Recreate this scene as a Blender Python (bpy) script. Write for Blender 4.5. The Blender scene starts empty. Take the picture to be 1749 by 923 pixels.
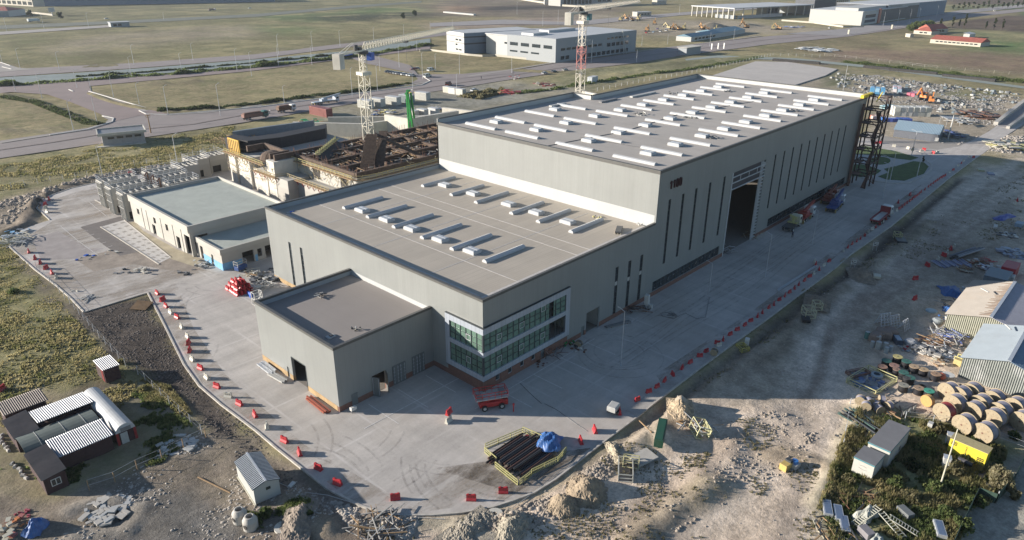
import bpy, math, random
import numpy as np
from mathutils import Vector, Matrix, noise as mnoise
R=math.radians
SC=bpy.context.scene
COL=SC.collection
# ------------------------------------------------------------------ camera
CAM=(-63.8594,-65.1001,60.0); YAW=0.749; PITCH=-0.41105; ROLL=0.0058; FPX=1205.8
_f=Vector((math.cos(PITCH)*math.cos(YAW),math.cos(PITCH)*math.sin(YAW),math.sin(PITCH)))
_r=_f.cross(Vector((0,0,1))).normalized(); _u=_r.cross(_f)
_c,_s=math.cos(ROLL),math.sin(ROLL)
CR=_c*_r+_s*_u; CU=-_s*_r+_c*_u; CF=_f
cd=bpy.data.cameras.new('camera'); co=bpy.data.objects.new('camera',cd); COL.objects.link(co)
m=Matrix((CR,CU,-CF)).transposed().to_4x4(); m.translation=Vector(CAM); co.matrix_world=m
cd.sensor_width=36; cd.lens=FPX/1749*36; cd.clip_end=9000; cd.clip_start=0.5
SC.camera=co
# ------------------------------------------------------------------ light
SUN_EL=R(14.6); SHADOW_AZ=R(-48.6)
w=bpy.data.worlds.new('World'); SC.world=w; w.use_nodes=True
nt=w.node_tree; sky=nt.nodes.new('ShaderNodeTexSky'); sky.sky_type='NISHITA'; sky.sun_disc=False
sky.sun_elevation=SUN_EL
sx,sy=-math.cos(SHADOW_AZ),-math.sin(SHADOW_AZ)        # direction towards the sun
sky.sun_rotation=math.atan2(sx,sy)
sky.altitude=900; sky.air_density=1.0; sky.dust_density=0.6; sky.ozone_density=2.0
bg=nt.nodes['Background']; nt.links.new(sky.outputs[0],bg.inputs[0]); bg.inputs[1].default_value=0.072
sd=bpy.data.lights.new('sun','SUN'); sd.energy=5.0; sd.angle=R(0.5); sd.color=(1.0,0.915,0.82)
so=bpy.data.objects.new('sun',sd); COL.objects.link(so)
D=Vector((-sx*math.cos(SUN_EL),-sy*math.cos(SUN_EL),-math.sin(SUN_EL)))
so.rotation_euler=D.to_track_quat('-Z','Y').to_euler(); so.location=(0,0,200)
SC.view_settings.view_transform='Standard'; SC.view_settings.look='None'
SC.view_settings.exposure=1.05; SC.view_settings.gamma=1.0
SC.render.engine='CYCLES'
# ------------------------------------------------------------------ survey helper: photo pixel + height -> point of the place
def G(px,py,z=0.0):
    d=CF+CR*((px-874.5)/FPX)-CU*((py-461.5)/FPX)
    t=(z-CAM[2])/d.z
    return Vector((CAM[0]+d.x*t,CAM[1]+d.y*t,z))
def PX(p):
    q=Vector(p)-Vector(CAM); k=q.dot(CF)
    return (874.5+FPX*q.dot(CR)/k, 461.5-FPX*q.dot(CU)/k)
def HGT(px,py,pytop,z0=0.0):
    b=G(px,py,z0); lo,hi=z0,z0+90
    for _ in range(40):
        mm=(lo+hi)/2
        if PX((b.x,b.y,mm))[1]>pytop: lo=mm
        else: hi=mm
    return lo-z0
def AZ(a,b): return math.atan2(b[1]-a[1],b[0]-a[0])
rnd=random.Random(7)
# ------------------------------------------------------------------ mesh builder
class MB:
    def __init__(s): s.v=[]; s.f=[]; s.uv=None
    def add(s,vs,fs):
        n=len(s.v); s.v+= [tuple(x) for x in vs]; s.f+=[tuple(i+n for i in f) for f in fs]; return s
    def box(s,x0,x1,y0,y1,z0,z1):
        return s.add([(x0,y0,z0),(x1,y0,z0),(x1,y1,z0),(x0,y1,z0),(x0,y0,z1),(x1,y0,z1),(x1,y1,z1),(x0,y1,z1)],
          [(3,2,1,0),(4,5,6,7),(0,1,5,4),(1,2,6,5),(2,3,7,6),(3,0,4,7)])
    def cbox(s,cx,cy,z0,lx,ly,h,rz=0.0,bev=0.0):
        c,n=math.cos(rz),math.sin(rz)
        def P(x,y,z): return (cx+x*c-y*n, cy+x*n+y*c, z)
        a,b=lx/2,ly/2
        if bev<=0:
            vs=[P(-a,-b,z0),P(a,-b,z0),P(a,b,z0),P(-a,b,z0),P(-a,-b,z0+h),P(a,-b,z0+h),P(a,b,z0+h),P(-a,b,z0+h)]
            return s.add(vs,[(3,2,1,0),(4,5,6,7),(0,1,5,4),(1,2,6,5),(2,3,7,6),(3,0,4,7)])
        vs=[P(-a,-b,z0),P(a,-b,z0),P(a,b,z0),P(-a,b,z0),P(-a,-b,z0+h-bev),P(a,-b,z0+h-bev),P(a,b,z0+h-bev),P(-a,b,z0+h-bev),
            P(-a+bev,-b+bev,z0+h),P(a-bev,-b+bev,z0+h),P(a-bev,b-bev,z0+h),P(-a+bev,b-bev,z0+h)]
        return s.add(vs,[(3,2,1,0),(0,1,5,4),(1,2,6,5),(2,3,7,6),(3,0,4,7),(4,5,9,8),(5,6,10,9),(6,7,11,10),(7,4,8,11),(8,9,10,11)])
    def prism(s,pts,z0,z1):
        n=len(pts); vs=[(p[0],p[1],z0) for p in pts]+[(p[0],p[1],z1) for p in pts]
        ar=sum(pts[i][0]*pts[(i+1)%n][1]-pts[(i+1)%n][0]*pts[i][1] for i in range(n))
        fs=[tuple(range(n,2*n)),tuple(reversed(range(n)))]+[(i,(i+1)%n,n+(i+1)%n,n+i) for i in range(n)]
        if ar<0: fs=[tuple(reversed(f)) for f in fs]
        return s.add(vs,fs)
    def sheet(s,pts,z):
        n=len(pts); ar=sum(pts[i][0]*pts[(i+1)%n][1]-pts[(i+1)%n][0]*pts[i][1] for i in range(n))
        f=tuple(range(n)); 
        return s.add([(p[0],p[1],z) for p in pts],[f if ar>0 else tuple(reversed(f))])
    def quad(s,a,b,c,d): return s.add([a,b,c,d],[(0,1,2,3)])
    def bar(s,a,b,w=0.1,h=None,n=4):
        a=Vector(a);b=Vector(b);d=b-a
        if d.length<1e-6: return s
        d.normalize(); up=Vector((0,0,1)) if abs(d.z)<0.95 else Vector((1,0,0))
        x=d.cross(up).normalized(); y=x.cross(d); h=h or w
        if n==4: off=[(-.5,-.5),(.5,-.5),(.5,.5),(-.5,.5)]
        else: off=[(.5*math.cos(2*math.pi*i/n),.5*math.sin(2*math.pi*i/n)) for i in range(n)]
        vs=[a+x*(o[0]*w)+y*(o[1]*h) for o in off]+[b+x*(o[0]*w)+y*(o[1]*h) for o in off]
        m=len(off)
        return s.add(vs,[tuple(range(m)),tuple(reversed(range(m,2*m)))]+[(i,m+i,m+(i+1)%m,(i+1)%m) for i in range(m)])
    def poly(s,pts,w=0.1,n=4,h=None):
        for a,b in zip(pts,pts[1:]): s.bar(a,b,w,h,n)
        return s
    def lathe(s,prof,n=16,c=(0,0,0),axis='z',caps=True):
        vs=[]
        for r,z in prof:
            for i in range(n):
                t=2*math.pi*i/n; x,y=r*math.cos(t),r*math.sin(t)
                p={'z':(x,y,z),'x':(z,x,y),'y':(y,z,x)}[axis]
                vs.append((p[0]+c[0],p[1]+c[1],p[2]+c[2]))
        fs=[]
        for k in range(len(prof)-1):
            for i in range(n):
                j=(i+1)%n; fs.append((k*n+i,k*n+j,(k+1)*n+j,(k+1)*n+i))
        if caps: fs.append(tuple(reversed(range(n)))); fs.append(tuple(range((len(prof)-1)*n,len(prof)*n)))
        return s.add(vs,fs)
    def tap(s,a,b,r0,r1,n=8):
        a=Vector(a);b=Vector(b);d=(b-a).normalized(); up=Vector((0,0,1)) if abs(d.z)<0.95 else Vector((1,0,0))
        x=d.cross(up).normalized(); y=x.cross(d)
        o=[(math.cos(2*math.pi*i/n),math.sin(2*math.pi*i/n)) for i in range(n)]
        return s.add([a+(x*u+y*v)*r0 for u,v in o]+[b+(x*u+y*v)*r1 for u,v in o],
            [tuple(range(n)),tuple(reversed(range(n,2*n)))]+[(i,n+i,n+(i+1)%n,(i+1)%n) for i in range(n)])
    def build(s,name,mat,parent=None,loc=(0,0,0),rz=0.0,smooth=False):
        me=bpy.data.meshes.new(name); me.from_pydata(s.v,[],s.f); me.update()
        if mat: me.materials.append(mat)
        if smooth: me.polygons.foreach_set('use_smooth',[True]*len(me.polygons))
        o=bpy.data.objects.new(name,me); COL.objects.link(o)
        if parent: o.parent=parent
        o.location=loc; o.rotation_euler=(0,0,rz)
        return o
def tag(o,label=None,cat=None,group=None,kind=None):
    if label: o['label']=label
    if cat: o['category']=cat
    if group: o['group']=group
    if kind: o['kind']=kind
    return o
def root(name,loc,rz=0.0,label=None,cat=None,group=None):
    o=bpy.data.objects.new(name,None); o.empty_display_size=0.5; COL.objects.link(o)
    o.location=loc; o.rotation_euler=(0,0,rz); return tag(o,label,cat,group)
CH={}
def copy_tree(o,parent=None):
    c=o.copy(); COL.objects.link(c)
    if parent: c.parent=parent
    for ch in o.children: copy_tree(ch,c)
    return c
PROTO={}
def put(kind,loc,rz=0.0,label=None,group=None,scale=None,args=()):
    """first call builds the kind (with its parts), later calls copy it with all its parts"""
    key=(kind.__name__,)+tuple(args)
    if key not in PROTO: o=kind(*args); PROTO[key]=o
    else: o=copy_tree(PROTO[key])
    o.location=loc; o.rotation_euler=(0,0,rz)
    if scale: o.scale=(scale,)*3 if not hasattr(scale,'__len__') else scale
    if label: o['label']=label
    if group: o['group']=group
    return o
ORD=['first','second','third','fourth','fifth','sixth','seventh','eighth','ninth','tenth']
def nth(i):
    if i<10: return ORD[i]
    n=i+1
    return '%d%s'%(n,'th' if 10<n%100<14 else {1:'st',2:'nd',3:'rd'}.get(n%10,'th'))
# ------------------------------------------------------------------ materials
MATS={}
def mat(name,col,rough=0.7,metal=0.0,var=0.12,scale=1.5,bump=0.0,bscale=8.0,spec=None,dirt=0.0,dcol=(0.12,0.1,0.08),ribs=None,tint=None):
    if name in MATS: return MATS[name]
    m=bpy.data.materials.new(name); m.use_nodes=True; n=m.node_tree.nodes; l=m.node_tree.links
    b=n['Principled BSDF']; b.inputs['Roughness'].default_value=rough; b.inputs['Metallic'].default_value=metal
    if spec is not None: b.inputs['Specular IOR Level'].default_value=spec
    tc=n.new('ShaderNodeTexCoord'); 
    ns=n.new('ShaderNodeTexNoise'); ns.inputs['Scale'].default_value=scale; ns.inputs['Detail'].default_value=5; ns.inputs['Roughness'].default_value=0.65
    l.new(tc.outputs['Object'],ns.inputs['Vector'])
    mr=n.new('ShaderNodeMapRange'); mr.inputs[1].default_value=0.3; mr.inputs[2].default_value=0.7
    mr.inputs[3].default_value=1-var; mr.inputs[4].default_value=1+var; l.new(ns.outputs[0],mr.inputs[0])
    mx=n.new('ShaderNodeMix'); mx.data_type='RGBA'; mx.blend_type='MULTIPLY'; mx.inputs[0].default_value=1
    mx.inputs[6].default_value=(*col,1); l.new(mr.outputs[0],mx.inputs[7]); out=mx.outputs[2]
    if dirt>0:
        n2=n.new('ShaderNodeTexNoise'); n2.inputs['Scale'].default_value=scale*0.35; n2.inputs['Detail'].default_value=8; n2.inputs['Roughness'].default_value=0.75
        l.new(tc.outputs['Object'],n2.inputs['Vector'])
        m2=n.new('ShaderNodeMapRange'); m2.inputs[1].default_value=0.5; m2.inputs[2].default_value=0.72; m2.inputs[3].default_value=0; m2.inputs[4].default_value=dirt
        l.new(n2.outputs[0],m2.inputs[0])
        x2=n.new('ShaderNodeMix'); x2.data_type='RGBA'; l.new(m2.outputs[0],x2.inputs[0]); l.new(out,x2.inputs[6]); x2.inputs[7].default_value=(*dcol,1); out=x2.outputs[2]
    hgt=None
    if ribs:   # (axis, period, strength): ribbed sheet metal
        ax,per,st=ribs
        sp=n.new('ShaderNodeSeparateXYZ'); l.new(tc.outputs['Object'],sp.inputs[0])
        a=n.new('ShaderNodeMath'); a.operation='MULTIPLY'; a.inputs[1].default_value=2*math.pi/per; l.new(sp.outputs['XYZ'.index(ax)],a.inputs[0])
        c=n.new('ShaderNodeMath'); c.operation='SINE'; l.new(a.outputs[0],c.inputs[0]); hgt=c.outputs[0]
        bp=n.new('ShaderNodeBump'); bp.inputs['Strength'].default_value=st; bp.inputs['Distance'].default_value=0.08
        l.new(hgt,bp.inputs['Height']); l.new(bp.outputs[0],b.inputs['Normal'])
    elif bump>0:
        n3=n.new('ShaderNodeTexNoise'); n3.inputs['Scale'].default_value=bscale; n3.inputs['Detail'].default_value=6; l.new(tc.outputs['Object'],n3.inputs['Vector'])
        bp=n.new('ShaderNodeBump'); bp.inputs['Strength'].default_value=bump; bp.inputs['Distance'].default_value=0.1
        l.new(n3.outputs[0],bp.inputs['Height']); l.new(bp.outputs[0],b.inputs['Normal'])
    l.new(out,b.inputs['Base Color'])
    MATS[name]=m; return m
def M_(name): return MATS[name]
PAINT={}
def paint(r,g,b,rough=0.45,metal=0.0):
    k=(round(r,3),round(g,3),round(b,3),rough,metal)
    if k not in PAINT: PAINT[k]=mat('paint_%d'%len(PAINT),(r,g,b),rough,metal,var=0.10,scale=3.0,dirt=0.25)
    return PAINT[k]
RED=paint(0.42,0.028,0.036); WHITE=paint(0.56,0.555,0.52); CREAM=paint(0.46,0.44,0.35); BLACK=paint(0.02,0.02,0.022); DARK=paint(0.05,0.055,0.06)
YEL=paint(0.75,0.55,0.04); PALEY=paint(0.50,0.46,0.20); BLUE=paint(0.03,0.10,0.42); GREEN=paint(0.02,0.22,0.06); ORANGE=paint(0.62,0.20,0.05)
STEEL=paint(0.35,0.36,0.37,0.4,0.6); GALV=paint(0.52,0.54,0.56,0.4,0.4); BROWN=paint(0.16,0.08,0.05); MAROON=paint(0.18,0.03,0.03)
RUST=paint(0.14,0.07,0.045,0.8); LGREY=paint(0.42,0.42,0.40); MGREY=paint(0.2,0.2,0.2)
RUBBER=mat('rubber',(0.025,0.025,0.025),0.85)
CONC=mat('concrete',(0.42,0.40,0.36),0.9,var=0.14,scale=0.6,bump=0.15,dirt=0.35,dcol=(0.22,0.2,0.17))
CONCL=mat('concrete_light',(0.50,0.48,0.42),0.9,var=0.12,scale=0.5,bump=0.1,dirt=0.3,dcol=(0.28,0.25,0.2))
WOOD=mat('timber',(0.30,0.20,0.11),0.85,var=0.25,scale=3)
PLYW=mat('reel_wood',(0.29,0.24,0.16),0.8,var=0.18,scale=2.5,dirt=0.4,dcol=(0.3,0.2,0.1))
BRICK=mat('brick_red',(0.19,0.10,0.075),0.9,var=0.2,scale=2)
GLASSD=mat('glass_dark',(0.02,0.03,0.035),0.08,0.0,var=0.3,scale=0.7,spec=0.8)
GLASSG=mat('glass_green',(0.17,0.27,0.21),0.10,0.35,var=0.35,scale=0.35,spec=0.9)
TARP=mat('tarp_blue',(0.035,0.11,0.30),0.5,var=0.3,scale=2)
# ------------------------------------------------------------------ ground sheet
def lines(c0,c1,lo,hi,st,g=1.03,mx=12.0):
    core=list(np.arange(c0,c1+1e-6,st)); up=[];s=st;x=c1
    while x<hi: s=min(s*g,mx); x+=s; up.append(x)
    dn=[];s=st;x=c0
    while x>lo: s=min(s*g*1.02,mx*4); x-=s; dn.append(x)
    return np.array(dn[::-1]+core+up)
XS=lines(-55,125,-420,1900,0.5); YS=lines(-88,115,-520,2100,0.5)
NX,NY=len(XS),len(YS); GX,GY=np.meshgrid(XS,YS)
def vnoise(x,y,seed):
    rs=np.random.RandomState(seed); T=rs.rand(256,256)
    xi=np.floor(x).astype(int); yi=np.floor(y).astype(int); fx=x-xi; fy=y-yi
    fx=fx*fx*(3-2*fx); fy=fy*fy*(3-2*fy)
    a=T[xi&255,yi&255];b=T[(xi+1)&255,yi&255];c=T[xi&255,(yi+1)&255];d=T[(xi+1)&255,(yi+1)&255]
    return (a*(1-fx)+b*fx)*(1-fy)+(c*(1-fx)+d*fx)*fy
def fbm(x,y,sc,seed,o=4):
    r=np.zeros_like(x);am=.5;
    for k in range(o): r+=am*vnoise(x/sc*2**k+17*k,y/sc*2**k+9*k,seed+k); am*=.5
    return r/(1-.5**o)
def inpoly(X,Y,pts):
    ins=np.zeros(X.shape,bool); n=len(pts)
    for i in range(n):
        x1,y1=pts[i][0],pts[i][1]; x2,y2=pts[(i+1)%n][0],pts[(i+1)%n][1]
        if y1==y2: continue
        c=((y1>Y)!=(y2>Y))&(X<(x2-x1)*(Y-y1)/(y2-y1)+x1); ins^=c
    return ins
def segdist(X,Y,pts):
    d=np.full(X.shape,1e9)
    for (a,b) in zip(pts,pts[1:]):
        ax,ay,bx,by=a[0],a[1],b[0],b[1]; L=(bx-ax)**2+(by-ay)**2+1e-9
        t=np.clip(((X-ax)*(bx-ax)+(Y-ay)*(by-ay))/L,0,1)
        d=np.minimum(d,np.hypot(X-ax-t*(bx-ax),Y-ay-t*(by-ay)))
    return d
def P(pts): return [G(x,y) for x,y in pts]
# wobble the lookup so the borders of the zones are ragged
near=np.clip(1-np.hypot(GX-30,GY)/400,0,1)
WX=GX+(fbm(GX,GY,6,11)-.5)*(3+14*(1-near)); WY=GY+(fbm(GX,GY,6,21)-.5)*(3+14*(1-near))
base=np.zeros(GX.shape+(4,))
base[...]=(0.30,0.25,0.145,1.0)
DRY=(0.33,0.275,0.15,1.0); DRYG=(0.20,0.19,0.10,1.0); GRN=(0.11,0.14,0.06,1.0); DIRT=(0.60,0.485,0.37,0.0); DIRTD=(0.24,0.20,0.165,0.0)
SOIL=(0.085,0.072,0.062,0.0); GRAV=(0.17,0.155,0.14,0.0); PLOW=(0.19,0.135,0.105,0.25); PLOWD=(0.115,0.085,0.07,0.2); MUD=(0.21,0.165,0.13,0.3)
def zone(pts,c,mixv=1.0,wob=True):
    q=P(pts) if len(pts[0])==2 and not isinstance(pts[0],Vector) else pts
    k=inpoly(WX if wob else GX,WY if wob else GY,q)
    base[k]=base[k]*(1-mixv)+np.array(c)*mixv
# far background fields
zone([(-300,60),(0,60),(200,48),(440,30),(800,14),(800,-30),(-300,-30)],(0.20,0.185,0.105,0.8))
zone([(-200,128),(0,104),(60,115),(430,93),(735,60),(735,45),(560,20),(440,25),(190,45),(0,58),(-200,75)],(0.215,0.195,0.105,1.0))
zone([(150,60),(330,45),(440,42),(440,62),(300,72),(100,95),(60,90)],(0.30,0.255,0.18,.6))
zone([(437,22),(560,25),(640,12),(720,15),(690,32),(560,38),(460,35)],(0.13,0.19,0.08,1))
zone([(520,28),(680,20),(745,20),(740,28),(640,38),(560,38)],(0.05,0.055,0.045,1))
zone([(435,42),(520,45),(545,54),(470,60),(437,50)],(0.17,0.2,0.09,1))
zone([(600,48),(740,42),(745,56),(560,62)],(0.27,0.23,0.13,1))
zone([(770,-5),(1060,-5),(1080,20),(960,35),(820,28),(740,30),(720,10)],(0.20,0.165,0.13,.3))
zone([(760,10),(800,11),(800,20),(762,20)],(0.38,0.25,0.16,0))
zone([(800,12),(1000,8),(1000,14),(800,21)],(0.06,0.055,0.05,0))
zone([(735,42),(980,28),(1070,40),(1050,52),(930,44),(735,52)],(0.30,0.24,0.2,0))
zone([(1010,22),(1180,35),(1330,30),(1440,52),(1310,60),(1160,68),(1085,60),(960,40)],(0.34,0.29,0.22,.3))
zone([(1060,60),(1160,70),(1190,78),(1090,84)],DRY)
zone([(1170,20),(1440,0),(1600,-20),(1749,-20),(1749,14),(1610,27),(1440,52),(1300,40)],(0.30,0.26,0.15,.8))
zone([(1600,-2),(1900,-8),(1900,6),(1749,8),(1620,8)],PLOWD)
zone([(1620,10),(1749,6),(1749,18),(1615,18)],(0.10,0.12,0.07,1))
# right-hand fields
zone([(1309,74),(1450,62),(1540,48),(1620,30),(1749,18),(2100,-5),(2300,160),(1749,145),(1560,120),(1420,102),(1330,92)],(0.25,0.205,0.125,.9))
zone([(1405,82),(1580,86),(1749,96),(2100,118),(2100,150),(1749,124),(1560,106),(1430,98)],(0.235,0.165,0.125,.35))
zone([(1625,38),(1749,24),(2000,10),(2000,60),(1749,56),(1620,50)],PLOWD)
zone([(1610,50),(1749,57),(2000,62),(2000,100),(1749,94),(1660,86),(1690,66)],(0.17,0.20,0.10,1))
zone([(1680,60),(1749,60),(1749,72),(1700,66)],(0.34,0.30,0.17,1))
zone([(1640,70),(1749,74),(1749,86),(1650,84)],(0.10,0.17,0.06,1))
zone([(1730,15),(1830,8),(1830,20),(1749,26)],(0.10,0.17,0.07,1))
zone([(1440,104),(1600,118),(1749,138),(1749,146),(1600,127),(1440,112)],(0.15,0.17,0.09,1))
# between the road and the hall roof
zone([(860,150),(1000,118),(1160,98),(1320,92),(1400,100),(1250,112),(1100,135),(960,165),(900,170)],(0.27,0.25,0.15,1))
zone([(1020,150),(1190,115),(1330,102),(1430,118),(1430,104),(1330,98),(1150,125),(1020,146)],DIRTD)
# construction strip behind the hall
zone([(450,215),(560,182),(700,160),(860,128),(880,138),(1000,150),(1020,175),(800,260),(400,300),(430,235)],(0.33,0.30,0.23,.3))
zone([(640,175),(780,150),(880,140),(900,170),(700,200)],(0.27,0.26,0.22,.2))
# green dry verge with fence
zone([(-100,290),(0,270),(163,247),(240,238),(440,207),(560,183),(530,202),(440,225),(400,262),(330,284),(230,302),(130,312),(0,345),(-100,370)],(0.29,0.255,0.14,1))
zone([(-100,372),(0,340),(130,308),(230,292),(330,276),(400,262),(400,292),(330,290),(165,315),(70,345),(55,362),(75,385),(0,400),(-100,420)],DIRTD)
# lot surroundings, left
zone([(-200,420),(0,395),(30,395),(60,470),(150,560),(215,625),(235,640),(355,745),(300,790),(60,740),(-200,760)],(0.27,0.245,0.125,1.0))
zone([(0,345),(60,330),(75,345),(55,365),(70,385),(30,398),(-60,400),(-60,360)],(0.30,0.255,0.2,.1))
zone([(0,395),(40,390),(62,460),(125,520),(215,620),(200,622),(120,540),(40,460)],(0.2,0.17,0.13,.4))
zone([(30,400),(55,430),(140,533),(252,500),(340,659),(437,737),(530,812),(470,800),(350,742),(235,640),(215,622),(120,520)],SOIL)
zone([(-200,700),(60,690),(180,640),(240,655),(350,760),(260,800),(-200,900)],(0.185,0.155,0.115,.55))
zone([(-200,820),(100,850),(250,790),(330,740),(440,745),(540,820),(650,880),(760,885),(770,960),(600,1100),(-200,1100)],(0.185,0.155,0.125,.1))
zone([(150,860),(250,820),(330,830),(420,900),(360,960),(140,960)],(0.15,0.14,0.125,0))
zone([(0,660),(60,650),(150,690),(100,700)],(0.30,0.25,0.18,.4))
# right-hand dirt
zone([(640,880),(760,885),(900,850),(1000,785),(1090,715),(1200,640),(1330,550),(1460,438),(1666,276),(1760,290),(2100,300),(2300,700),(2300,1100),(640,1100)],DIRT)
zone([(1180,650),(1330,552),(1460,438),(1666,280),(1749,300),(1749,420),(1560,560),(1400,690),(1180,690)],(0.36,0.31,0.245,.05))
zone([(1240,600),(1420,470),(1560,370),(1560,400),(1420,520),(1300,640)],(0.22,0.185,0.145,.15))
zone([(1445,700),(1470,690),(1640,720),(1749,760),(1740,800),(1640,900),(1620,960),(1400,960),(1420,820)],(0.27,0.265,0.14,1))
zone([(1380,960),(1395,860),(1430,770),(1470,690),(1490,720),(1450,800),(1430,870),(1430,960)],(0.30,0.26,0.19,.3))
zone([(1700,790),(1749,760),(2000,760),(2000,1100),(1640,1100),(1650,900)],(0.34,0.32,0.27,0))
zone([(1560,660),(1749,700),(1749,760),(1600,700)],(0.33,0.28,0.23,0))
# storage yard
zone([(1190,132),(1440,120),(1749,168),(2000,200),(2000,290),(1666,262),(1480,235),(1470,160)],(0.36,0.31,0.24,.15))
zone([(1400,128),(1440,122),(1470,135),(1440,150),(1410,145)],(0.18,0.19,0.11,1))
zone([(1600,150),(1700,158),(1690,172),(1620,165)],(0.26,0.25,0.16,.7))
# soften zone borders and mottle
def blur(A,k=1):
    for _ in range(k):
        B=A.copy(); B[1:]+=A[:-1]; B[:-1]+=A[1:]; B[:,1:]+=A[:,:-1]; B[:,:-1]+=A[:,1:]
        B[0]+=A[0];B[-1]+=A[-1];B[:,0]+=A[:,0];B[:,-1]+=A[:,-1]; A=B/5
    return A
base=blur(base,4)
# vehicle tracks: compacted, paler bands
def track(pts,w,c,a,wob=2.0):
    q=P(pts); d=segdist(GX+(fbm(GX,GY,9,31)-.5)*wob,GY+(fbm(GX,GY,9,33)-.5)*wob,q)
    k=np.clip(1-d/w,0,1)**.7*a
    k=(k*(0.55+0.9*fbm(GX,GY,3,41)))[...,None].clip(0,1)
    base[...]=base*(1-k)+np.array(c)*k
track([(1749,270),(1640,330),(1560,420),(1480,480),(1420,530),(1390,600),(1370,690),(1330,760),(1250,830),(1150,900),(1050,980)],4,(0.53,0.46,0.385,0),.8)
track([(1749,300),(1690,350),(1620,400),(1500,500),(1440,560),(1410,700),(1400,800),(1370,900),(1350,1000)],3.4,(0.52,0.45,0.375,0),.75)
track([(1180,760),(1120,800),(1040,850),(940,890),(860,930)],3,(0.45,0.39,0.32,0),.6)
track([(1330,740),(1250,700),(1180,700)],4,(0.42,0.35,0.28,0),.5)
track([(1560,560),(1640,600),(1700,640)],4,(0.40,0.37,0.33,0),.5)
for off in (0,16,30,44,62):
    track([(1749,283+off),(1640,345+off*.9),(1560,425+off*.8),(1480,495+off*.7),(1420,555+off*.5),(1395,640+off*.3),(1370-off,720),(1320-off*1.5,790),(1240-off*1.8,850),(1140-off*2,910)],.75,(0.27,0.22,0.175,0),.7,1.0)
for pts in ([(1200,700),(1260,740),(1330,770),(1400,800)],[(1100,800),(1180,760),(1280,735),(1380,700)],[(1000,900),(1100,850),(1200,790),(1270,720)],[(1020,910),(1120,862),(1220,800),(1290,728)],[(1150,920),(1200,860),(1290,800),(1360,720)],[(1330,960),(1340,860),(1370,760),(1380,700)],[(1350,960),(1362,860),(1388,770),(1398,700)],[(1460,520),(1560,470),(1660,420),(1749,390)],[(1468,530),(1568,480),(1668,430),(1749,402)],[(1500,600),(1560,640),(1640,655)]):
    track(pts,.8,(0.27,0.22,0.175,0),.75,1.2)
track([(1240,690),(1300,720),(1360,700)],6,(0.50,0.43,0.35,0),.5); track([(1180,900),(1260,850),(1340,780)],5,(0.50,0.43,0.35,0),.5)
track([(480,860),(600,880),(700,910),(760,960)],3,(0.30,0.255,0.22,0),.6)
track([(225,660),(300,720),(330,760)],3,(0.25,0.23,0.2,0),.4)
track([(760,95),(780,105),(760,120)],3,(0.3,0.25,0.2,0),.6,6)
track([(10,190),(60,180),(55,195)],2,(0.33,0.28,0.19,0.2),.5,6)
track([(60,225),(110,228)],3,(0.36,0.31,0.24,0),.5,6)
# ------------------------------------------------ relief
LOT_E=[(161,313),(121,322),(75,338),(63,356),(85,376),(38,391),(15,421),(60,461),(96,488),(121,510),(143,533),(252,500),(277,548),(314,623),(340,659),(377,691),
 (437,736),(472,766),(520,804),(558,834),(613,863),(651,876),(689,881),(739,880),(789,876),(840,867),(877,855),(912,842),(949,819),(1000,779),(1050,741),(1090,711),(1130,679),
 (1220,611),(1314,543),(1427,458),(1452,436),(1523,386),(1623,303),(1666,271)]
LOT=P(LOT_E)+P([(1680,262),(1711,237),(1749,212),(1749,178),(1704,214),(1690,224),(1665,238),(1640,248),(1600,256),(1540,251),(1470,236)])+[Vector((168,25,0)),Vector((168,62,0)),Vector((90,66,0)),Vector((40,66,0))]+P([(470,330),(400,290),(330,285),(230,300)])
RC=P(LOT_E)
dl=segdist(GX,GY,RC); lotin=inpoly(GX,GY,LOT)
dist_out=np.where(lotin,0,np.minimum(dl,60))
_sm=blur(inpoly(WX,WY,P([(1090,760),(1200,700),(1330,640),(1450,560),(1520,470),(1600,400),(1680,310),(1749,290),(1749,420),(1640,470),(1560,560),(1480,640),(1440,700),(1400,800),(1370,900),(1300,980),(900,980),(1000,900)])).astype(float)[...,None],8)[...,0]
rough=np.clip((dist_out-1.0)/5,0,1)*(1-.75*_sm)*np.clip(1-np.hypot(GX-30,GY+10)/420,0,1)
H=np.full(GX.shape,-0.12)
H+=rough*((fbm(GX,GY,14,51)-.5)*0.5+(fbm(GX,GY,3.0,61,3)-.5)*0.5+0.05)
lump=np.zeros(GX.shape)
def mound(px,py,rx,ry,h,az=0.0,seed=1,soft=2.0):
    global H
    c=G(px,py); dx=GX-c.x; dy=GY-c.y; ca,sa=math.cos(az),math.sin(az)
    u=(dx*ca+dy*sa)/rx; v=(-dx*sa+dy*ca)/ry; r=np.sqrt(u*u+v*v)+ (fbm(GX,GY,2.4,seed)-.5)*.6
    k=np.clip(1-r,0,1); H+=h*(k**(1/soft)*.0+ (k*k*(3-2*k)))*(0.8+0.5*fbm(GX,GY,1.3,seed+5))
FA=0.0
def ridge(pts,wd,h,seed=2,fl=.6,c=None):
    global H
    d=segdist(GX,GY,P(pts))+(fbm(GX,GY,3.5,seed)-.5)*wd*.9; k=np.clip(1-d/wd,0,1)
    H+=h*.62*k*k*(3-2*k)*(0.3+1.1*fbm(GX,GY,1.6,seed+9,3)+.4*fbm(GX,GY,5,seed+19,2))
    if c is not None:
        kk=(np.clip(k*2,0,1)*.85)[...,None]; base[...]=base*(1-kk)+np.array(c)*kk
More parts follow.
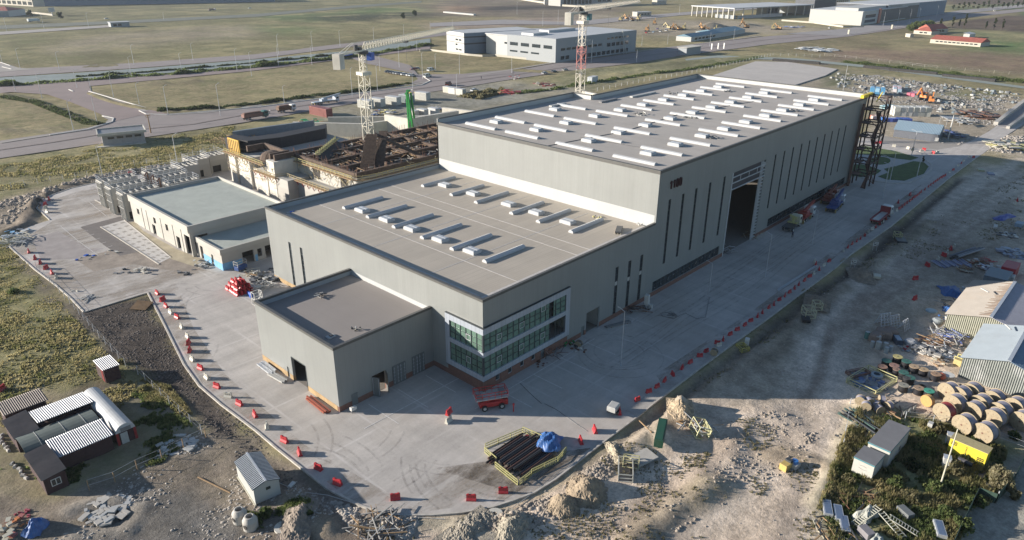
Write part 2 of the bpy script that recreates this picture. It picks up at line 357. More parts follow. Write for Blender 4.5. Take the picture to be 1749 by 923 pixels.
# trench and spoil along the right kerb
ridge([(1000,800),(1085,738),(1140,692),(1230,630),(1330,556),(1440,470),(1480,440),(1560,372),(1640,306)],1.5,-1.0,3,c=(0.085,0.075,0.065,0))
ridge([(1190,672),(1250,628),(1340,566),(1440,490)],2.2,0.7,4,c=(0.27,0.23,0.18,0.1))
ridge([(1480,462),(1530,428),(1590,378)],1.8,0.6,14,c=(0.28,0.24,0.18,0.1))
ridge([(640,895),(560,850),(470,790),(400,740),(350,700)],1.5,-0.35,15)
ridge([(860,885),(800,893),(740,893),(660,893)],1.6,0.4,16,c=(0.37,0.33,0.25,0.1))
ridge([(1170,700),(1135,722),(1070,765),(1015,800)],2.6,0.8,5,c=(0.33,0.28,0.22,0.05))
mound(1160,700,3.4,2.4,2.0,0.6,71); mound(1133,748,2.6,1.8,1.0,0.5,77)
ridge([(1230,830),(1150,870),(1080,925)],2.8,0.9,6,c=(0.30,0.25,0.185,0.2)); ridge([(1290,700),(1240,770),(1190,830)],4,0.5,7)
ridge([(1330,710),(1400,760),(1420,700)],3.5,0.4,8)
ridge([(1395,860),(1440,760),(1475,690)],1.6,0.9,9,c=(0.36,0.32,0.24,0.3))
ridge([(890,905),(830,920),(780,905)],2.0,0.9,10,c=(0.36,0.32,0.25,0.05)); mound(870,890,1.7,1.4,1.1,0,81)
ridge([(560,900),(520,870),(500,850)],2.2,1.0,12,c=(0.28,0.23,0.17,0.05)); mound(510,905,3,2,0.7,0,86)
ridge([(120,870),(180,850),(240,865),(220,905),(130,915)],1.8,0.5,13,c=(0.25,0.225,0.19,0.0))
ridge([(1310,780),(1350,775),(1390,790)],2.2,0.5,17,c=(0.30,0.24,0.17,0.0))
ridge([(60,350),(90,325),(160,306),(230,294)],2.0,1.3,18,c=(0.15,0.125,0.1,0.1)); ridge([(0,400),(40,385),(60,345)],3,1.2,19,c=(0.23,0.19,0.15,0.0)); ridge([(230,294),(330,278),(400,262)],2.2,0.9,20,c=(0.17,0.15,0.12,0.2))
ridge([(1370,480),(1385,525)],2.2,0.6,22); ridge([(1440,445),(1490,445),(1500,470)],2.4,0.8,23,c=(0.29,0.25,0.2,0.05))
# banks beside the far roads
ridge([(155,160),(190,175),(240,185),(290,190)],3,1.4,24,c=(0.22,0.185,0.12,.5)); ridge([(195,147),(260,142),(345,138)],3,1.0,25,c=(0.17,0.15,0.12,.3))
ridge([(290,190),(370,187),(440,180),(560,163),(700,146)],4,1.5,26,c=(0.16,0.14,0.10,.4))
ridge([(0,160),(60,172),(110,192),(150,208),(170,214)],3,1.0,27,c=(0.12,0.11,0.08,.5)); ridge([(0,222),(60,226),(100,218)],3,1.0,28,c=(0.13,0.12,0.09,.4))
ridge([(120,116),(230,109),(437,91),(740,56)],4,1.2,29,c=(0.10,0.095,0.07,.5))
ridge([(880,120),(960,125),(1100,113),(1300,96)],6,1.4,30)
for (px,py) in [(1010,112),(1060,118),(1100,110)]: mound(px,py+8,9,4,1.5,.5,px)
mound(1215,47,26,9,11,-.15,91,1); mound(1170,48,14,7,7,-.1,92,1); mound(1275,45,24,7,7,-.1,93,1)
mound(880,146,5,3,2.5,0,95)
H=blur(H[...,None],1)[...,0]
base=blur(base,2)
H=np.where(lotin&(dl>0.4),-0.25,H)
H=np.where((~lotin)&(dl<0.8),np.minimum(H,-0.10),H)
me=bpy.data.meshes.new('ground')
co_=np.empty((NX*NY,3),np.float32); co_[:,0]=GX.ravel(); co_[:,1]=GY.ravel(); co_[:,2]=H.ravel()
ii,jj=np.meshgrid(np.arange(NX-1),np.arange(NY-1)); a=(jj*NX+ii).ravel()
q=np.stack([a,a+1,a+1+NX,a+NX],1).astype(np.int32)
me.vertices.add(NX*NY); me.vertices.foreach_set('co',co_.ravel())
me.loops.add(q.size); me.loops.foreach_set('vertex_index',q.ravel())
me.polygons.add(len(q)); me.polygons.foreach_set('loop_start',np.arange(0,q.size,4,dtype=np.int32)); me.polygons.foreach_set('loop_total',np.full(len(q),4,np.int32))
me.update(calc_edges=True)
me.polygons.foreach_set('use_smooth',np.ones(len(q),bool))
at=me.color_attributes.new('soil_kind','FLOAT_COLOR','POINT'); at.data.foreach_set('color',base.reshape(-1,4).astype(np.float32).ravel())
gm=bpy.data.materials.new('ground'); gm.use_nodes=True; n=gm.node_tree.nodes; l=gm.node_tree.links; b=n['Principled BSDF']; b.inputs['Roughness'].default_value=1; b.inputs['Specular IOR Level'].default_value=0.1
def nz(sc,det=5,rg=.65,vec=None):
    t=n.new('ShaderNodeTexNoise'); t.inputs['Scale'].default_value=sc; t.inputs['Detail'].default_value=det; t.inputs['Roughness'].default_value=rg
    l.new(vec or tc.outputs['Object'],t.inputs['Vector']); return t.outputs[0]
def mrg(s,a,b_,c,d):
    t=n.new('ShaderNodeMapRange'); 
    for i,v in enumerate((a,b_,c,d)): t.inputs[i+1].default_value=v
    l.new(s,t.inputs[0]); return t.outputs[0]
def mth(op,a,b_):
    t=n.new('ShaderNodeMath'); t.operation=op
    for i,v in enumerate((a,b_)):
        if isinstance(v,(int,float)): t.inputs[i].default_value=v
        else: l.new(v,t.inputs[i])
    return t.outputs[0]
def mxc(bt,f,a,b_):
    t=n.new('ShaderNodeMix'); t.data_type='RGBA'; t.blend_type=bt
    for i,v in ((0,f),(6,a),(7,b_)):
        if isinstance(v,(int,float)): t.inputs[i].default_value=v
        elif isinstance(v,tuple): t.inputs[i].default_value=(*v,1)
        else: l.new(v,t.inputs[i])
    return t.outputs[2]
tc=n.new('ShaderNodeTexCoord'); ca=n.new('ShaderNodeVertexColor'); ca.layer_name='soil_kind'
big=mth('MULTIPLY',mrg(nz(0.03,6,.7),.3,.7,.66,1.34),mrg(nz(0.008,4),.35,.65,.85,1.15)); med=mrg(nz(0.35,6),.3,.7,.75,1.25); fine=mth('MULTIPLY',mrg(nz(2.6,6,.85),.3,.7,.62,1.38),mrg(nz(0.9,5,.7),.3,.7,.84,1.16))
c1=mxc('MULTIPLY',1,ca.outputs[0],mth('MULTIPLY',mth('MULTIPLY',big,med),fine))
# clumps of greener and darker growth only where things grow
cl=mrg(nz(0.22,9,.78),.47,.62,0,.75); cl2=mrg(nz(1.4,6,.8),.5,.66,0,.7)
g1=mxc('MIX',mth('MULTIPLY',cl,ca.outputs[1]),c1,(0.14,0.15,0.065))
g2=mxc('MIX',mth('MULTIPLY',cl2,ca.outputs[1]),g1,(0.075,0.07,0.04))
# broad straw and olive patches of the open fields
pa=mrg(nz(0.016,8,.72),.50,.60,0,.65); pb=mrg(nz(0.023,8,.75),.53,.62,0,.6)
g2=mxc('MIX',mth('MULTIPLY',pa,ca.outputs[1]),g2,(0.36,0.31,0.17)); g2=mxc('MIX',mth('MULTIPLY',pb,ca.outputs[1]),g2,(0.15,0.165,0.075))
pc=mrg(nz(0.05,8,.8),.58,.66,0,.7); g2=mxc('MIX',mth('MULTIPLY',pc,ca.outputs[1]),g2,(0.10,0.10,0.055))
# pale dusty and stony specks where the soil is bare
ivt=mth('SUBTRACT',1,ca.outputs[1]); sp=mrg(nz(5,3,.9),.62,.72,0,.55)
g3=mxc('MIX',mth('MULTIPLY',sp,ivt),g2,(0.50,0.43,0.34))
l.new(g3,b.inputs['Base Color'])
bp=n.new('ShaderNodeBump'); bp.inputs['Strength'].default_value=0.5; bp.inputs['Distance'].default_value=0.33
l.new(mth('ADD',nz(1.6,8,.72),mth('MULTIPLY',nz(7,4,.7),0.4)),bp.inputs['Height']); l.new(bp.outputs[0],b.inputs['Normal'])
me.materials.append(gm)
gob=bpy.data.objects.new('ground',me); COL.objects.link(gob); gob['kind']='structure'
def gz(x,y):
    i=int(np.clip(np.searchsorted(XS,x)-1,0,NX-2)); j=int(np.clip(np.searchsorted(YS,y)-1,0,NY-2))
    fx=min(max((x-XS[i])/(XS[i+1]-XS[i]),0),1); fy=min(max((y-YS[j])/(YS[j+1]-YS[j]),0),1)
    return float((H[j,i]*(1-fx)+H[j,i+1]*fx)*(1-fy)+(H[j+1,i]*(1-fx)+H[j+1,i+1]*fx)*fy)
def on_lot(x,y): return bool(inpoly(np.array([x]),np.array([y]),LOT)[0])
def GD(px,py,dz=0.0):
    """point where the photo pixel meets the real surface (slab or soil)"""
    p=G(px,py); 
    if on_lot(p.x,p.y): return Vector((p.x,p.y,0.0+dz))
    for _ in range(3): p=G(px,py,gz(p.x,p.y))
    return Vector((p.x,p.y,gz(p.x,p.y)+dz))
# ------------------------------------------------ concrete apron
pm=bpy.data.materials.new('apron_concrete'); pm.use_nodes=True; n=pm.node_tree.nodes; l=pm.node_tree.links; b=n['Principled BSDF']; b.inputs['Roughness'].default_value=.85
tc=n.new('ShaderNodeTexCoord')
mp=n.new('ShaderNodeMapping'); mp.inputs['Rotation'].default_value=(0,0,R(20)); mp.inputs['Scale'].default_value=(0.12,1.0,1); l.new(tc.outputs['Object'],mp.inputs[0])
mp2=n.new('ShaderNodeMapping'); mp2.inputs['Rotation'].default_value=(0,0,R(-35)); mp2.inputs['Scale'].default_value=(1,0.15,1); l.new(tc.outputs['Object'],mp2.inputs[0])
s1=mrg(nz(0.5,6,.6,mp.outputs[0]),.3,.7,.88,1.12); s2=mrg(nz(0.35,6,.6,mp2.outputs[0]),.3,.7,.9,1.1); s3=mrg(nz(0.06,6,.7),.3,.7,.84,1.16); s4=mrg(nz(2.5,6,.8),.3,.7,.9,1.1)
cc=mxc('MULTIPLY',1,(0.43,0.40,0.365),mth('MULTIPLY',mth('MULTIPLY',s1,s2),mth('MULTIPLY',s3,s4)))
sp=n.new('ShaderNodeSeparateXYZ'); l.new(tc.outputs['Object'],sp.inputs[0])
def gridline(src,per,wd,off=0):
    a=mth('FRACT',mth('DIVIDE',mth('ADD',src,off+1000*per),per),0); d=mth('ABSOLUTE',mth('SUBTRACT',a,.5),0)
    return mrg(d,.5-wd/per,.5-wd*.55/per,0,1)
gl=mth('MAXIMUM',gridline(sp.outputs[0],7.5,.22,1.5),gridline(sp.outputs[1],7.5,.22,3.2))
gl=mth('MULTIPLY',gl,mrg(nz(0.09,4,.6),.42,.62,0,.6))
cc=mxc('MIX',gl,cc,(0.58,0.55,0.52))
st=mrg(nz(0.45,9,.8),.56,.74,0,.5); cc=mxc('MIX',st,cc,(0.24,0.21,0.185)); cc=mxc('MIX',mrg(nz(0.035,7,.72),.5,.68,0,.6),cc,(0.37,0.325,0.275)); cc=mxc('MIX',mrg(nz(0.9,10,.9),.63,.70,0,.6),cc,(0.17,0.155,0.14))
l.new(cc,b.inputs['Base Color'])
bp=n.new('ShaderNodeBump'); bp.inputs['Strength'].default_value=.12; bp.inputs['Distance'].default_value=.05; l.new(nz(6,6),bp.inputs['Height']); l.new(bp.outputs[0],b.inputs['Normal'])
APR=pm
mb=MB(); mb.prism([(p.x,p.y) for p in LOT],-0.3,0.0); o=mb.build('concrete_apron',pm); tag(o,kind='structure')
# kerb along the apron edge
def strip(pts,wid,z0,z1,off=0.0):
    """flat band along a line (mitred)"""
    n_=len(pts); L=[];Rr=[]
    for i in range(n_):
        a=Vector(pts[max(i-1,0)][:2]); c=Vector(pts[min(i+1,n_-1)][:2]); d=(c-a).normalized(); nn=Vector((-d.y,d.x)); p=Vector(pts[i][:2])+nn*off
        L.append(p+nn*wid/2); Rr.append(p-nn*wid/2)
    return L,Rr
def band(mb,pts,wid,z0,z1,off=0.0):
    L,Rr=strip(pts,wid,z0,z1,off)
    for i in range(len(pts)-1):
        mb.add([(L[i].x,L[i].y,z0),(Rr[i].x,Rr[i].y,z0),(Rr[i+1].x,Rr[i+1].y,z0),(L[i+1].x,L[i+1].y,z0),(L[i].x,L[i].y,z1),(Rr[i].x,Rr[i].y,z1),(Rr[i+1].x,Rr[i+1].y,z1),(L[i+1].x,L[i+1].y,z1)],
          [(0,4,5,1),(1,5,6,2),(2,6,7,3),(3,7,4,0),(4,7,6,5)])
def ribbon(mb,pts,wid,z,off=0.0):
    L,Rr=strip(pts,wid,z,z,off)
    for i in range(len(pts)-1): mb.add([(L[i].x,L[i].y,z),(Rr[i].x,Rr[i].y,z),(Rr[i+1].x,Rr[i+1].y,z),(L[i+1].x,L[i+1].y,z)],[(0,1,2,3)])
KERB=mat('kerb',(0.46,0.43,0.38),.9,var=.2,scale=1.2,dirt=.4)
def kerb(pts,wid=.25,h=.12,z0=-.3,name='kerb'):
    mb=MB(); band(mb,pts,wid,z0,h); o=mb.build(name,KERB); return tag(o,kind='structure')
kerb(P([(161,313),(121,322),(75,338),(63,356),(85,376)])); kerb(P([(15,421),(60,461),(96,488),(121,510),(143,533)])); kerb(P([(143,533),(252,500)]),.3,.06)
kerb(P(LOT_E[11:])); 
# sidewalk along the straight right kerb
mb=MB(); sw=P([(1090,711),(1130,679),(1220,611),(1314,543),(1427,458),(1452,436),(1523,386),(1623,303),(1666,271)])
band(mb,sw,1.9,0.0,0.07,1.1); tag(mb.build('sidewalk',mat('sidewalk',(0.37,0.35,0.32),.9,var=.12,scale=.5,dirt=.5)),kind='structure')
# ------------------------------------------------ roads
def roadmat(name,c):
    mat(name,c,.9,var=.10,scale=.12,bump=.05,dirt=.5,dcol=tuple(x*1.25 for x in c)); return MATS[name]
RD=roadmat('road_asphalt',(0.245,0.212,0.198)); RDR=roadmat('road_reddish',(0.235,0.185,0.17)); PATH=roadmat('verge_path',(0.31,0.285,0.255)); RDG=roadmat('road_grey',(0.27,0.25,0.24))
def area(name,pts,m,z,kind='structure'):
    mb=MB(); mb.sheet([(p.x,p.y) for p in P(pts)],z); return tag(mb.build(name,m),kind=kind)
Z1=0.10
# near road (from lower left to the junction and on to the far right)
ROADA_top=[(-200,272),(0,241),(83,229),(150,219),(194,206),(239,196),(289,195),(360,190),(440,179),(613,156),(701,143),(734,138),(800,133),(877,121),(947,109),(1030,98),(1100,88),(1190,76),(1314,62),(1435,54),(1523,45),(1573,36),(1620,27),(1749,15),(1950,-2)]
ROADA_bot=[(1950,2),(1749,20),(1640,32),(1535,50),(1447,63),(1314,76),(1161,96),(1088,108),(1000,118),(874,136),(760,154),(600,178),(440,206),(277,231),(163,247),(0,271),(-200,306)]
area('road',ROADA_top+ROADA_bot,RD,Z1)
area('road',[(150,219),(194,206),(165,193),(120,175),(80,162),(20,158),(-200,180),(-200,168),(0,150),(150,139),(155,156),(200,170),(250,187),(289,195),(239,198)],RDR,Z1+.06)
area('road',[(-200,172),(0,148),(150,137),(300,127),(437,113),(600,94),(735,76),(735,84),(640,96),(600,100),(437,121),(300,134),(150,148),(0,157),(-200,182)],RDR,Z1+.03)
area('road',[(600,100),(640,96),(700,112),(714,128),(790,127),(877,119),(877,126),(701,143),(714,136),(705,126),(620,108)],RD,Z1+.09)
area('road',[(-200,145),(0,122),(30,118),(230,108),(437,93),(560,78),(735,58),(800,50),(1000,48),(1000,54),(800,56),(735,64),(560,85),(437,101),(230,117),(0,132),(-200,157)],RD,Z1)
area('road',[(0,106),(30,116),(60,119),(0,124),(-100,128),(-200,100)],PATH,Z1+.09)
area('road',[(-200,76),(0,55),(190,43),(190,47),(0,60),(-200,84)],PATH,Z1+.1)
area('road',[(-200,50),(0,44),(200,36),(440,24),(600,10),(720,2),(720,5),(600,14),(440,29),(200,41),(0,50),(-200,56)],(roadmat('road_dark',(0.12,0.13,0.10))),Z1)
area('road',[(735,40),(860,34),(960,38),(1160,22),(1300,12),(1450,4),(1450,7),(1300,15),(1160,27),(1000,43),(860,42),(735,46)],RDG,Z1+.1)
area('road',[(1440,62),(1560,44),(1640,24),(1749,13),(1749,8),(1640,18),(1550,34),(1440,50),(1340,58)],RDG,Z1+.12)
# centre line and pale verge paths of the near road
def px_line(name,pts,wid,m,z): 
    mb=MB(); ribbon(mb,P(pts),wid,z); return tag(mb.build(name,m),kind='structure')
DK=mat('joint_dark',(0.12,0.10,0.095),.9); 
px_line('road_median',[(-200,290),(0,257),(90,244),(200,226),(330,213),(440,193),(613,167),(760,146),(877,129),(1000,110),(1161,88),(1314,68),(1440,59)],1.2,mat('median',(0.20,0.165,0.15),.95,var=.3),Z1+.11)
px_line('verge_path',[(289,197),(360,192),(440,181),(613,158),(695,146),(734,140)],2.6,PATH,Z1+.1)
px_line('verge_path',[(155,160),(200,174),(250,191)],2.0,PATH,Z1+.14)
px_line('verge_path',[(0,245),(83,232),(150,222),(185,211),(191,205),(180,200)],2.4,PATH,Z1+.14)
px_line('verge_path',[(800,131),(877,119),(950,107),(1100,87),(1300,62)],2.6,PATH,Z1+.1)
for pts in ([(152,157),(200,171),(255,187)],[(238,190),(250,196),(285,197),(440,184),(613,160),(720,146),(735,139),(725,133)],[(0,107),(18,113)],[(4,115),(20,119)],[(118,154),(125,157)],[(85,232),(150,222),(192,209),(194,203),(175,199)]):
    mb=MB(); band(mb,P(pts),.5,0,Z1+.28); tag(mb.build('kerb',mat('kerb_white',(0.62,0.6,0.55),.8)),kind='structure')
# canal with its slope of shrubs
CAN=mat('canal_wall',(0.20,0.24,0.23),.9,var=.15,scale=.2,dirt=.3)
area('canal',[(-200,158),(0,133),(150,124),(300,113),(437,102),(600,87),(735,66),(735,74),(600,95),(437,112),(300,124),(150,136),(0,146),(-200,170)],CAN,Z1+.02)
# slab behind the hall, side strip roads at the right edge
SLAB=mat('slab',(0.43,0.40,0.365),.9,var=.10,scale=.08,dirt=.45,dcol=(0.44,0.41,0.37))
mb=MB(); mb.prism([(p.x,p.y) for p in P([(1205,134),(1290,106),(1345,107),(1430,119),(1410,130),(1330,155),(1380,165),(1200,160)])],-.1,.35); tag(mb.build('concrete_slab',SLAB),kind='structure')
area('path',[(1170,101),(1225,95),(1360,100),(1480,112),(1600,128),(1749,148),(1900,165),(1900,169),(1749,152),(1600,132),(1480,116),(1360,104),(1225,99),(1172,104)],mat('grey_path',(0.24,0.27,0.24),.9),Z1)
area('road',[(1470,236),(1540,251),(1600,256),(1640,250),(1650,244),(1600,243),(1540,238),(1480,226)],PATH,-0.004+0.01)
mb=MB(); band(mb,P([(1704,214),(1749,178),(1820,128)]),1.6,-.1,1.2,.8); tag(mb.build('retaining_wall',CONC),label='long concrete wall on the left of the lane at the right edge',cat='wall')
mb=MB(); band(mb,P([(1720,220),(1760,192),(1840,140)]),1.2,-.1,1.0,-.2); tag(mb.build('retaining_wall',CONC),label='concrete wall on the right of the lane at the right edge',cat='wall')
area('road',[(1704,216),(1749,181),(1820,130),(1860,132),(1770,185),(1726,217)],RDG,.02)
# earth, darker bays and block paving between the apron and the flat concrete building
EARTH=mat('earth_patch',(0.27,0.23,0.19),1,var=.3,scale=.4,bump=.5,bscale=2,dirt=.5,dcol=(0.17,0.14,0.12)); DAS=mat('dark_asphalt',(0.15,0.135,0.125),.95,var=.15,scale=.5,dirt=.3)
SAND=mat('sand_patch',(0.38,0.33,0.23),1,var=.2,scale=.4,bump=.5,bscale=2)
area('earth_patch',[(128,443),(205,424),(300,440),(345,462),(290,462),(230,452),(160,464)],EARTH,.008)
area('dark_bay',[(137,388),(205,370),(230,376),(172,388),(240,430),(205,437),(180,421)],DAS,.012)
area('dark_bay',[(55,408),(100,395),(150,425),(180,424),(130,442),(70,445)],mat('dark_asphalt2',(0.30,0.27,0.255),.95,var=.15,scale=.5,dirt=.3),.006)
area('sand_patch',[(205,385),(230,378),(245,395),(300,425),(350,445),(330,455),(285,440),(230,408)],SAND,.012)
area('block_paving',[(172,388),(212,376),(292,440),(272,450)],mat('block_paving',(0.50,0.48,0.45),.9,var=.2,scale=2),.016)
mb=MB()
for i in range(11):
    for k in range(3):
        a=(i+.5)/11; p0=Vector((172+100*a,388+62*a)); p1=Vector((212+80*a,376+64*a)); pa=p0.lerp(p1,(k+.25)/3); pb=p0.lerp(p1,(k+.75)/3); 
        A=G(*pa);B=G(*pb); mb.bar((A.x,A.y,.024),(B.x,B.y,.024),.9,.01)
tag(mb.build('paving_insets',mat('paving_inset',(0.30,0.28,0.25),.9)),kind='structure')
kerb(P([(172,388),(272,452)]),.3,.12); kerb(P([(212,376),(292,440)]),.15,.1); kerb(P([(163,342),(190,357),(215,370)]),.4,.12)
WL=mat('line_paint',(0.62,0.60,0.57),.7,var=.25,scale=2)
mb=MB()
for i in range(6):
    a=i/5; A=G(98+52*a,398+36*a,0); B=G(140+52*a,387+33*a,0); ribbon(mb,[A,B],.12,.02)
ribbon(mb,P([(103,386),(135,413),(168,437)]),.12,.024)
ribbon(mb,P([(152,345),(182,370)]),.12,.028)
for i in range(6):
    a=i/5; ribbon(mb,[G(145+28*a,352+20*a),G(165+30*a,345+20*a)],.12,.02)
# bays in front of the glazed corner and beside the annex
for x in (2,9,16,23): ribbon(mb,[Vector((x,-2,0)),Vector((x,-8,0))],.14,.02)
ribbon(mb,[Vector((-4,-2.2,0)),Vector((25,-2.2,0))],.14,.024)
for x in (-14,-8.5,-3): ribbon(mb,[Vector((x,10,0)),Vector((x,3,0))],.14,.02)
ribbon(mb,[Vector((-18,5.6,0)),Vector((1,5.6,0))],.14,.024)
tag(mb.build('bay_lines',WL),kind='structure')
# tyre marks scrubbed onto the slab
tm=bpy.data.materials.new('tyre_marks'); tm.use_nodes=True; n=tm.node_tree.nodes; l=tm.node_tree.links; b=n['Principled BSDF']; b.inputs['Base Color'].default_value=(.13,.12,.11,1); b.inputs['Roughness'].default_value=.9; tc=n.new('ShaderNodeTexCoord'); l.new(mrg(nz(.7,7,.8),.40,.72,0,.32),b.inputs['Alpha'])
mb=MB(); rt=random.Random(9)
def arc(cx,cy,r,a0,a1,w=.32,nn=26): ribbon(mb,[Vector((cx+r*math.cos(a0+(a1-a0)*i/nn),cy+r*math.sin(a0+(a1-a0)*i/nn),0)) for i in range(nn+1)],w,.004)
c0=G(1055,600)
for k in range(5): arc(c0.x+rt.uniform(-1.5,1.5),c0.y+rt.uniform(-1.5,1.5),4.2+k*.7,rt.uniform(0,3),rt.uniform(4,7),.25,40)
for k in range(26):
    q0=G(rt.uniform(560,1000),rt.uniform(735,850)) if k<14 else G(rt.uniform(200,440),rt.uniform(480,640)); 
    if not inpoly(np.array([q0.x]),np.array([q0.y]),LOT)[0]: continue
    r_=rt.uniform(7,16); a_=rt.uniform(0,6.28); cx,cy=q0.x-r_*math.cos(a_),q0.y-r_*math.sin(a_); sp_=rt.uniform(.25,.6)
    pts=[(cx+r_*math.cos(a_+t_),cy+r_*math.sin(a_+t_)) for t_ in (-sp_,0,sp_)]
    if not all(inpoly(np.array([x_]),np.array([y_]),LOT)[0] and not (-20<x_<160 and -1<y_<62 and not(x_<-.5 and y_<10.5)) for x_,y_ in pts): continue
    arc(cx,cy,r_,a_-sp_,a_+sp_); arc(cx,cy,r_-1.9,a_-sp_,a_+sp_)
for k in range(9):
    y_=-3.5-k*1.15; x_=rt.uniform(18,40); ribbon(mb,[Vector((x_+i*7,y_+math.sin(i*.7+k)*.7,0)) for i in range(14)],.3,.004)
tag(mb.build('tyre_marks',tm),kind='structure')
# dust and dried mud trodden over the slab
dm=bpy.data.materials.new('dust'); dm.use_nodes=True; n=dm.node_tree.nodes; l=dm.node_tree.links; b=n['Principled BSDF']; b.inputs['Base Color'].default_value=(.34,.29,.235,1); b.inputs['Roughness'].default_value=1; tc=n.new('ShaderNodeTexCoord'); mpd=n.new('ShaderNodeMapping'); mpd.inputs['Rotation'].default_value=(0,0,R(30)); mpd.inputs['Scale'].default_value=(.5,1.3,1); l.new(tc.outputs['Object'],mpd.inputs[0])
l.new(mth('MULTIPLY',mrg(nz(.11,8,.75,mpd.outputs[0]),.44,.62,0,.85),mrg(nz(1.3,7,.8),.3,.7,.55,1.0)),b.inputs['Alpha'])
for pts in ([(66,350),(160,318),(215,372),(330,455),(385,470),(250,498),(146,528),(64,458),(20,421),(90,378)],[(150,529),(252,497),(345,655),(600,856),(720,876),(520,760),(385,640),(330,560),(300,480)],[(700,878),(860,855),(1010,765),(900,850),(740,800)],[(1140,672),(1320,535),(1455,430),(1620,300),(1590,302),(1420,430),(1280,535),(1120,640)]):
    area('dust_layer',pts,dm,.0025)
# small park
PG=mat('park_grass',(0.07,0.11,0.035),1,var=.3,scale=.6,bump=.6,bscale=6)
def inset(name,pts,z,m): 
    mb=MB(); mb.prism([(p.x,p.y) for p in P(pts)],-.05,z); return tag(mb.build(name,m),kind='structure')
area('park_path',[(1450,262),(1475,254),(1530,262),(1575,272),(1590,282),(1580,298),(1545,313),(1500,309),(1460,300),(1440,290)],mat('park_path',(0.42,0.40,0.37),.9),.012)
inset('lawn',[(1455,252),(1478,250),(1530,259),(1568,270),(1555,274),(1530,271),(1500,265),(1462,264)],.12,PG)
ov=[(1503+18*math.cos(t),275+6.5*math.sin(t)) for t in [2*math.pi*i/20 for i in range(20)]]
inset('lawn',ov,.12,PG)
inset('lawn',[(1440,283),(1470,281),(1490,286),(1505,292),(1495,299),(1470,303),(1440,300)],.12,PG)
inset('lawn',[(1532,284),(1560,276),(1578,278),(1586,285),(1578,297),(1545,309),(1515,307),(1500,302),(1518,295),(1510,289)],.12,PG)
kerb(P([(1460,302),(1500,311),(1530,314),(1552,313),(1575,303),(1590,291),(1592,282),(1580,273),(1555,266)]),.5,.14)
# ------------------------------------------------------------------ the hall
def panel_mat(name,col,per=1.0,var=.04,axis='xy',strength=.35,rough=.5,dirt=.15):
    m=bpy.data.materials.new(name); m.use_nodes=True; n=m.node_tree.nodes; l=m.node_tree.links; b=n['Principled BSDF']; b.inputs['Roughness'].default_value=rough
    tc=n.new('ShaderNodeTexCoord'); sp=n.new('ShaderNodeSeparateXYZ'); l.new(tc.outputs['Object'],sp.inputs[0])
    def M(op,a,c=0.0):
        t=n.new('ShaderNodeMath'); t.operation=op
        for i,v in enumerate((a,c)):
            if isinstance(v,(int,float)): t.inputs[i].default_value=v
            else: l.new(v,t.inputs[i])
        return t.outputs[0]
    src={'xy':M('ADD',sp.outputs[0],sp.outputs[1]),'x':sp.outputs[0],'y':sp.outputs[1],'z':sp.outputs[2]}[axis]
    fr=M('FRACT',M('DIVIDE',src,per)); d=M('ABSOLUTE',M('SUBTRACT',fr,.5))
    mr=n.new('ShaderNodeMapRange'); mr.inputs[1].default_value=.5-.06/per; mr.inputs[2].default_value=.5; mr.inputs[3].default_value=0; mr.inputs[4].default_value=strength; l.new(d,mr.inputs[0])
    ns=n.new('ShaderNodeTexNoise'); ns.inputs['Scale'].default_value=.12; ns.inputs['Detail'].default_value=6; ns.inputs['Roughness'].default_value=.7; l.new(tc.outputs['Object'],ns.inputs[0])
    v=n.new('ShaderNodeMapRange'); v.inputs[1].default_value=.3; v.inputs[2].default_value=.7; v.inputs[3].default_value=1-var; v.inputs[4].default_value=1+var; l.new(ns.outputs[0],v.inputs[0])
    # each panel slightly different in tone
    wn=n.new('ShaderNodeTexWhiteNoise'); wn.noise_dimensions='1D'; l.new(M('FLOOR',M('DIVIDE',M('ADD',src,per*.5),per)),wn.inputs['W'])
    v2=n.new('ShaderNodeMapRange'); v2.inputs[3].default_value=1-var*.45; v2.inputs[4].default_value=1+var*.45; l.new(wn.outputs[0],v2.inputs[0])
    mx=n.new('ShaderNodeMix'); mx.data_type='RGBA'; mx.blend_type='MULTIPLY'; mx.inputs[0].default_value=1; mx.inputs[6].default_value=(*col,1); l.new(M('MULTIPLY',v.outputs[0],v2.outputs[0]),mx.inputs[7])
    m2=n.new('ShaderNodeMix'); m2.data_type='RGBA'; l.new(mr.outputs[0],m2.inputs[0]); l.new(mx.outputs[2],m2.inputs[6]); m2.inputs[7].default_value=(*[c*.6 for c in col],1)
    n4=n.new('ShaderNodeTexNoise'); n4.inputs['Scale'].default_value=.6; mpv=n.new('ShaderNodeMapping'); mpv.inputs['Scale'].default_value=(1.6,1.6,.10 if axis=='xy' else 1.6); l.new(tc.outputs['Object'],mpv.inputs[0]); n4.inputs['Detail'].default_value=9; n4.inputs['Roughness'].default_value=.8; l.new(mpv.outputs[0],n4.inputs[0])
    v3=n.new('ShaderNodeMapRange'); v3.inputs[1].default_value=.52; v3.inputs[2].default_value=.75; v3.inputs[3].default_value=0; v3.inputs[4].default_value=dirt; l.new(n4.outputs[0],v3.inputs[0])
    m3=n.new('ShaderNodeMix'); m3.data_type='RGBA'; l.new(v3.outputs[0],m3.inputs[0]); l.new(m2.outputs[2],m3.inputs[6]); m3.inputs[7].default_value=(*[c*.62 for c in col],1)
    l.new(m3.outputs[2],b.inputs['Base Color']); MATS[name]=m; return m
WALL=panel_mat('wall_panel',(0.24,0.25,0.24),1.0,.06,'xy',.22,.4,.22)
MEMB=panel_mat('membrane_white',(0.42,0.43,0.42),2.1,.05,'xy',.2,.5,.12)
MEMG=panel_mat('membrane_grey',(0.30,0.34,0.37),2.1,.05,'xy',.2,.5,.15)
ROOFL=panel_mat('roof_low',(0.41,0.365,0.30),.55,.10,'y',.38,.7,.35)
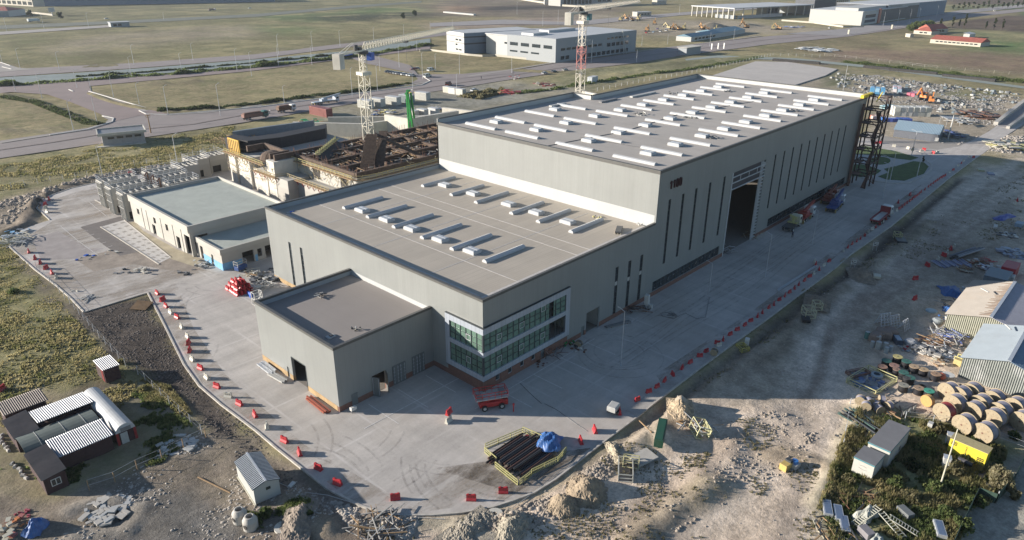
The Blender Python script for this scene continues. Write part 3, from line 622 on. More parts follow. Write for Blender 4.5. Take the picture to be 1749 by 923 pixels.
ROOFH=panel_mat('roof_high',(0.41,0.375,0.33),.55,.09,'x',.16,.7,.3)
ROOFA=panel_mat('roof_annex',(0.255,0.23,0.21),2.4,.06,'x',.22,.8,.25)
CAPM=mat('coping',(0.085,0.085,0.08),.5,var=.15,scale=1)
SKYL=mat('skylight_white',(0.44,0.45,0.45),.35,var=.05); SKYB=mat('vent_grey',(0.36,0.39,0.42),.5,var=.12); CLAD=panel_mat('silver_band',(0.34,0.37,0.41),.8,.1,'xy',.9,.4,.1)
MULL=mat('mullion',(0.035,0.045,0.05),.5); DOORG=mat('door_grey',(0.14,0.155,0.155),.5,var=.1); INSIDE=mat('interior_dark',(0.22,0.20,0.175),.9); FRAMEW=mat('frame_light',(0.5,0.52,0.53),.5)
hall=root('factory_hall',(0,0,0),0,'huge grey panelled hall with low front wing, taller rear block and 1100 on its side','factory')
H1,H2,HA=15.5,25.45,10.6; XL,XT,WY_=45.5,154.5,61.0; AX0,AY0,AY1=-18.1,11.4,33.2
def wall(mb,axis,c0,c1,u0,u1,z0,z1,ops=()):
    """wall slab between c0..c1 on the other axis, u along the wall, with rectangular openings (u0,u1,z0,z1)"""
    us=sorted({u0,u1,*[o[0] for o in ops],*[o[1] for o in ops]}); 
    for a,b in zip(us,us[1:]):
        if b<=u0 or a>=u1: continue
        cuts=sorted([(max(o[2],z0),min(o[3],z1)) for o in ops if o[0]<=a+1e-6 and o[1]>=b-1e-6]); z=z0
        segs=[]
        for c,d in cuts:
            if c>z+1e-6: segs.append((z,c))
            z=max(z,d)
        if z<z1-1e-6: segs.append((z,z1))
        for s,e in segs:
            if axis=='x': mb.box(a,b,c0,c1,s,e)
            else: mb.box(c0,c1,a,b,s,e)
slT=[(x-.55,x+.35,5.9,19.1) for x in (50.0,54.9,59.9,65.5,71.6)]+[(x-.4,x+.4,6.1,19.3) for x in (96.2,101.1,106.1,111.1,116,121,126,131.1,136,141)]
slL=[(x-.5,x+.45,.9,10.2) for x in (33.8,37.8,41.7)]
gate=(75.0,91.2,0,19.1); strip1=(46.4,73.2,.95,3.05); strip2=(97.5,149,.95,3.1)
dl1=(25.3,29.1,0,4.1); dl2=(23.9,24.8,0,1.9)
# brick windows below the glazed corner
bw=[(x,x+.9,.75,1.85) for x in (2.6,5.4,8.2,10.9)]+[(13.2,14.2,.1,2.0)]
mb=MB(); T=.35
wall(mb,'x',0,T,0,XL,.9,H1,slL+[dl1,dl2,(-1,20,.9,2.15)]+[(0.0,20.0,2.1,11.0)])      # long side, low wing (glazed corner built apart)
wall(mb,'y',0,T,T,WY_,.9,H1,[(48.6,49.5,.9,10.1),(52.7,53.6,.9,10.1),(0,7.9,.9,11.0)])
wall(mb,'x',WY_-T,WY_,T,XL,.0,H1)
mb.build('wall',WALL,hall)
mb=MB(); wall(mb,'x',0,T,XL,XT,.9,H2,slT+[gate,strip1,strip2]); 
wall(mb,'y',XL,XL+T,T,WY_,H1-1.0,H2); wall(mb,'y',XT-T,XT,T,54.4,0,H2+.9); wall(mb,'x',WY_-T,WY_,XL,96.8,0,H2+.9); wall(mb,'y',96.8-T,96.8,54.4,WY_-T,20,H2+.9); wall(mb,'x',54.4-T,54.4,96.8,XT-T,0,H2+.9,[(99,113,0,14)])
wall(mb,'y',XT-T,XT,0,0.4,0,.9)
mb.build('wall',WALL,hall)
mb=MB(); wall(mb,'x',AY0,AY0+T,AX0,0,.9,HA,[(-12.1,-9.6,0,3.35)]); wall(mb,'y',AX0,AX0+T,AY0+T,AY1,.9,HA,[(19.7,23.6,0,4.25),(24.7,25.4,0,1.9)]); wall(mb,'x',AY1-T,AY1,AX0+T,0,.9,HA)
mb.build('wall',WALL,hall)
# plinth
BRT=mat('plinth_tan',(0.36,0.25,0.13),.9,var=.2,scale=1)
mb=MB(); wall(mb,'x',-.03,T,0,XT,0,.9,[dl1,dl2,gate,(2.6,3.5,.75,1),(5.4,6.3,.75,1),(8.2,9.1,.75,1),(10.9,11.8,.75,1),(13.2,14.2,.1,1),(-1,20,.9,2),(150.5,152,0,.9)]); wall(mb,'x',-.03,T,0,20,.9,2.1,bw)
wall(mb,'x',AY0-.03,AY0+T,AX0,0,0,.9,[(-12.1,-9.6,0,.9)]); wall(mb,'y',-.03,T,T,AY0,0,.9); wall(mb,'y',-.03,T,T,7.9,.9,2.1)
mb.build('brick_plinth',BRICK,hall)
mb=MB(); wall(mb,'y',AX0-.03,AX0+T,AY0+.4,AY1,0,.9,[(19.7,23.6,0,.9),(24.7,25.4,0,.9)]); mb.build('plinth',BRT,hall); mb=MB(); wall(mb,'y',-.03,T,AY1,WY_,0,.9); mb.build('plinth',BRT,hall)
# roofs
mb=MB(); mb.box(T,XL,T,WY_-T,14.0,14.4); mb.build('roof',ROOFL,hall)
mb=MB(); mb.box(T+.01,XL-.01,.36+1.2,2.6,14.41,14.42); mb.box(2.0,2.5,3,57,14.41,14.425)
for y in (14.5,30.5,46.5): mb.box(1.5,44,y,y+.18,14.405,14.42)
for x in (10,25,28.5): mb.box(x,x+.15,1.6,59,14.405,14.43)
mb.build('roof_seam',mat('seam',(0.47,0.45,0.42),.8,var=.15),hall)
mb=MB(); mb.box(XL+T,96.8,T,WY_-T,24.6,25.1); mb.box(96.8,XT-T,T,54.4-T,24.6,25.1); mb.build('roof',ROOFH,hall)
mb=MB(); mb.poly([(47,28,25.14),(70,24.5,25.14),(95,26,25.14),(130,20,25.14)],.12); mb.poly([(60,5,25.14),(58,28,25.14)],.06); mb.build('cable',DARK,hall)
mb=MB(); mb.box(AX0+T,0,AY0+T,AY1-T,9.2,9.5); mb.build('roof',ROOFA,hall)
# copings
mb=MB()
def cap(x0,x1,y0,y1,z): mb.box(x0,x1,y0,y1,z,z+.12)
c=.07
mb.box(-c,T+.1,-c,WY_+c,H1-.35,H1+.06) ; mb.box(T+.1,XL+.0,-c,T+.05,H1-.35,H1+.055); mb.box(T+.1,XL,WY_-T-.05,WY_+c,H1-.2,H1+.05)
mb.box(XL-c,XL+T+.1,-c,WY_+c,H2-.62,H2+.06); mb.box(XL+T+.1,XT+c,-c,T+.05,H2-.5,H2+.055)
z=H2+.9; mb.box(XL+T+.11,96.9,WY_-T-.05,WY_+c,z-.2,z+.05); mb.box(96.8-T-.05,96.8+c,54.4,WY_-T-.06,z-.2,z+.045); mb.box(96.8+c+.01,XT+c,54.4-T-.05,54.4+c,z-.2,z+.05); mb.box(XT-T-.05,XT+c,T+.1,54.4-T-.06,z-.2,z+.045)
mb.box(AX0-c,AX0+T+.1,AY0-c,AY1+c,HA-.35,HA+.06); mb.box(AX0+T+.11,0.0-.08,AY0-c,AY0+T+.05,HA-.35,HA+.055); mb.box(AX0+T+.11,-.08,AY1-T-.05,AY1+c,HA-.35,HA+.055)
mb.build('coping',CAPM,hall)
# membrane upstands on the inner faces
mb=MB(); e=.012
mb.box(T,T+e,T,WY_-T,14.4,H1-.36); mb.box(T+e,XL,WY_-T-e,WY_-T,14.4,H1-.21); mb.box(AX0+T,AX0+T+e,AY0+T,AY1-T,9.5,HA-.36); mb.box(AX0+T+e,0,AY1-T-e,AY1-T,9.5,HA-.36)
mb.build('membrane_upstand',MEMG,hall)
mb=MB(); mb.box(XL-e,XL,T,WY_-T-e,14.4,16.9); mb.build('membrane_upstand',MEMB,hall); mb=MB(); mb.box(-e-.0,-.0005,AY0+T,AY1-T,9.5,10.3); mb.build('membrane_upstand',MEMB,hall); mb=MB(); mb.box(XL+T,96.8-T,WY_-T-e,WY_-T,25.1,H2+.69); mb.box(96.8-T-e,96.8-T,54.4,WY_-T-e,25.1,H2+.69); mb.box(96.8-T,XT-T,54.4-T-e,54.4-T,25.1,H2+.69); mb.box(XT-T-e,XT-T,T,54.4-T-e,25.1,H2+.69)
mb.build('membrane_upstand',MEMB,hall)
# skylights and vents
def skylight(lx=9.6):
    mb=MB(); w=.54; pr=[(-w,0),(-w,.22),(-w*.72,.44),(0,.56),(w*.72,.44),(w,.22),(w,0)]
    v=[(-lx/2,p[0],p[1]) for p in pr]+[(lx/2,p[0],p[1]) for p in pr]; k=len(pr)
    mb.add(v,[tuple(reversed(range(k))),tuple(range(k,2*k))]+[(i,i+1,k+i+1,k+i) for i in range(k-1)])
    return mb
def vent():
    mb=MB(); mb.cbox(0,0,0,2.7,1.9,.62,0,.12); return mb
slm=skylight().build('skylight',SKYL,hall); vtm=vent().build('roof_vent',SKYL,hall); sb=MB()
for k in (-.45,.45): sb.cbox(0,k,.55,2.3,.62,.12)
vtt=sb.build('louvre',SKYB,vtm)
first=[True,True]
def sky_at(x,y,z,rz):
    o=slm if first[0] else slm.copy()
    if not first[0]: COL.objects.link(o)
    first[0]=False; o.parent=hall; o.location=(x,y,z); o.rotation_euler=(0,0,rz)
def vent_at(x,y,z,rz):
    if first[1]: o=vtm; first[1]=False
    else:
        o=vtm.copy(); COL.objects.link(o); q=vtt.copy(); COL.objects.link(q); q.parent=o
    o.parent=hall; o.location=(x,y,z); o.rotation_euler=(0,0,rz)
def lift(x,y,za=24.4,zb=25.25): k=(60-zb)/(60-za); return CAM[0]+(x-CAM[0])*k, CAM[1]+(y-CAM[1])*k
for y0,xs in ((10.1,(52.3,62.3,73.8,86.4,97.6,109,119.1,129.6,139.8,149.9)),(25.4,(52.7,63.1,74.1,87.3,98.9,110,120.4,131,141.2,151.4)),(40.8,(53.2,63.2,74.4,87.7,98.9,109.8,120.6,131.3,141.9,151.8)),(53.9,(53.1,63.3,74.4,87.4))):
    for x in xs: a=lift(x,y0); sky_at(min(a[0],151.5),a[1],25.1,R(90))
for y0,xs in ((11,(58.5,69.1,80.5,90.8,101.8,112.8,122.9,133.9,144.2)),(26.5,(59,70.1,81.2,92.3,103.1,113.5,124.1,134.8,145.5)),(41.8,(59.2,70.1,81.7,92.6,103.4,114.0,124.7,135.2,146.0)),(54.6,(59,81.3))):
    for x in xs: a=lift(x,y0); vent_at(a[0],a[1],25.1,R(90))
for y in (51.5,43.6,35.5,27.4,19.5,11.5): sky_at(16.6,y,14.4,0)
for y in (51.8,42.5,35,25,18,10): sky_at(37.5,y,14.4,0)
for y in (47.7,39.8,32.3,24.4,16.3): vent_at(13.6,y,14.4,R(90))
for y in (48.7,39.7,29.3,21.8,13.8): vent_at(36.6,y,14.4,R(90))
# slit windows: glass set back in the wall, thin transoms
def slit(axis,u0,u1,z0,z1,c,parent=hall):
    mb=MB(); 
    if axis=='x': mb.box(u0,u1,c+.14,c+.20,z0,z1)
    else: mb.box(c+.14,c+.20,u0,u1,z0,z1)
    g=mb.build('window',GLASSD,parent); mb=MB(); z=z0
    while z<z1+.01:
        if axis=='x': mb.box(u0,u1,c+.08,c+.139,z,min(z+.06,z1+.0))
        else: mb.box(c+.08,c+.139,u0,u1,z,min(z+.06,z1))
        z+=1.1
    for u in (u0,u1-.05):
        if axis=='x': mb.box(u,u+.05,c+.07,c+.138,z0+.01,z1-.01)
        else: mb.box(c+.07,c+.138,u,u+.05,z0+.01,z1-.01)
    mb.build('frame',MULL,g); return g
for s in slT+slL: slit('x',*s,0)
slit('y',48.6,49.5,.9,10.1,0); slit('y',52.7,53.6,.9,10.1,0)
for u,z in ((33.8,6.6),(37.8,6.2),(41.7,6.2)): mb=MB(); mb.box(u-.38,u+.33,.03,.06,z,z+.75); mb.build('window_sheet',LGREY,hall)
for s in (strip1,strip2):
    mb=MB(); mb.box(s[0],s[1],.18,.22,s[2],s[3]); g=mb.build('window',GLASSD,hall); mb=MB(); x=s[0]; 
    while x<s[1]: mb.box(x,x+.07,.1,.178,s[2],s[3]); x+=1.45
    mb.box(s[0],s[1],.12,.176,2.2,2.26); mb.build('frame',MULL,g)
    mb=MB(); rr=random.Random(3)
    x=s[0]+1
    while x<s[1]-1:
        z=1.3+rr.random()*.8
        if rr.random()<.75: mb.bar((x,.16,z),(x+.3,.16,z+rr.uniform(-.5,.6)),.05)
        x+=rr.uniform(1.2,3.0)
    mb.build('glazing_tape',LGREY,g)
# brick windows, personnel doors
for s in bw[:4]:
    mb=MB(); mb.box(s[0],s[1],.15,.2,s[2],s[3]); g=mb.build('window',GLASSD,hall); mb=MB()
    for a in ((s[0],s[0]+.07,s[2],s[3]),(s[1]-.07,s[1],s[2],s[3]),(s[0]+.08,s[1]-.08,s[2],s[2]+.07),(s[0]+.08,s[1]-.08,s[3]-.07,s[3])): mb.box(a[0],a[1],.05,.14,a[2],a[3])
    mb.build('frame',FRAMEW,g)
for s,c_,ax in (((13.2,14.2,.1,2.0),0,'x'),(dl2,0,'x'),((24.7,25.4,0,1.9),AX0,'y')):
    mb=MB(); 
    if ax=='x': mb.box(s[0],s[1],c_+.12,c_+.2,0,s[3])
    else: mb.box(c_+.12,c_+.2,s[0],s[1],0,s[3])
    mb.build('door',DOORG,hall)
mb=MB(); mb.box(-15.9,-14.9,AY0-.09,AY0-.035,0.02,1.95); mb.build('door',DOORG,hall)
# open bay in the long side
mb=MB(); mb.box(25.3,29.1,3.2,3.35,0,4.4); mb.box(25.0,25.15,.4,3.2,0,4.4); mb.box(29.25,29.4,.4,3.2,0,4.4); mb.box(25,29.4,.4,3.35,4.4,4.5); mb.build('bay_lining',LGREY,hall)
mb=MB(); mb.box(28.6,29.0,-.1,-.04,0,4.1); mb.build('door_frame',DOORG,hall)
# annex side: three double doors, the first one open
def dgate(x0,x1,z,open_=False):
    y=AY0-.035
    if open_:
        for s,xx,an in ((1,x0,-1.15),(-1,x1,1.2)):
            w=(x1-x0)/2-.05; mb=MB(); mb.box(0,w*s,-.05,.03,.05,z) if s>0 else mb.box(-w,0,-.05,.03,.05,z)
            o=mb.build('door',DOORG,hall,(xx,y,0),an if s>0 else an); q=MB()
            for t in (.1,.9): q.box((w*t-.03)*s if s>0 else -w*t-.03,(w*t+.03)*s if s>0 else -w*t+.03,-.085,-.052,.3,z-.2)
            q.build('bolt',GALV,o)
    else:
        for a,b in ((x0,(x0+x1)/2-.02),((x0+x1)/2+.02,x1)):
            mb=MB(); mb.box(a,b,y-.06,y,.03,z); o=mb.build('door',DOORG,hall); q=MB()
            for t in (.22,.8): 
                xx=a+(b-a)*t; q.box(xx-.025,xx+.025,y-.1,y-.062,.2,z-.15)
                for k in range(5): q.box(xx-.12,xx+.12,y-.095,y-.063,.4+k*.62,.46+k*.62)
            q.build('bolt',GALV,o)
dgate(-12.1,-9.6,3.3,True); dgate(-8.3,-5.8,3.35); dgate(-4.5,-2.0,3.4)
mb=MB(); mb.box(AX0-.03,AX0+.02,19.55,19.7,0,4.3); mb.box(AX0-.03,AX0+.02,23.6,23.75,0,4.3); mb.box(AX0-.029,AX0+.019,19.7,23.6,4.25,4.4); mb.build('door_frame',MULL,hall)
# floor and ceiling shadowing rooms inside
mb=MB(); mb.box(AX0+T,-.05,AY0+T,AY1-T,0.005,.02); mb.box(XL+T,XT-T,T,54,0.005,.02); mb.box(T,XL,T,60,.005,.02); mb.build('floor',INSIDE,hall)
# cream bars standing in for the daylight strip inside the gate; columns
mb=MB(); mb.box(60,110,14,15.2,10.6,12.0); mb.box(60,110,14.3,15,12.1,12.5); mb.build('painted_light_strip',CREAM,hall)
mb=MB(); 
for x in (72,84,96): mb.box(x,x+.6,30,30.6,0,24.6)
mb.build('column',STEEL,hall)
# gate: light frame, three transoms, panelled upper part, right jamb tower
mb=MB(); gx0,gx1=75.0,91.2
mb.box(gx0,gx0+.25,-.12,.3,0,19.1)
for z in (15.3,16.7,18.0): mb.box(gx0+.25,gx1-.2,-.18,.05,z,z+.16)
for x in (78.9,83,87): mb.box(x,x+.1,-.1,.02,16.86,18.0)
mb.build('gate_frame',FRAMEW,hall)
mb=MB(); mb.box(gx0+.25,89.6,.1,.18,15.4,19.0); mb.build('gate_panel',mat('gate_dark',(0.03,0.03,0.04),.5),hall)
mb=MB(); 
for x in (88.9,89.5,90.2): mb.box(x,x+.18,-.05+.1*(x-88.9),.25,0,19)
for k in range(24): mb.box(90.42,91.15,.05,.2,.3+k*.78,.55+k*.78)
mb.build('gate_jamb',FRAMEW,hall)
# glazed corner box
E_=.38
mb=MB()
mb.box(-E_,20.0,-E_,0,10.0,11.0); mb.box(-E_,0,0,7.9,10.0,11.0)
mb.box(-E_,20.0,-E_,0,6.25,7.0); mb.box(-E_,0,0,7.9,6.25,7.0)
mb.box(-E_,20.0,-E_,0,2.1,3.0); mb.box(-E_,0,0,7.9,2.1,3.0)
for z0,z1 in ((3.0,6.25),(7.0,10.0)): mb.box(19.0,20.0,-E_,0,z0,z1); mb.box(-E_,0,7.0,7.9,z0,z1)
gb=mb.build('cladding_band',CLAD,hall)
mb=MB(); mb.box(-E_-.03,20.03,-E_-.03,0,11.001,11.07); mb.box(-E_-.03,0,0,7.93,11.001,11.07); mb.box(-E_-.01,20,-E_-.01,-.01,2.03,2.1); mb.box(-E_-.01,-.01,0,7.9,2.03,2.1)
for z0,z1 in ((3.0,6.25),(7.0,10.0)): mb.box(-E_+.05,-.05,-E_+.05,-.05,z0,z1)
mb.build('corner_trim',MULL,hall)
rg=random.Random(11)
for z0,z1 in ((3.0,6.25),(7.0,10.0)):
    g=MB(); 
    if z0<4: g.box(0,15.0,-.16,-.10,z0,z1)
    else: g.box(0,14.9,-.16,-.10,z0,z1); g.box(16.0,19.0,-.16,-.10,z0,z1)
    go=g.build('glass',GLASSG,hall)
    fm=MB(); x=0.0
    while x<19.01:
        fm.box(x-.05,x+.05,-.24,-.161,z0,z1); x+=19/15
    for k in (1,2): z=z0+(z1-z0)*k/3; fm.box(0,19 if z0>4 else 15.1,-.22,-.163,z-.04,z+.04)
    fm.build('mullion',MULL,go)
    g=MB(); g.box(-.16,-.10,0,7.0,z0,z1); go=g.build('glass',GLASSG,hall)
    fm=MB()
    for k in range(7): y=k*7/6.0; fm.box(-.24,-.161,y-.05,y+.05,z0,z1)
    for k in (1,2): z=z0+(z1-z0)*k/3; fm.box(-.22,-.163,0,7,z-.04,z+.04)
    fm.build('mullion',MULL,go)
    vm=MB()
    for k,fr in ((2,1),(6,1),(10,1)) if z0<4 else ((2,1),(6,1),(10,2)):
        a=k*19/15+.1; b=a+19/15-.2; zz=z0+(z1-z0)*(fr)/3-.02 ; zt=zz+(z1-z0)/3-.05
        for q in ((a,a+.07,zz,zt),(b-.07,b,zz,zt),(a+.07,b-.07,zz,zz+.07),(a+.07,b-.07,zt-.07,zt)): vm.box(q[0],q[1],-.27,-.241,q[2],q[3])
    for k in (2,):
        a=k*7/6+.1; b=a+7/6-.2; zz=z0+(z1-z0)/3; zt=zz+(z1-z0)/3-.05
        for q in ((a,a+.07,zz,zt),(b-.07,b,zz,zt),(a+.07,b-.07,zz,zz+.07),(a+.07,b-.07,zt-.07,zt)): vm.box(-.27,-.241,q[0],q[1],q[2],q[3])
    vm.build('opening_light',FRAMEW,hall)
# rooms behind the glass: floors, back wall, pale blinds
mb=MB(); mb.box(.36,20,8.2,8.35,2,11); mb.box(20.1,20.25,.3,8.2,2,11); mb.build('room_wall',mat('room_wall',(0.30,0.32,0.28),.9),hall)
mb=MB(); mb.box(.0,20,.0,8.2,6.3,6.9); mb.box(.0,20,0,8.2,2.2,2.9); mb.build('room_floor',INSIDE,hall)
# number on the side
DIG={'1':[[(-.22,.9),(.1,1.35),(.1,0)]],'0':[[(-.28,.25),(-.28,1.1),(-.12,1.35),(.14,1.35),(.3,1.1),(.3,.25),(.14,0),(-.12,0),(-.28,.25)]]}
for i,ch in enumerate('1100'):
    mb=MB()
    for pl in DIG[ch]:
        for a,b in zip(pl,pl[1:]): mb.bar((49.6+i*1.12+a[0],-.10,21.25+a[1]*1.12),(49.6+i*1.12+b[0],-.10,21.25+b[1]*1.12),.36,.16)
    mb.build('number',mat('number_dark',(0.05,0.012,0.015),.5),hall)
# things lying on the roofs
def scraps(name,label,x,y,z,r,n,cols,seed,cat='scrap pile',hmax=.35,stick=False,group=None,loc=None):
    rr=random.Random(seed); t=root(name,(x,y,z),0,label,cat,group); by={}
    for i in range(n):
        a=rr.random()*6.28; d=r*math.sqrt(rr.random()); c=rr.choice(cols); mb=by.setdefault(c.name,(MB(),c))[0]
        cx,cy=d*math.cos(a),d*math.sin(a); zz=rr.random()*hmax
        if stick: L=rr.uniform(.5,1.0)*r*1.3; an=rr.uniform(0,3.14); mb.bar((cx-L/2*math.cos(an),cy-L/2*math.sin(an),.05+zz),(cx+L/2*math.cos(an),cy+L/2*math.sin(an),.05+zz*rr.uniform(.3,1.5)),rr.uniform(.05,.14))
        else: mb.cbox(cx,cy,max(zz-.2,0),rr.uniform(.15,.5)*max(r,.8),rr.uniform(.12,.35)*max(r,.8),rr.uniform(.05,.3),rr.random()*3)
    for k,(mb,c) in by.items(): mb.build('scraps',c,t)
    return t
def atp(px,py,z): p=G(px,py,z); return p.x,p.y
a=atp(548,508,9.5); scraps('offcut_heap','white and dark offcuts heaped near the middle of the annex roof',a[0],a[1],9.5,.9,14,[WHITE,DARK,LGREY],3,hmax=.5,stick=True)
a=atp(607,564,9.5); scraps('offcut_heap','small heap of beige rubble by the right edge of the annex roof',a[0],a[1],9.5,.8,12,[CREAM,DARK,LGREY],4,hmax=.5)
a=atp(565,576,9.5); t=root('hatch',(a[0],a[1],9.5),.0,'pale square hatch at the front corner of the annex roof','hatch'); mb=MB(); mb.cbox(0,0,0,1.3,1.0,.2,0,.05); mb.build('curb',LGREY,t); mb=MB(); mb.cbox(.1,0,.2,.5,.5,.12); mb.build('lid',DARK,t)
a=atp(1057,395,14.4); t=root('pallet_of_panels',(a[0],a[1],14.4),.5,'dark panels on a pallet near the right corner of the lower roof','pallet'); mb=MB(); mb.cbox(0,0,.18,3.2,1.1,.3); mb.build('panels',DARK,t); mb=MB(); [mb.cbox(0,k,0,3.6,.12,.16) for k in (-.5,0,.5)]; mb.build('pallet',CREAM,t)
a=atp(1020,372,14.4); scraps('offcut_heap','yellowish scraps by the foot of the tall wall, above the last skylight',a[0],a[1],14.4,1.0,12,[CREAM,LGREY,PALEY],5)
a=atp(1095,383,14.4); scraps('offcut_heap','white scraps where the low roof meets the tall wall at the right',a[0],a[1],14.4,1.0,14,[WHITE,LGREY],6,hmax=.6)
a=atp(498,363,14.4); scraps('offcut_heap','blue bags in the shaded left corner of the lower roof',a[0],a[1],14.4,.8,7,[BLUE,WHITE],7)
for (x,y,lab,s) in ((1245,157,'dark bundle between skylights near the far end of the upper roof',8),(1178,201,'white and yellow heap beside a skylight in the middle of the upper roof',9),(1092,196,'long pale strip of scraps left of the middle of the upper roof',10),(1222,236,'dark scraps beside a vent near the right edge of the upper roof',12),(1360,190,'small dark bundle near the far right edge of the upper roof',13),(1150,160,'small dark scraps by the far parapet of the upper roof',15)):
    a=atp(x,y,25.1); scraps('offcut_heap',lab,a[0],a[1],25.1,1.6,12,[DARK,CREAM,WHITE] if s in (9,10) else [DARK,MGREY,LGREY],s,hmax=.5,stick=s%2==0)
for (x0,y0,x1,y1,lab) in ((940,183,965,178,'panels laid beside the left parapet of the upper roof'),(1025,176,1052,170,'dark panels in the shade of the parapet step on the upper roof'),(1078,167,1118,159,'pale panels beside the rear parapet of the upper roof')):
    a=atp(x0,y0,25.1); b=atp(x1,y1,25.1); mb=MB(); mb.bar((a[0],a[1],25.3),(b[0],b[1],25.3),1.0,.35); tag(mb.build('panel_stack',MGREY if 'dark' in lab else LGREY),lab,'panel stack')
# ------------------------------------------------------------------ flat concrete building beside the hall
ROOFG=mat('roof_greenish',(0.37,0.395,0.35),.85,var=.12,scale=.3,dirt=.4,dcol=(0.36,0.38,0.35)); LBLUE=mat('insulation_blue',(0.16,0.36,0.55),.8,var=.15); SHADE_FILL=mat('shade_fill',(0.05,0.045,0.04),.95)  # last one: near-black colour standing in for the shade inside openings
CW=panel_mat('concrete_wall',(0.40,0.385,0.345),2.6,.12,'z',.35,.9,.35)
def flat_building():
    t=root('concrete_building',(0,0,0),0,'unfinished two step flat concrete building with greenish roofs left of the grey hall','building')
    x0,x1,y0,y1,h=-6.4,16.6,84.3,117.2,7.2; T=.35
    mb=MB(); ops=[(112.2,113.6,3.1,4.5),(102.5,103.9,3.1,4.6),(95.8,97.2,3.0,4.6),(103.6,105.4,0,2.5),(90.1,92.0,0,3.0),(84.35,87.4,0,4.6)]
    wall(mb,'y',x0,x0+T,y0+T,y1,0,h,ops); wall(mb,'x',y0,y0+T,x0,x1,0,h,[(x0+.9,x0+4,0,4.6)]); wall(mb,'x',y1-T,y1,x0+T,x1,0,h); wall(mb,'y',x1-T,x1,y0+T,y1-T,0,h)
    mb.box(x0-.25,x0,y0-.2,y1+.2,5.6,7.22); mb.box(x0-.25,x1,y0-.25,y0,5.6,7.215)
    for y in (88.6,93,99.5,107.5,110.3): mb.box(x0-.1,x0,y,y+.22,0,5.6)
    mb.build('wall',CW,t)
    mb=MB(); mb.box(x0+T,x1-T,y0+T,y1-T,6.2,6.5); mb.build('roof',ROOFG,t)
    mb=MB(); mb.box(x0+.6,x0+.7,y0+4,y1-1,0,6.1); mb.box(x0+4.2,x0+4.35,y0+.5,y0+4,0,6); mb.build('inner_wall',SHADE_FILL,t)  # near-black sheets: the unlit inside behind the openings, put into colour
    xa,xb,ya,yb,hh=-5.4,16.6,72.3,84.0,4.7
    mb=MB(); wall(mb,'y',xa,xa+T,ya+T,yb,0,hh,[(81.1,82.4,0,3.0),(76.4,77.3,.5,2.4)]); wall(mb,'x',ya,ya+T,xa,xb,0,hh,[(-.9,1.7,0,2.8),(4.4,6.2,0,2.8),(2.6,3.6,.8,2.6),(8,10,0,2.8)]); wall(mb,'y',xb-T,xb,ya+T,yb,0,hh)
    mb.box(xa-.15,xa,ya-.15,yb,3.5,4.72); mb.box(xa-.15,xb,ya-.16,ya,3.5,4.715); mb.build('wall',CW,t)
    mb=MB(); mb.box(xa+T,xb-T,ya+T,yb,4.0,4.25); mb.build('roof',ROOFG,t)
    mb=MB(); mb.box(xa+1.5,xb-1,ya+4,ya+4.1,0,3.9); mb.build('inner_wall',SHADE_FILL,t)  # another near-black sheet in place of the shade indoors
    mb=MB(); mb.box(xa-.06,xa-.005,ya,76.3,0,1.5); mb.box(xa-.06,xa-.005,77.4,81.0,0,1.5); mb.build('insulation_boards',LBLUE,t); mb=MB(); mb.box(xa,-1.0,ya-.06,ya-.005,0,1.6); mb.box(1.9,2.5,ya-.06,ya-.005,0,1.5); mb.build('insulation_boards',LBLUE,t)
flat_building()
# ------------------------------------------------------------------ concrete cells with railings
def cell(lx,ly,h):
    t=root('concrete_cell',(0,0,0),0,'x','concrete cell')
    mb=MB(); T=.3
    wall(mb,'y',0,T,0,ly,0,h,[(.5,ly-.5,.2,2.6)]); wall(mb,'x',0,T,T,lx,0,h,[(.6,3.2,.2,2.3)]); wall(mb,'x',ly-T,ly,T,lx,0,h); wall(mb,'y',lx-T,lx,T,ly-T,0,h); mb.box(T,lx-T,T,ly-T,h-1.7,h-1.5)
    k=1
    while k<lx: mb.box(k,k+.2,T,ly-T,h-.5,h-.1); k+=1.5
    mb.build('wall',CW,t)
    mb=MB(); mb.box(.7,.8,.5,ly-.5,.2,2.7); mb.box(.8,3.5,.7,.8,.2,2.4); mb.build('opening',SHADE_FILL,t)  # dark boards behind the openings paint the shade within
    mb=MB()
    for z in (.5,1.05): mb.poly([(.1,.1,h+z),(lx-.1,.1,h+z),(lx-.1,ly-.1,h+z),(.1,ly-.1,h+z),(.1,.1,h+z)],.07)
    for i in range(int(lx/1.6)+1):
        for y in (.1,ly-.1): mb.bar((.1+i*1.6,y,h),(.1+i*1.6,y,h+1.1),.07)
    mb.build('railing',GALV,t)
    mb=MB()
    for k in range(4): mb.box(-.35,-.01,.2+k*(ly-.4)/4,.3+k*(ly-.4)/4,.1,h-.3)
    for z in (h-.4,h-1.9,3.2): mb.box(-.34,-.011,.2,ly-.3,z,z+.12)
    mb.build('ladder_frame',LGREY,t); return t
cl=[(-7.2,118.9,9,4.0,7,'nearest of the three railed concrete cells left of the greenish roof'),(-7.4,126.2,9,4.0,7,'middle one of the three railed concrete cells left of the greenish roof'),(-7.0,133.6,9,4.2,7,'outermost of the three railed concrete cells, beside the curved kerb'),
 (4.2,119.2,8,3.8,7,'nearest railed cell of the middle row behind the greenish roof'),(4.4,126.6,8,3.8,7,'middle railed cell of the middle row behind the greenish roof'),(4.6,133.8,8,3.8,7,'rearmost railed cell of the middle row behind the greenish roof'),
 (20.8,143.5,5.4,6,5.6,'large grey cell with an open black base, left one before the scaffolded block'),(14.6,136.4,5.4,6,6.2,'pale railed cell set back behind the large grey cells'),(27.2,145.5,5.4,6,5.4,'large grey cell with an open black base, right one against the scaffolded block')]
for x,y,lx,ly,h,lab in cl: put(cell,(x,y,0),0,lab,'concrete cells with white railings',args=(lx,ly,h))
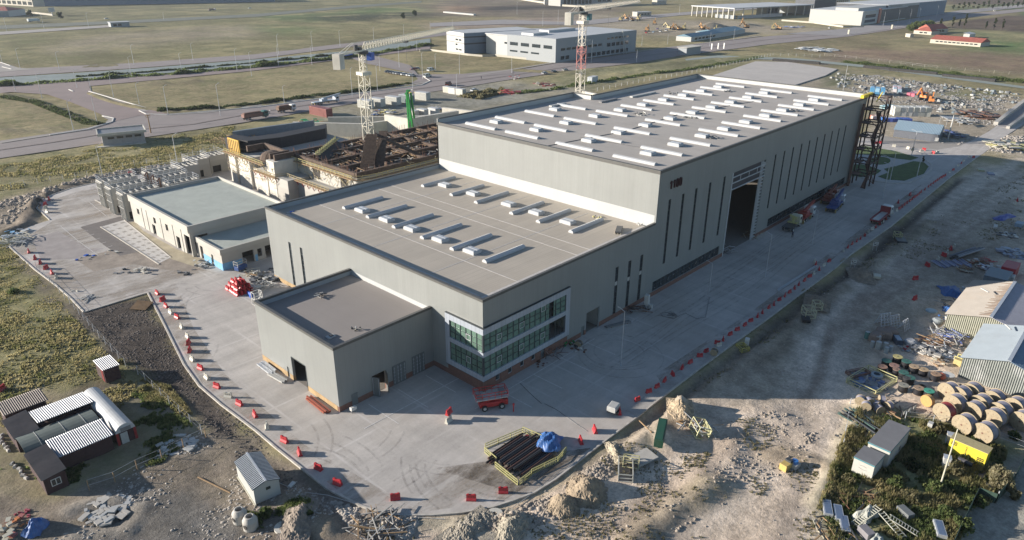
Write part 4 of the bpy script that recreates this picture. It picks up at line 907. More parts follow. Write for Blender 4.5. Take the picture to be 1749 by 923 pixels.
t=root('pipework',(2.8,122.5,0),0,'bent dark pipes rising between the railed concrete cells','pipework'); 
for k in range(3):
    mb=MB(); mb.poly([(0,k*4,3.0),(0,k*4,7.6),(1.2,k*4+1.5,7.9),(1.2,k*4+1.5,4)],.35,8); mb.build('pipe',BROWN,t)
mb=MB(); mb.poly([(-.3,-.5,3),(-.3,9,3),(-.3,9,0)],.25,8); mb.build('pipe',LGREY,t)
# ------------------------------------------------------------------ reinforced concrete block under construction
REB=mat('rebar_brown',(0.10,0.07,0.052),.95,var=.35,scale=1.2,bump=1,bscale=3); FORM=mat('black_form',(0.022,0.022,0.025),.7,var=.3); YF=mat('yellow_form',(0.62,0.38,0.06),.7,var=.12,scale=1)
def construction():
    t=root('construction_block',(0,0,0),0,'half built concrete block with yellow walkways, black formwork and rebar behind the flat building','construction site')
    rr=random.Random(5)
    mb=MB(); mb.box(28,34.9,108,112,0,10.4); mb.box(28,34.9,112.6,118.8,0,6.6); mb.box(28.6,34.9,118.8,121.8,0,6.2); mb.box(28,34.9,121.8,128.6,0,9.0); mb.box(28.8,34.9,128.6,130.2,0,8.6); mb.box(28,34.9,130.2,134,0,9.0); mb.box(29.4,34.8,112,112.6,0,6.4)
    mb.build('wall',mat('concrete_fresh',(.60,.57,.50),.9,var=.12,scale=.4,bump=.1,dirt=.4,dcol=(.36,.31,.24)),t)
    mb=MB(); mb.box(28.1,34.9,102,107.9,0,6.4); mb.box(31,34.9,88,101.9,0,5.8); mb.box(35,98,80,112,0,10.0); mb.box(34.91,60,112,136,0,9.4); mb.build('wall',CW,t)
    # flat dark panels on the wall, painting the shade of recessed bays
    mb=MB(); 
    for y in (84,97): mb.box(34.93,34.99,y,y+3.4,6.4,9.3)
    mb.build('opening',SHADE_FILL,t)
    # deck: dark formwork, rebar mats and upstand beams
    mb=MB(); mb.box(35.8,98,80.8,112,10.01,10.25); mb.build('deck',FORM,t)
    mb=MB(); 
    for y in (80.5,88,96,104,111.5): mb.box(35.3,98,y,y+.8,10.0,11.3)
    for x in (35.2,47,58,69,80,91): mb.box(x,x+.8,81.3,111.4,10.0,11.2)
    mb.build('rebar_cage',REB,t)
    mb=MB()
    for i in range(420):
        x=rr.uniform(36,97);y=rr.choice([80.9,88.4,96.4,104.4,111.8])+rr.uniform(-.35,.35)
        if rr.random()<.4: y=rr.uniform(81,112); x=rr.choice([35.6,47.4,58.4,69.4,80.4,91.4])+rr.uniform(-.35,.35)
        h=rr.uniform(.6,1.7); mb.bar((x,y,10.9),(x+rr.uniform(-.12,.12),y+rr.uniform(-.12,.12),11.2+h),.06)
    tag(mb.build('starter_bars',RUST,t),kind='stuff')
    mb=MB()
    for i in range(420):
        x=rr.uniform(36.5,96);y=rr.uniform(82,111); L=rr.uniform(1,4.5); an=rr.choice([0,1.57,1.57,.4]); z=rr.uniform(10.3,10.9)
        mb.bar((x,y,z),(x+L*math.cos(an),y+L*math.sin(an),z+rr.uniform(-.05,.25)),rr.uniform(.12,.35),.1)
    tag(mb.build('loose_timbers',WOOD,t),kind='stuff')
    mb=MB()
    for i in range(220):
        x=rr.uniform(37,95);y=rr.uniform(82,111); L=rr.uniform(.6,2.2); an=rr.uniform(0,3.1); z=rr.uniform(10.4,11.0)
        mb.bar((x,y,z),(x+L*math.cos(an),y+L*math.sin(an),z+.1),rr.uniform(.1,.4),.06)
    tag(mb.build('pale_offcuts',CONCL,t),kind='stuff')
    # leaning rebar frames (two dark wings)
    for (a,b,c) in (((41,84,10.6),(49,92,17.2),3.6),((44,83,10.6),(53,92,17.4),2.6),((60,85,10.6),(50.5,92.5,17.0),3.2)):
        mb=MB(); A=Vector(a);B=Vector(b); d=(B-A); sd_=Vector((-d.y,d.x,0)).normalized()*c/2
        for i in range(13): k=(i/12-.5)*2; mb.bar(A+sd_*k,B+sd_*k*.8,.14)
        for i in range(14): p=A.lerp(B,i/13); mb.bar(p-sd_,p+sd_,.13)
        v=[A+sd_,A-sd_,B-sd_*.8,B+sd_*.8]; up=Vector((0,0,.12)); mb.add([q-up for q in v]+[q-up*2 for q in v],[(0,1,2,3),(7,6,5,4),(0,4,5,1),(1,5,6,2),(2,6,7,3),(3,7,4,0)])
        mb.build('rebar_frame',REB,t)
    # black panel bay with yellow props
    mb=MB(); v=[(38,98,10.6),(52,109,10.8),(50,111.5,12.2),(36.5,100.5,12.0)]; mb.add(v+[(a,b,c-.3) for a,b,c in v],[(0,1,2,3),(7,6,5,4),(0,4,5,1),(1,5,6,2),(2,6,7,3),(3,7,4,0)]); mb.build('form_panel',FORM,t)
    for i in range(12):
        p=Vector((36.5,100.5,12.2)).lerp(Vector((50,111.5,12.4)),i/11); mb=MB(); mb.bar(p,p+Vector((.6,.6,.7)),.3); mb.bar(p,p+Vector((1.1,-.7,.2)),.2); mb.build('prop_head',PALEY,t)
    # black curved formwork at the back left, orange panel
    mb=MB(); pr=[(28.6,136.0),(31,127),(40,124.5),(56,125.5),(60,131),(52,130.4),(41,129.8),(34,131.5),(32.5,138)]; mb.prism(pr,9.0,12.6); mb.build('form_wall',FORM,t)
    mb=MB(); mb.prism([(33,139),(36,132),(44,131),(58,132),(62,135),(58,142),(40,148)],9.4,9.7); mb.box(36,58,131,146,0,9.3); mb.build('deck',CONC,t)
    mb=MB(); mb.prism([(34,142),(46,141),(60,139),(61,139.6),(46,142.2),(35,143)],9.7,12.4); mb.build('form_wall',mat('form_grey',(0.17,0.20,0.22),.6),t)
    mb=MB(); mb.cbox(28.3,130.2,8.9,.35,6.4,4.2); o=mb.build('orange_panel',YF,t); mb=MB(); [mb.cbox(28.05,127.6+k*1.05,9.1,.12,.16,3.8) for k in range(6)]; mb.build('rib',WOOD,o)
    mb=MB(); mb.lathe([(3.4,0),(3.2,.9),(2.6,1.8),(1.4,2.4),(.1,2.6)],14,(32,116,9.0)); mb.build('rebar_dome',REB,t)
    mb=MB(); 
    for (x0,y0,x1,y1) in ((29,109.3,35,109.3),(29,111.6,34.9,111.6),(34,112.1,34.5,124),(29,124,34,124)): mb.bar((x0,y0,11.2),(x1,y1,11.2),.7,1.6)
    mb.build('rebar_cage',REB,t)
    mb=MB()
    for i in range(260):
        s=rr.random()
        if s<.35: x,y,z=27.6,rr.uniform(108,134),rr.uniform(3,9.5); d=(rr.uniform(-.2,.2),rr.uniform(-1.5,1.5),rr.uniform(-.6,.9))
        elif s<.7: x,y,z=34.5,rr.uniform(81,110),rr.uniform(5.5,10.5); d=(rr.uniform(-.3,.2),rr.uniform(-1.4,1.4),rr.uniform(-1,1.2))
        else: x,y,z=rr.uniform(36,70),79.6,rr.uniform(7,10.8); d=(rr.uniform(-1.6,1.6),rr.uniform(-.2,.2),rr.uniform(-1,1))
        mb.bar((x,y,z),(x+d[0],y+d[1],z+d[2]),.11)
    tag(mb.build('scaffold_tubes',paint(.42,.36,.22),t),kind='stuff')
    mb=MB()
    for i in range(140): x,y=(rr.uniform(29,44),rr.uniform(127,148)); L=rr.uniform(.8,4); an=rr.uniform(0,3.1); mb.bar((x,y,9.9),(x+L*math.cos(an),y+L*math.sin(an),10.1+rr.random()*.8),rr.uniform(.12,.4),.12)
    tag(mb.build('loose_timbers',WOOD,t),kind='stuff')
    # walkways
    def walkway(pts,z,col,foot,nm):
        mb=MB(); mb.poly([(p[0],p[1],z) for p in pts],1.1,4,.14); o=mb.build(nm,WOOD,t)
        m2=MB()
        for (a,b) in zip(pts,pts[1:]):
            n_=max(1,int(math.hypot(b[0]-a[0],b[1]-a[1])/1.8))
            for i in range(n_+1): k=i/n_; x=a[0]+(b[0]-a[0])*k; y=a[1]+(b[1]-a[1])*k; m2.bar((x-.25,y-.25,z),(x-.3,y-.3,z+1.15),.09)
            for q in (.55,1.1): m2.bar((a[0]-.3,a[1]-.3,z+q),(b[0]-.3,b[1]-.3,z+q),.1)
        m2.build('guard_rail',col,o)
        m3=MB()
        for (a,b) in zip(pts,pts[1:]):
            n_=max(1,int(math.hypot(b[0]-a[0],b[1]-a[1])/2.4))
            for i in range(n_+1): k=i/n_; x=a[0]+(b[0]-a[0])*k; y=a[1]+(b[1]-a[1])*k; m3.bar((x,y,z-.1),(x+.5,y+.3,z-1.5),.12); m3.bar((x-.2,y-.2,z-.1),(x+.1,y+.1,z-.9),.1)
        m3.build('bracket',foot,o)
    walkway([(34.3,111),(34.3,81),(36,79.2),(40,78.6),(64,79.0),(96,79)],9.7,paint(.45,.38,.16),paint(.40,.34,.2),'walkway')
    walkway([(27.5,118.5),(27.4,110),(27.6,107.2),(30.5,106.4),(30.4,86)],6.3,paint(.42,.34,.18),RED,'walkway')
    walkway([(27.4,135),(27.4,122),(27.3,112.5)],8.9,paint(.45,.38,.16),paint(.40,.34,.2),'walkway')
    return t
construction()
# upright frame tower at the far corner of the hall
def lattice_tower():
    t=root('stair_tower',(0,0,0),0,'rusty steel framework tower at the far corner of the long grey facade','scaffold tower')
    mb=MB(); X=(151.2,155.0,158.6); Y=(-5.2,-.3)
    for x in X:
        for y in Y: mb.bar((x,y,0),(x,y,26 if x>152 else 22.5),.34)
    for z in (3.6,7.2,11,14.8,18.6,22.4,25.6):
        for y in Y: mb.bar((X[0] if z<23 else X[1],y,z),(X[2],y,z),.22,.3)
        for x in X:
            if z<23 or x>152: mb.bar((x,Y[0],z),(x,Y[1],z),.2,.28)
    mb.build('frame',mat('tower_steel',(0.045,0.025,0.022),.6),t)
    mb=MB(); z=0
    for k,(a,b) in enumerate(zip((0,3.6,7.2,11,14.8,18.6,22.4),(3.6,7.2,11,14.8,18.6,22.4,25.6))):
        mb.bar((155,-5.2,a),(158.6,-5.2,b),.16) if k%2 else mb.bar((158.6,-5.2,a),(155,-5.2,b),.16)
        mb.bar((158.6,-5.2,a),(158.6,-.3,b),.16)
    mb.build('brace',RUST,t)
    mb=MB()
    for k,z in enumerate((3.6,7.2,11,14.8,18.6,22.4)): mb.box(151.3,155,-2.4,-.2,z-.16,z); 
    for k,z in enumerate((0,3.6,7.2,11,14.8,18.6)):
        a=(151.6,-4.4,z) ;b=(155,-4.4,z+3.4); 
        if k%2: a,b=(155,-4.4,z),(151.6,-4.4,z+3.4)
        mb.bar(a,b,1.0,.18)
    mb.build('stair_flight',mat('tower_brown',(0.15,0.085,0.065),.8,var=.3),t)
    mb=MB(); mb.box(150.6,151.1,-.9,-.3,0,24); mb.build('clad_panel',mat('tower_brown',(0.15,0.085,0.065),.8),t)
    mb=MB(); mb.box(150.2,158,-.29,.6,25.5,26.3); mb.bar((153,-3,24.6),(157,-3,26.8),.2); mb.build('edge_protection',YEL,t)
lattice_tower()
# ------------------------------------------------------------------ tower cranes
def tower_crane(base,h,side,jibdir,jibL,cjL,lab,red=False,rot=R(2)):
    t=root('tower_crane',base,0,lab,'tower crane'); C1=mat('crane_cream',(0.60,0.57,0.47),.6,var=.1) if not red else mat('crane_pale',(0.60,0.56,0.48),.6,var=.1)
    def mast(z0,z1,s,name,m):
        mb=MB(); cs=[(s/2*a,s/2*b) for a,b in ((-1,-1),(1,-1),(1,1),(-1,1))]
        for a in cs: mb.bar((*a,z0),(*a,z1),.15)
        z=z0;k=0;st=s*.85
        while z<z1-.2:
            z2=min(z+st,z1)
            for i in range(4):
                a=cs[i];b=cs[(i+1)%4]
                if (k+i)%2: a,b=b,a
                mb.bar((*a,z),(*b,z2),.095); 
            if k%3==0:
                for i in range(4): mb.bar((*cs[i],z),(*cs[(i+1)%4],z),.11)
            z=z2;k+=1
        return mb.build(name,m,t)
    hb=h*.8 if not red else h
    if red: mast(0,h*.58,side,'mast',C1); mast(h*.58,h*.76,side,'mast',paint(.45,.16,.14)); mast(h*.76,h,side*.8,'mast',C1)
    else: mast(0,hb,side,'mast',C1); mast(hb,h,side*.62,'mast',C1)
    mb=MB(); mb.cbox(0,0,h*.8-.6 if not red else h-3,side*1.35,side*1.35,.9); mb.build('collar',C1,t)
    az=math.atan2(jibdir[1],jibdir[0]); c,s_=math.cos(az),math.sin(az)
    def P3(u,v,z): return (u*c-v*s_,u*s_+v*c,h+z)
    mb=MB(); mb.lathe([(side*.75,0),(side*.75,.8)],14,(0,0,h)); mb.build('slewing_ring',DARK,t)
    def lattice(u0,u1,w,hh0,hh1,z0,name,m,th=.2):
        mb=MB(); n_=int(abs(u1-u0)/1.7); 
        for i in range(n_):
            a=u0+(u1-u0)*i/n_; b=u0+(u1-u0)*(i+1)/n_; ha=hh0+(hh1-hh0)*i/n_; hb_=hh0+(hh1-hh0)*(i+1)/n_; mid=(a+b)/2; hm=(ha+hb_)/2
            for v in (-w/2,w/2):
                mb.bar(P3(a,v,z0),P3(b,v,z0),th); mb.bar(P3(a,v,z0),P3(mid,0,z0+hm),th*.75); mb.bar(P3(mid,0,z0+hm),P3(b,v,z0),th*.75)
            mb.bar(P3(a,-w/2,z0),P3(b,w/2,z0),th*.6)
            if i: mb.bar(P3(mid-(b-a),0,z0+hm),P3(mid,0,z0+hm),th*1.1)
        return mb.build(name,m,t)
    lattice(1,jibL,1.4,2.0,1.2,1.0,'jib',C1)
    mb=MB(); 
    for v in (-.7,.7): mb.bar(P3(0,v,1.0),P3(-cjL,v,1.0),.25,.4); mb.bar(P3(-cjL,v,1.1),P3(-cjL*.4,v*.4,3.4),.12); mb.bar(P3(-cjL*.4,v*.4,3.4),P3(0,v*.4,3.0),.12)
    for k in range(6): mb.bar(P3(-cjL*k/5,-.7,1.0),P3(-cjL*k/5,.7,1.0),.1)
    mb.build('counter_jib',C1,t)
    mb=MB(); mb.bar(P3(-cjL*.55,0,.7),P3(-cjL*.85,0,.7),1.7,.25); mb.build('deck',BLUE if not red else STEEL,t)
    mb=MB(); mb.bar(P3(-cjL+.3,0,-.6),P3(-cjL-2.2,0,-.6),2.2,4.0); mb.build('counterweight',CONCL,t)
    mb=MB(); mb.bar(P3(-1.2,0,1.2),P3(-2.8,0,1.2),1.4,1.6); mb.lathe([(.6,-.7),(.6,.7)],10,P3(-3.5,0,2.0)); mb.build('winch',DARK,t)
    mb=MB(); mb.bar(P3(1.0,-1.5,-.9),P3(3.0,-1.5,-.9),1.5,2.1); o=mb.build('cab',BLUE if not red else paint(.05,.18,.22),t); mb=MB(); mb.bar(P3(2.4,-1.5,-.6),P3(3.06,-1.5,-.6),1.3,1.1); mb.build('window',GLASSD,o)
    mb=MB(); mb.bar(P3(jibL*.4,0,.5),P3(jibL*.4+1.4,0,.5),1.2,.5); mb.bar(P3(jibL*.4+.7,0,.4),P3(jibL*.4+.7,0,-6),.07); mb.build('trolley',DARK,t)
    return t
def zat(x,y,py):
    lo,hi=0,90
    for _ in range(40):
        mm=(lo+hi)/2
        if PX((x,y,mm))[1]>py: lo=mm
        else: hi=mm
    return lo
def on_ray(px,py,z,d):
    """ground position seen in direction px at horizontal distance d"""
    g=G(px,py); v=Vector((g.x-CAM[0],g.y-CAM[1])).normalized(); return CAM[0]+v.x*d,CAM[1]+v.y*d
x,y=on_ray(630,240,0,213); h=zat(x,y,92); tip=G(775,48,h+1.5); 
tower_crane((x,y,9.5),h-9.5,2.3,(tip.x-x,tip.y-y),math.hypot(tip.x-x,tip.y-y),12.5,'cream tower crane with blue cab rising from the half built block')
x2,y2=on_ray(990,165,0,262); h2=zat(x2,y2,25); tip=G(1120,-2,h2+1.5)
tower_crane((x2,y2,0),h2,2.3,(tip.x-x2,tip.y-y2),min(math.hypot(tip.x-x2,tip.y-y2),70),12.5,'tower crane with pink red middle mast section behind the rear roof',True)
# ------------------------------------------------------------------ generic far building
def block(lab,cat,A,Cc,wd,h,wallm,roofm=None,wins=(),name='warehouse',bands=(),roofh=0,ridge=None,over=.2,winm=None):
    """A = base corner seen nearest, Cc = base corner along the long side; depth wd goes away to the left of A->C"""
    az=math.atan2(Cc.y-A.y,Cc.x-A.x); L=math.hypot(Cc.x-A.x,Cc.y-A.y)
    t=root(name,(A.x,A.y,A.z),az,lab,cat)
    mb=MB(); mb.box(0,L,0,wd,-.3,h); mb.build('wall',wallm,t)
    if ridge:
        mb=MB(); o=over
        if ridge=='x': v=[(-o,-o,h),(L+o,-o,h),(L+o,wd/2,h+roofh),(-o,wd/2,h+roofh),(L+o,wd+o,h),(-o,wd+o,h)]; f=[(0,1,2,3),(3,2,4,5),(0,3,5),(1,4,2),(0,5,4,1)]
        elif ridge=='hip': q=min(wd/2,L/2.2); v=[(-o,-o,h),(L+o,-o,h),(L-q,wd/2,h+roofh),(q,wd/2,h+roofh),(L+o,wd+o,h),(-o,wd+o,h)]; f=[(0,1,2,3),(3,2,4,5),(0,3,5),(1,4,2),(0,5,4,1)]
        elif ridge=='y': v=[(-o,-o,h),(L/2,-o,h+roofh),(L+o,-o,h),(-o,wd+o,h),(L/2,wd+o,h+roofh),(L+o,wd+o,h)]; f=[(0,1,4,3),(1,2,5,4),(0,2,1),(3,4,5),(0,3,5,2)]
        elif ridge=='mono': v=[(-o,-o,h),(L+o,-o,h),(L+o,wd+o,h+roofh),(-o,wd+o,h+roofh),(-o,-o,h-.15),(L+o,-o,h-.15),(L+o,wd+o,h+roofh-.15),(-o,wd+o,h+roofh-.15)]; f=[(0,1,2,3),(7,6,5,4),(0,4,5,1),(1,5,6,2),(2,6,7,3),(3,7,4,0)]
        mb.add(v,f); mb.build('roof',roofm,t)
    elif roofm: mb=MB(); mb.box(-over,L+over,-over,wd+over,h,h+.3); mb.build('roof',roofm,t)
    for (face,u0,u1,z0,z1,m) in bands:
        mb=MB()
        if face=='f': mb.box(u0*L,u1*L,-.06,-.005,z0*h,z1*h)
        else: mb.box(-.06,-.005,u0*wd,u1*wd,z0*h,z1*h)
        mb.build('facade_band',m,t)
    for (face,u0,u1,z0,z1,n_) in wins:
        for i in range(n_):
            a=u0+(u1-u0)*(i+.14)/n_; b=u0+(u1-u0)*(i+.86)/n_; mb=MB()
            if face=='f': mb.box(a*L,b*L,-.10,-.02,z0*h,z1*h)
            else: mb.box(-.10,-.02,a*wd,b*wd,z0*h,z1*h)
            mb.build('window',winm or GLASSD,t)
    return t
def perp(A,C,B):
    d=Vector((C.x-A.x,C.y-A.y)).normalized(); n_=Vector((-d.y,d.x)); return n_.dot(Vector((B.x-A.x,B.y-A.y)))
WHW=mat('white_wall',(0.42,0.42,0.40),.7,var=.05); WHR=mat('white_roof',(0.46,0.47,0.47),.6,var=.08,scale=.1); GRW=mat('grey_wall',(0.27,0.29,0.30),.7,var=.05); BLW=mat('bluegrey_wall_and_shade',(0.13,0.18,0.24),.7,var=.08,scale=.2); CHAR=mat('charcoal_wall',(0.04,0.045,0.055),.6)
TILE=mat('tile_red',(0.30,0.085,0.06),.8,var=.2,scale=.6,ribs=('X',.8,.3)); CREAMW=mat('cream_wall',(0.42,0.39,0.32),.8,var=.08)
A=G(793,93);Cc=G(915,84);B=G(738,89); A.z=Cc.z=0
b1=block('white warehouse with two dark stripes, beyond the crane jib','warehouse',A,Cc,perp(A,Cc,B),14,WHW,WHR,wins=[('s',.12,.5,.62,.70,2),('s',.35,.5,.38,.46,1),('s',.12,.5,.15,.22,2)],bands=[('f',0,1,.0,1.0,BLW),('s',0,1,.80,.84,MGREY),('s',0,1,.50,.54,MGREY)],over=0)  # full blue grey band on the right face paints its shade
for z in (.78,.46): mb=MB(); mb.box(0,60,-.14,-.07,z*14,z*14+.9); mb.build('stripe',CHAR,b1)
A=G(948.5,108);Cc=G(1085,88);B=G(887,95.5)
wd=perp(A,Cc,B)
b2=block('grey angular office warehouse with ribbon windows beside the far road','warehouse',A,Cc,wd,15,GRW,None,wins=[('s',.04,.97,.56,.70,4),('s',.30,.97,.28,.35,3),('f',.05,.55,.48,.58,8),('f',.60,.9,.72,.80,6),('f',.60,.9,.40,.56,5),('f',.05,.16,.1,.25,2),('f',.3,.9,.06,.22,10)])
mb=MB(); mb.box(.6,math.hypot(Cc.x-A.x,Cc.y-A.y)-.6,.6,wd-.6,14.4,15.02); mb.box(30,60,wd-12,wd-3,15.02,16.6); mb.box(5,20,wd*.55,wd*.8,15.02,16.5); mb.build('roof',WHR,b2)
mb=MB(); mb.bar((78,-2.5,0),(73,-1.5,16),.5); mb.bar((74,-3,0),(74,-1.5,14),.35); mb.build('mast',LGREY,b2)
for i,ch in enumerate((1.6,1.1,1.4,1.6,.7,1.4,1.5,1.2)): mb=MB(); mb.box(20+i*2.2,21.6+i*2.2,-.2,-.05,11.2,11.2+ch); mb.build('sign_letter',LGREY,b2)
L2=60; mb=MB(); mb.box(6,L2,wd+.01,wd+26,0,13.5); mb.build('wall',WHW,b2); mb=MB(); mb.box(5.5,L2+.5,wd-1,wd+26.5,13.5,14); mb.build('roof',WHR,b2)
mb=MB(); mb.box(5.85,5.98,wd+4,wd+8,8,9.2); mb.build('window',GLASSD,b2)
def lowwall(lab,pts,h=1.2,w_=.5,m=None):
    mb=MB(); band(mb,P(pts),w_,-.2,h); return tag(mb.build('boundary_wall',m or CREAMW),lab,'wall')
lowwall('white boundary wall in front of the two far warehouses',[(717,88),(735,87),(800,95),(824,97),(845,96),(890,101),(935,106)])
# left background
A=G(57,11);Cc=G(470,3); b=block('long blue grey factory along the top left edge','factory',A,Cc,60,16,BLW,None,wins=[('f',.02,.42,.35,.85,9),('f',.48,.96,.55,.65,12)],winm=mat('win_blue',(0.08,0.12,0.2),.3))
A=G(-60,4);Cc=G(57,11.5); b=block('cream apartment like factory front at the top left corner','building',A,Cc,40,16,CREAMW,None,wins=[('f',.35,1,.10,.38,9),('f',.35,1,.5,.85,9)])
A=G(-25,29);Cc=G(16,29); b=block('red roofed white house with dark windows at the left edge','house',A,Cc,35,6.5,WHW,TILE,roofh=3.5,ridge='hip',wins=[('f',.5,1,.25,.7,6)],name='house')
A=G(16,29);Cc=G(33,24); b=block('grey extension beside the red roofed house at the left edge','building',A,Cc,25,6,GRW,WHR)
lowwall('low white wall running from the red roofed house to the billboard',[(32,22),(60,23.5),(90,27)],1.8)
t=root('billboard',G(90,27),0,'blank white billboard near the top left','billboard'); d=G(90,27); hh=HGT(90,27,13)
mb=MB(); mb.bar((0,0,0),(0,0,hh*.6),.8); mb.build('post',STEEL,t); mb=MB(); mb.cbox(0,0,hh*.45,1.0,10,hh*.55,R(-50)); mb.build('panel',WHW,t)
A=G(190,47);Cc=G(222,45.5); block('small grey kiosk building alone in the far left field','building',A,Cc,9,4.2,GRW,WHR,wins=[('f',.1,.6,.2,.7,2)],name='kiosk',over=.6)
A=G(177,250);Cc=G(249,242.5); kb=block('small flat roofed grey building beside the road with row of small windows','building',A,Cc,8.2,3.6,mat('kiosk_wall',(0.33,0.32,0.31),.9,var=.1,dirt=.3),None,wins=[('f',.1,.95,.62,.82,4)],name='kiosk')
mb=MB(); L=math.hypot(Cc.x-A.x,Cc.y-A.y); mb.box(-1.2,L+.8,-.9,9.2,3.6,4.05); wall(mb,'x',-.9,-.6,-1.2,L+.8,4.05,4.5); wall(mb,'x',8.9,9.2,-1.2,L+.8,4.05,4.5); wall(mb,'y',-1.2,-.9,-.6,8.9,4.05,4.5); wall(mb,'y',L+.5,L+.8,-.6,8.9,4.05,4.5); mb.build('roof',CONCL,kb)
mb=MB(); mb.box(-1,L+.6,-.7,8.9,4.06,4.12); mb.build('roof_felt',MGREY,kb); mb=MB(); mb.box(-2,L,-1.6,0,-.2,.12); mb.build('step',CONCL,kb)
A=G(1172,95);Cc=G(1196,91.5); block('small square flat roofed building on the verge beside the far road','building',A,Cc,7,5,GRW,CONCL,name='kiosk',over=.8)
A=G(1088,29);Cc=G(1112,28); block('cream cabin with blue trim between the far yard roads','building',A,Cc,9,5,CREAMW,WHR,wins=[('f',.05,.9,.4,.7,4)],name='kiosk')
A=G(1122,8);Cc=G(1138,7.5); block('cream cabin beyond the second crane jib near the top edge','building',A,Cc,12,6,CREAMW,WHR,name='kiosk')
A=G(957,11);Cc=G(1045,8); block('pale multi storey building at the top edge behind the second crane','building',A,Cc,30,24,mat('fac_beige',(0.34,0.33,0.31),.8,var=.1),None,wins=[('f',.05,.6,.1,.8,8),('f',.7,.98,.2,.45,3),('f',.7,.98,.55,.85,3)])
A=G(880,4);Cc=G(1080,15); lowwall('pale wall below the building at the top edge centre',[(882,-1),(960,11),(1030,15)],2.5)
A=G(930,8);Cc=G(945,8); block('white shed with dark doorway at the top edge','building',A,Cc,8,7,WHW,WHR,wins=[('f',.3,.9,0,.8,1)],name='shed')
# open steel shed
A=G(1181,27.5);Cc=G(1252,33); B=G(1330,22)
ax=Vector((Cc.x-A.x,Cc.y-A.y)); L=ax.length; az=math.atan2(ax.y,ax.x); t=root('open_shed',(A.x,A.y,0),az,'long white roofed shed still open on its columns at the top','shed')
wd=Vector((B.x-Cc.x,B.y-Cc.y)).length; hh=HGT(1181,27.5,11)
for i in range(9):
    mb=MB(); mb.box(L*i/8-.5,L*i/8+.5,0,1,0,hh); mb.build('column',CONCL,t)
for i in range(1,10):
    mb=MB(); mb.box(L-.5,L+.5,wd*i/9-.5,wd*i/9+.5,0,hh); mb.build('column',CONCL,t)
mb=MB(); mb.box(-1,L+1,-1,wd+1,hh,hh+1); mb.build('roof',WHR,t)
mb=MB(); mb.box(0,L-2,wd-1,wd,0,hh); mb.build('back_wall',GRW,t); mb=MB(); mb.box(L*.55,L-1,2,6,0,4); mb.build('inner_wall',GRW,t); mb=MB(); mb.box(L-.3,L+.3,8,wd*.6,0,3.5); mb.build('wall',WHW,t)
# blue roofed site huts
BLR=mat('blue_roof',(0.10,0.19,0.25),.6,var=.1,ribs=('X',1.2,.3))
A=G(1183,72);Cc=G(1160,66); 
A=G(1180,71.5);Cc=G(1232,63.5); block('long white site hut with a blue grey roof beside the far yard','hut',A,Cc,14,3.6,WHW,BLR,roofh=2,ridge='x',wins=[('f',.1,.8,.3,.7,6)],name='site_hut')
A=G(1226,64);Cc=G(1272,57); block('second blue roofed site hut behind the first one','hut',A,Cc,22,3.6,WHW,BLR,roofh=2.2,ridge='x',name='site_hut')
# black and white factory, top right
A=G(1470,44);Cc=G(1555,30.5); B=G(1402,36)
b=block('white and charcoal factory front with orange fin at the top right','factory',A,Cc,perp(A,Cc,B)*1.0,14,WHW,WHR,wins=[('f',.02,.28,.5,.72,1),('f',.02,.28,.15,.35,1)],bands=[('f',.30,1,.05,.95,CHAR)],over=.3)
mb=MB(); L=math.hypot(Cc.x-A.x,Cc.y-A.y); mb.box(L*.29,L*.325,-1.2,0,0,15); mb.build('fin',paint(.4,.1,.06),b)
mb=MB(); mb.box(2,L-2,6,30,14.3,17); mb.build('upper_storey',WHW,b)
A=G(1512,36);Cc=G(1612,24); b=block('charcoal office block with a white fascia behind the white factory','office',A,Cc,60,17,CHAR,WHR,bands=[('f',0,.5,.86,1.0,WHW),('f',.5,1,.0,1.0,BLW)])
for i in range(11): mb=MB(); mb.box(6+i*3.4,8.2+i*3.4,-.25,-.08,15.2,16.6); mb.build('sign_letter',MGREY,b)
A=G(1389,20);Cc=G(1425,18); block('black box building behind the white factory at the top right','building',A,Cc,30,15,CHAR,WHR)
A=G(1420,17);Cc=G(1450,13); block('beige ribbed building between the black box and white roofs','building',A,Cc,30,17,CREAMW,WHR,wins=[('f',.1,.9,.2,.7,7)])
A=G(1309,26);Cc=G(1329,24); block('pale blue unfinished building right of the open shed','building',A,Cc,14,9,GRW,WHR,wins=[('f',.1,.9,.2,.8,3)])
lowwall('pale wall around the garden of the white factory, top right',[(1335,36),(1390,40),(1440,47),(1475,47)],1.5)
lowwall('short pale wall left of the white factory',[(1362,20),(1400,23)],2)
# farm
A=G(1560,57.5);Cc=G(1590,60); block('small cream farmhouse with a pyramid red roof beside the trees','farmhouse',A,Cc,14,3,CREAMW,TILE,roofh=3.4,ridge='hip',wins=[('f',.3,.8,.3,.7,2)],name='farmhouse')
A=G(1590,58);Cc=G(1618,56.5); block('larger cream farmhouse with a red gabled roof','farmhouse',A,Cc,14,4,CREAMW,TILE,roofh=4,ridge='x',wins=[('f',.2,.8,.3,.75,3)],name='farmhouse')
A=G(1588,73.5);Cc=G(1674,80.5); block('long low red roofed barn with cream walls in the field','barn',A,Cc,19,3,CREAMW,TILE,roofh=3,ridge='x',wins=[('f',.1,.95,.4,.7,10)],name='barn')
A=G(1655,66);Cc=G(1665,64); block('small grey roofed hut behind the red barn','hut',A,Cc,5,3.5,LGREY,WHR,roofh=1,ridge='mono',name='hut')
A=G(1546,63);Cc=G(1554,64); block('tiny cream hut in the field left of the farmhouses','hut',A,Cc,4,2.6,CREAMW,CREAMW,name='hut')
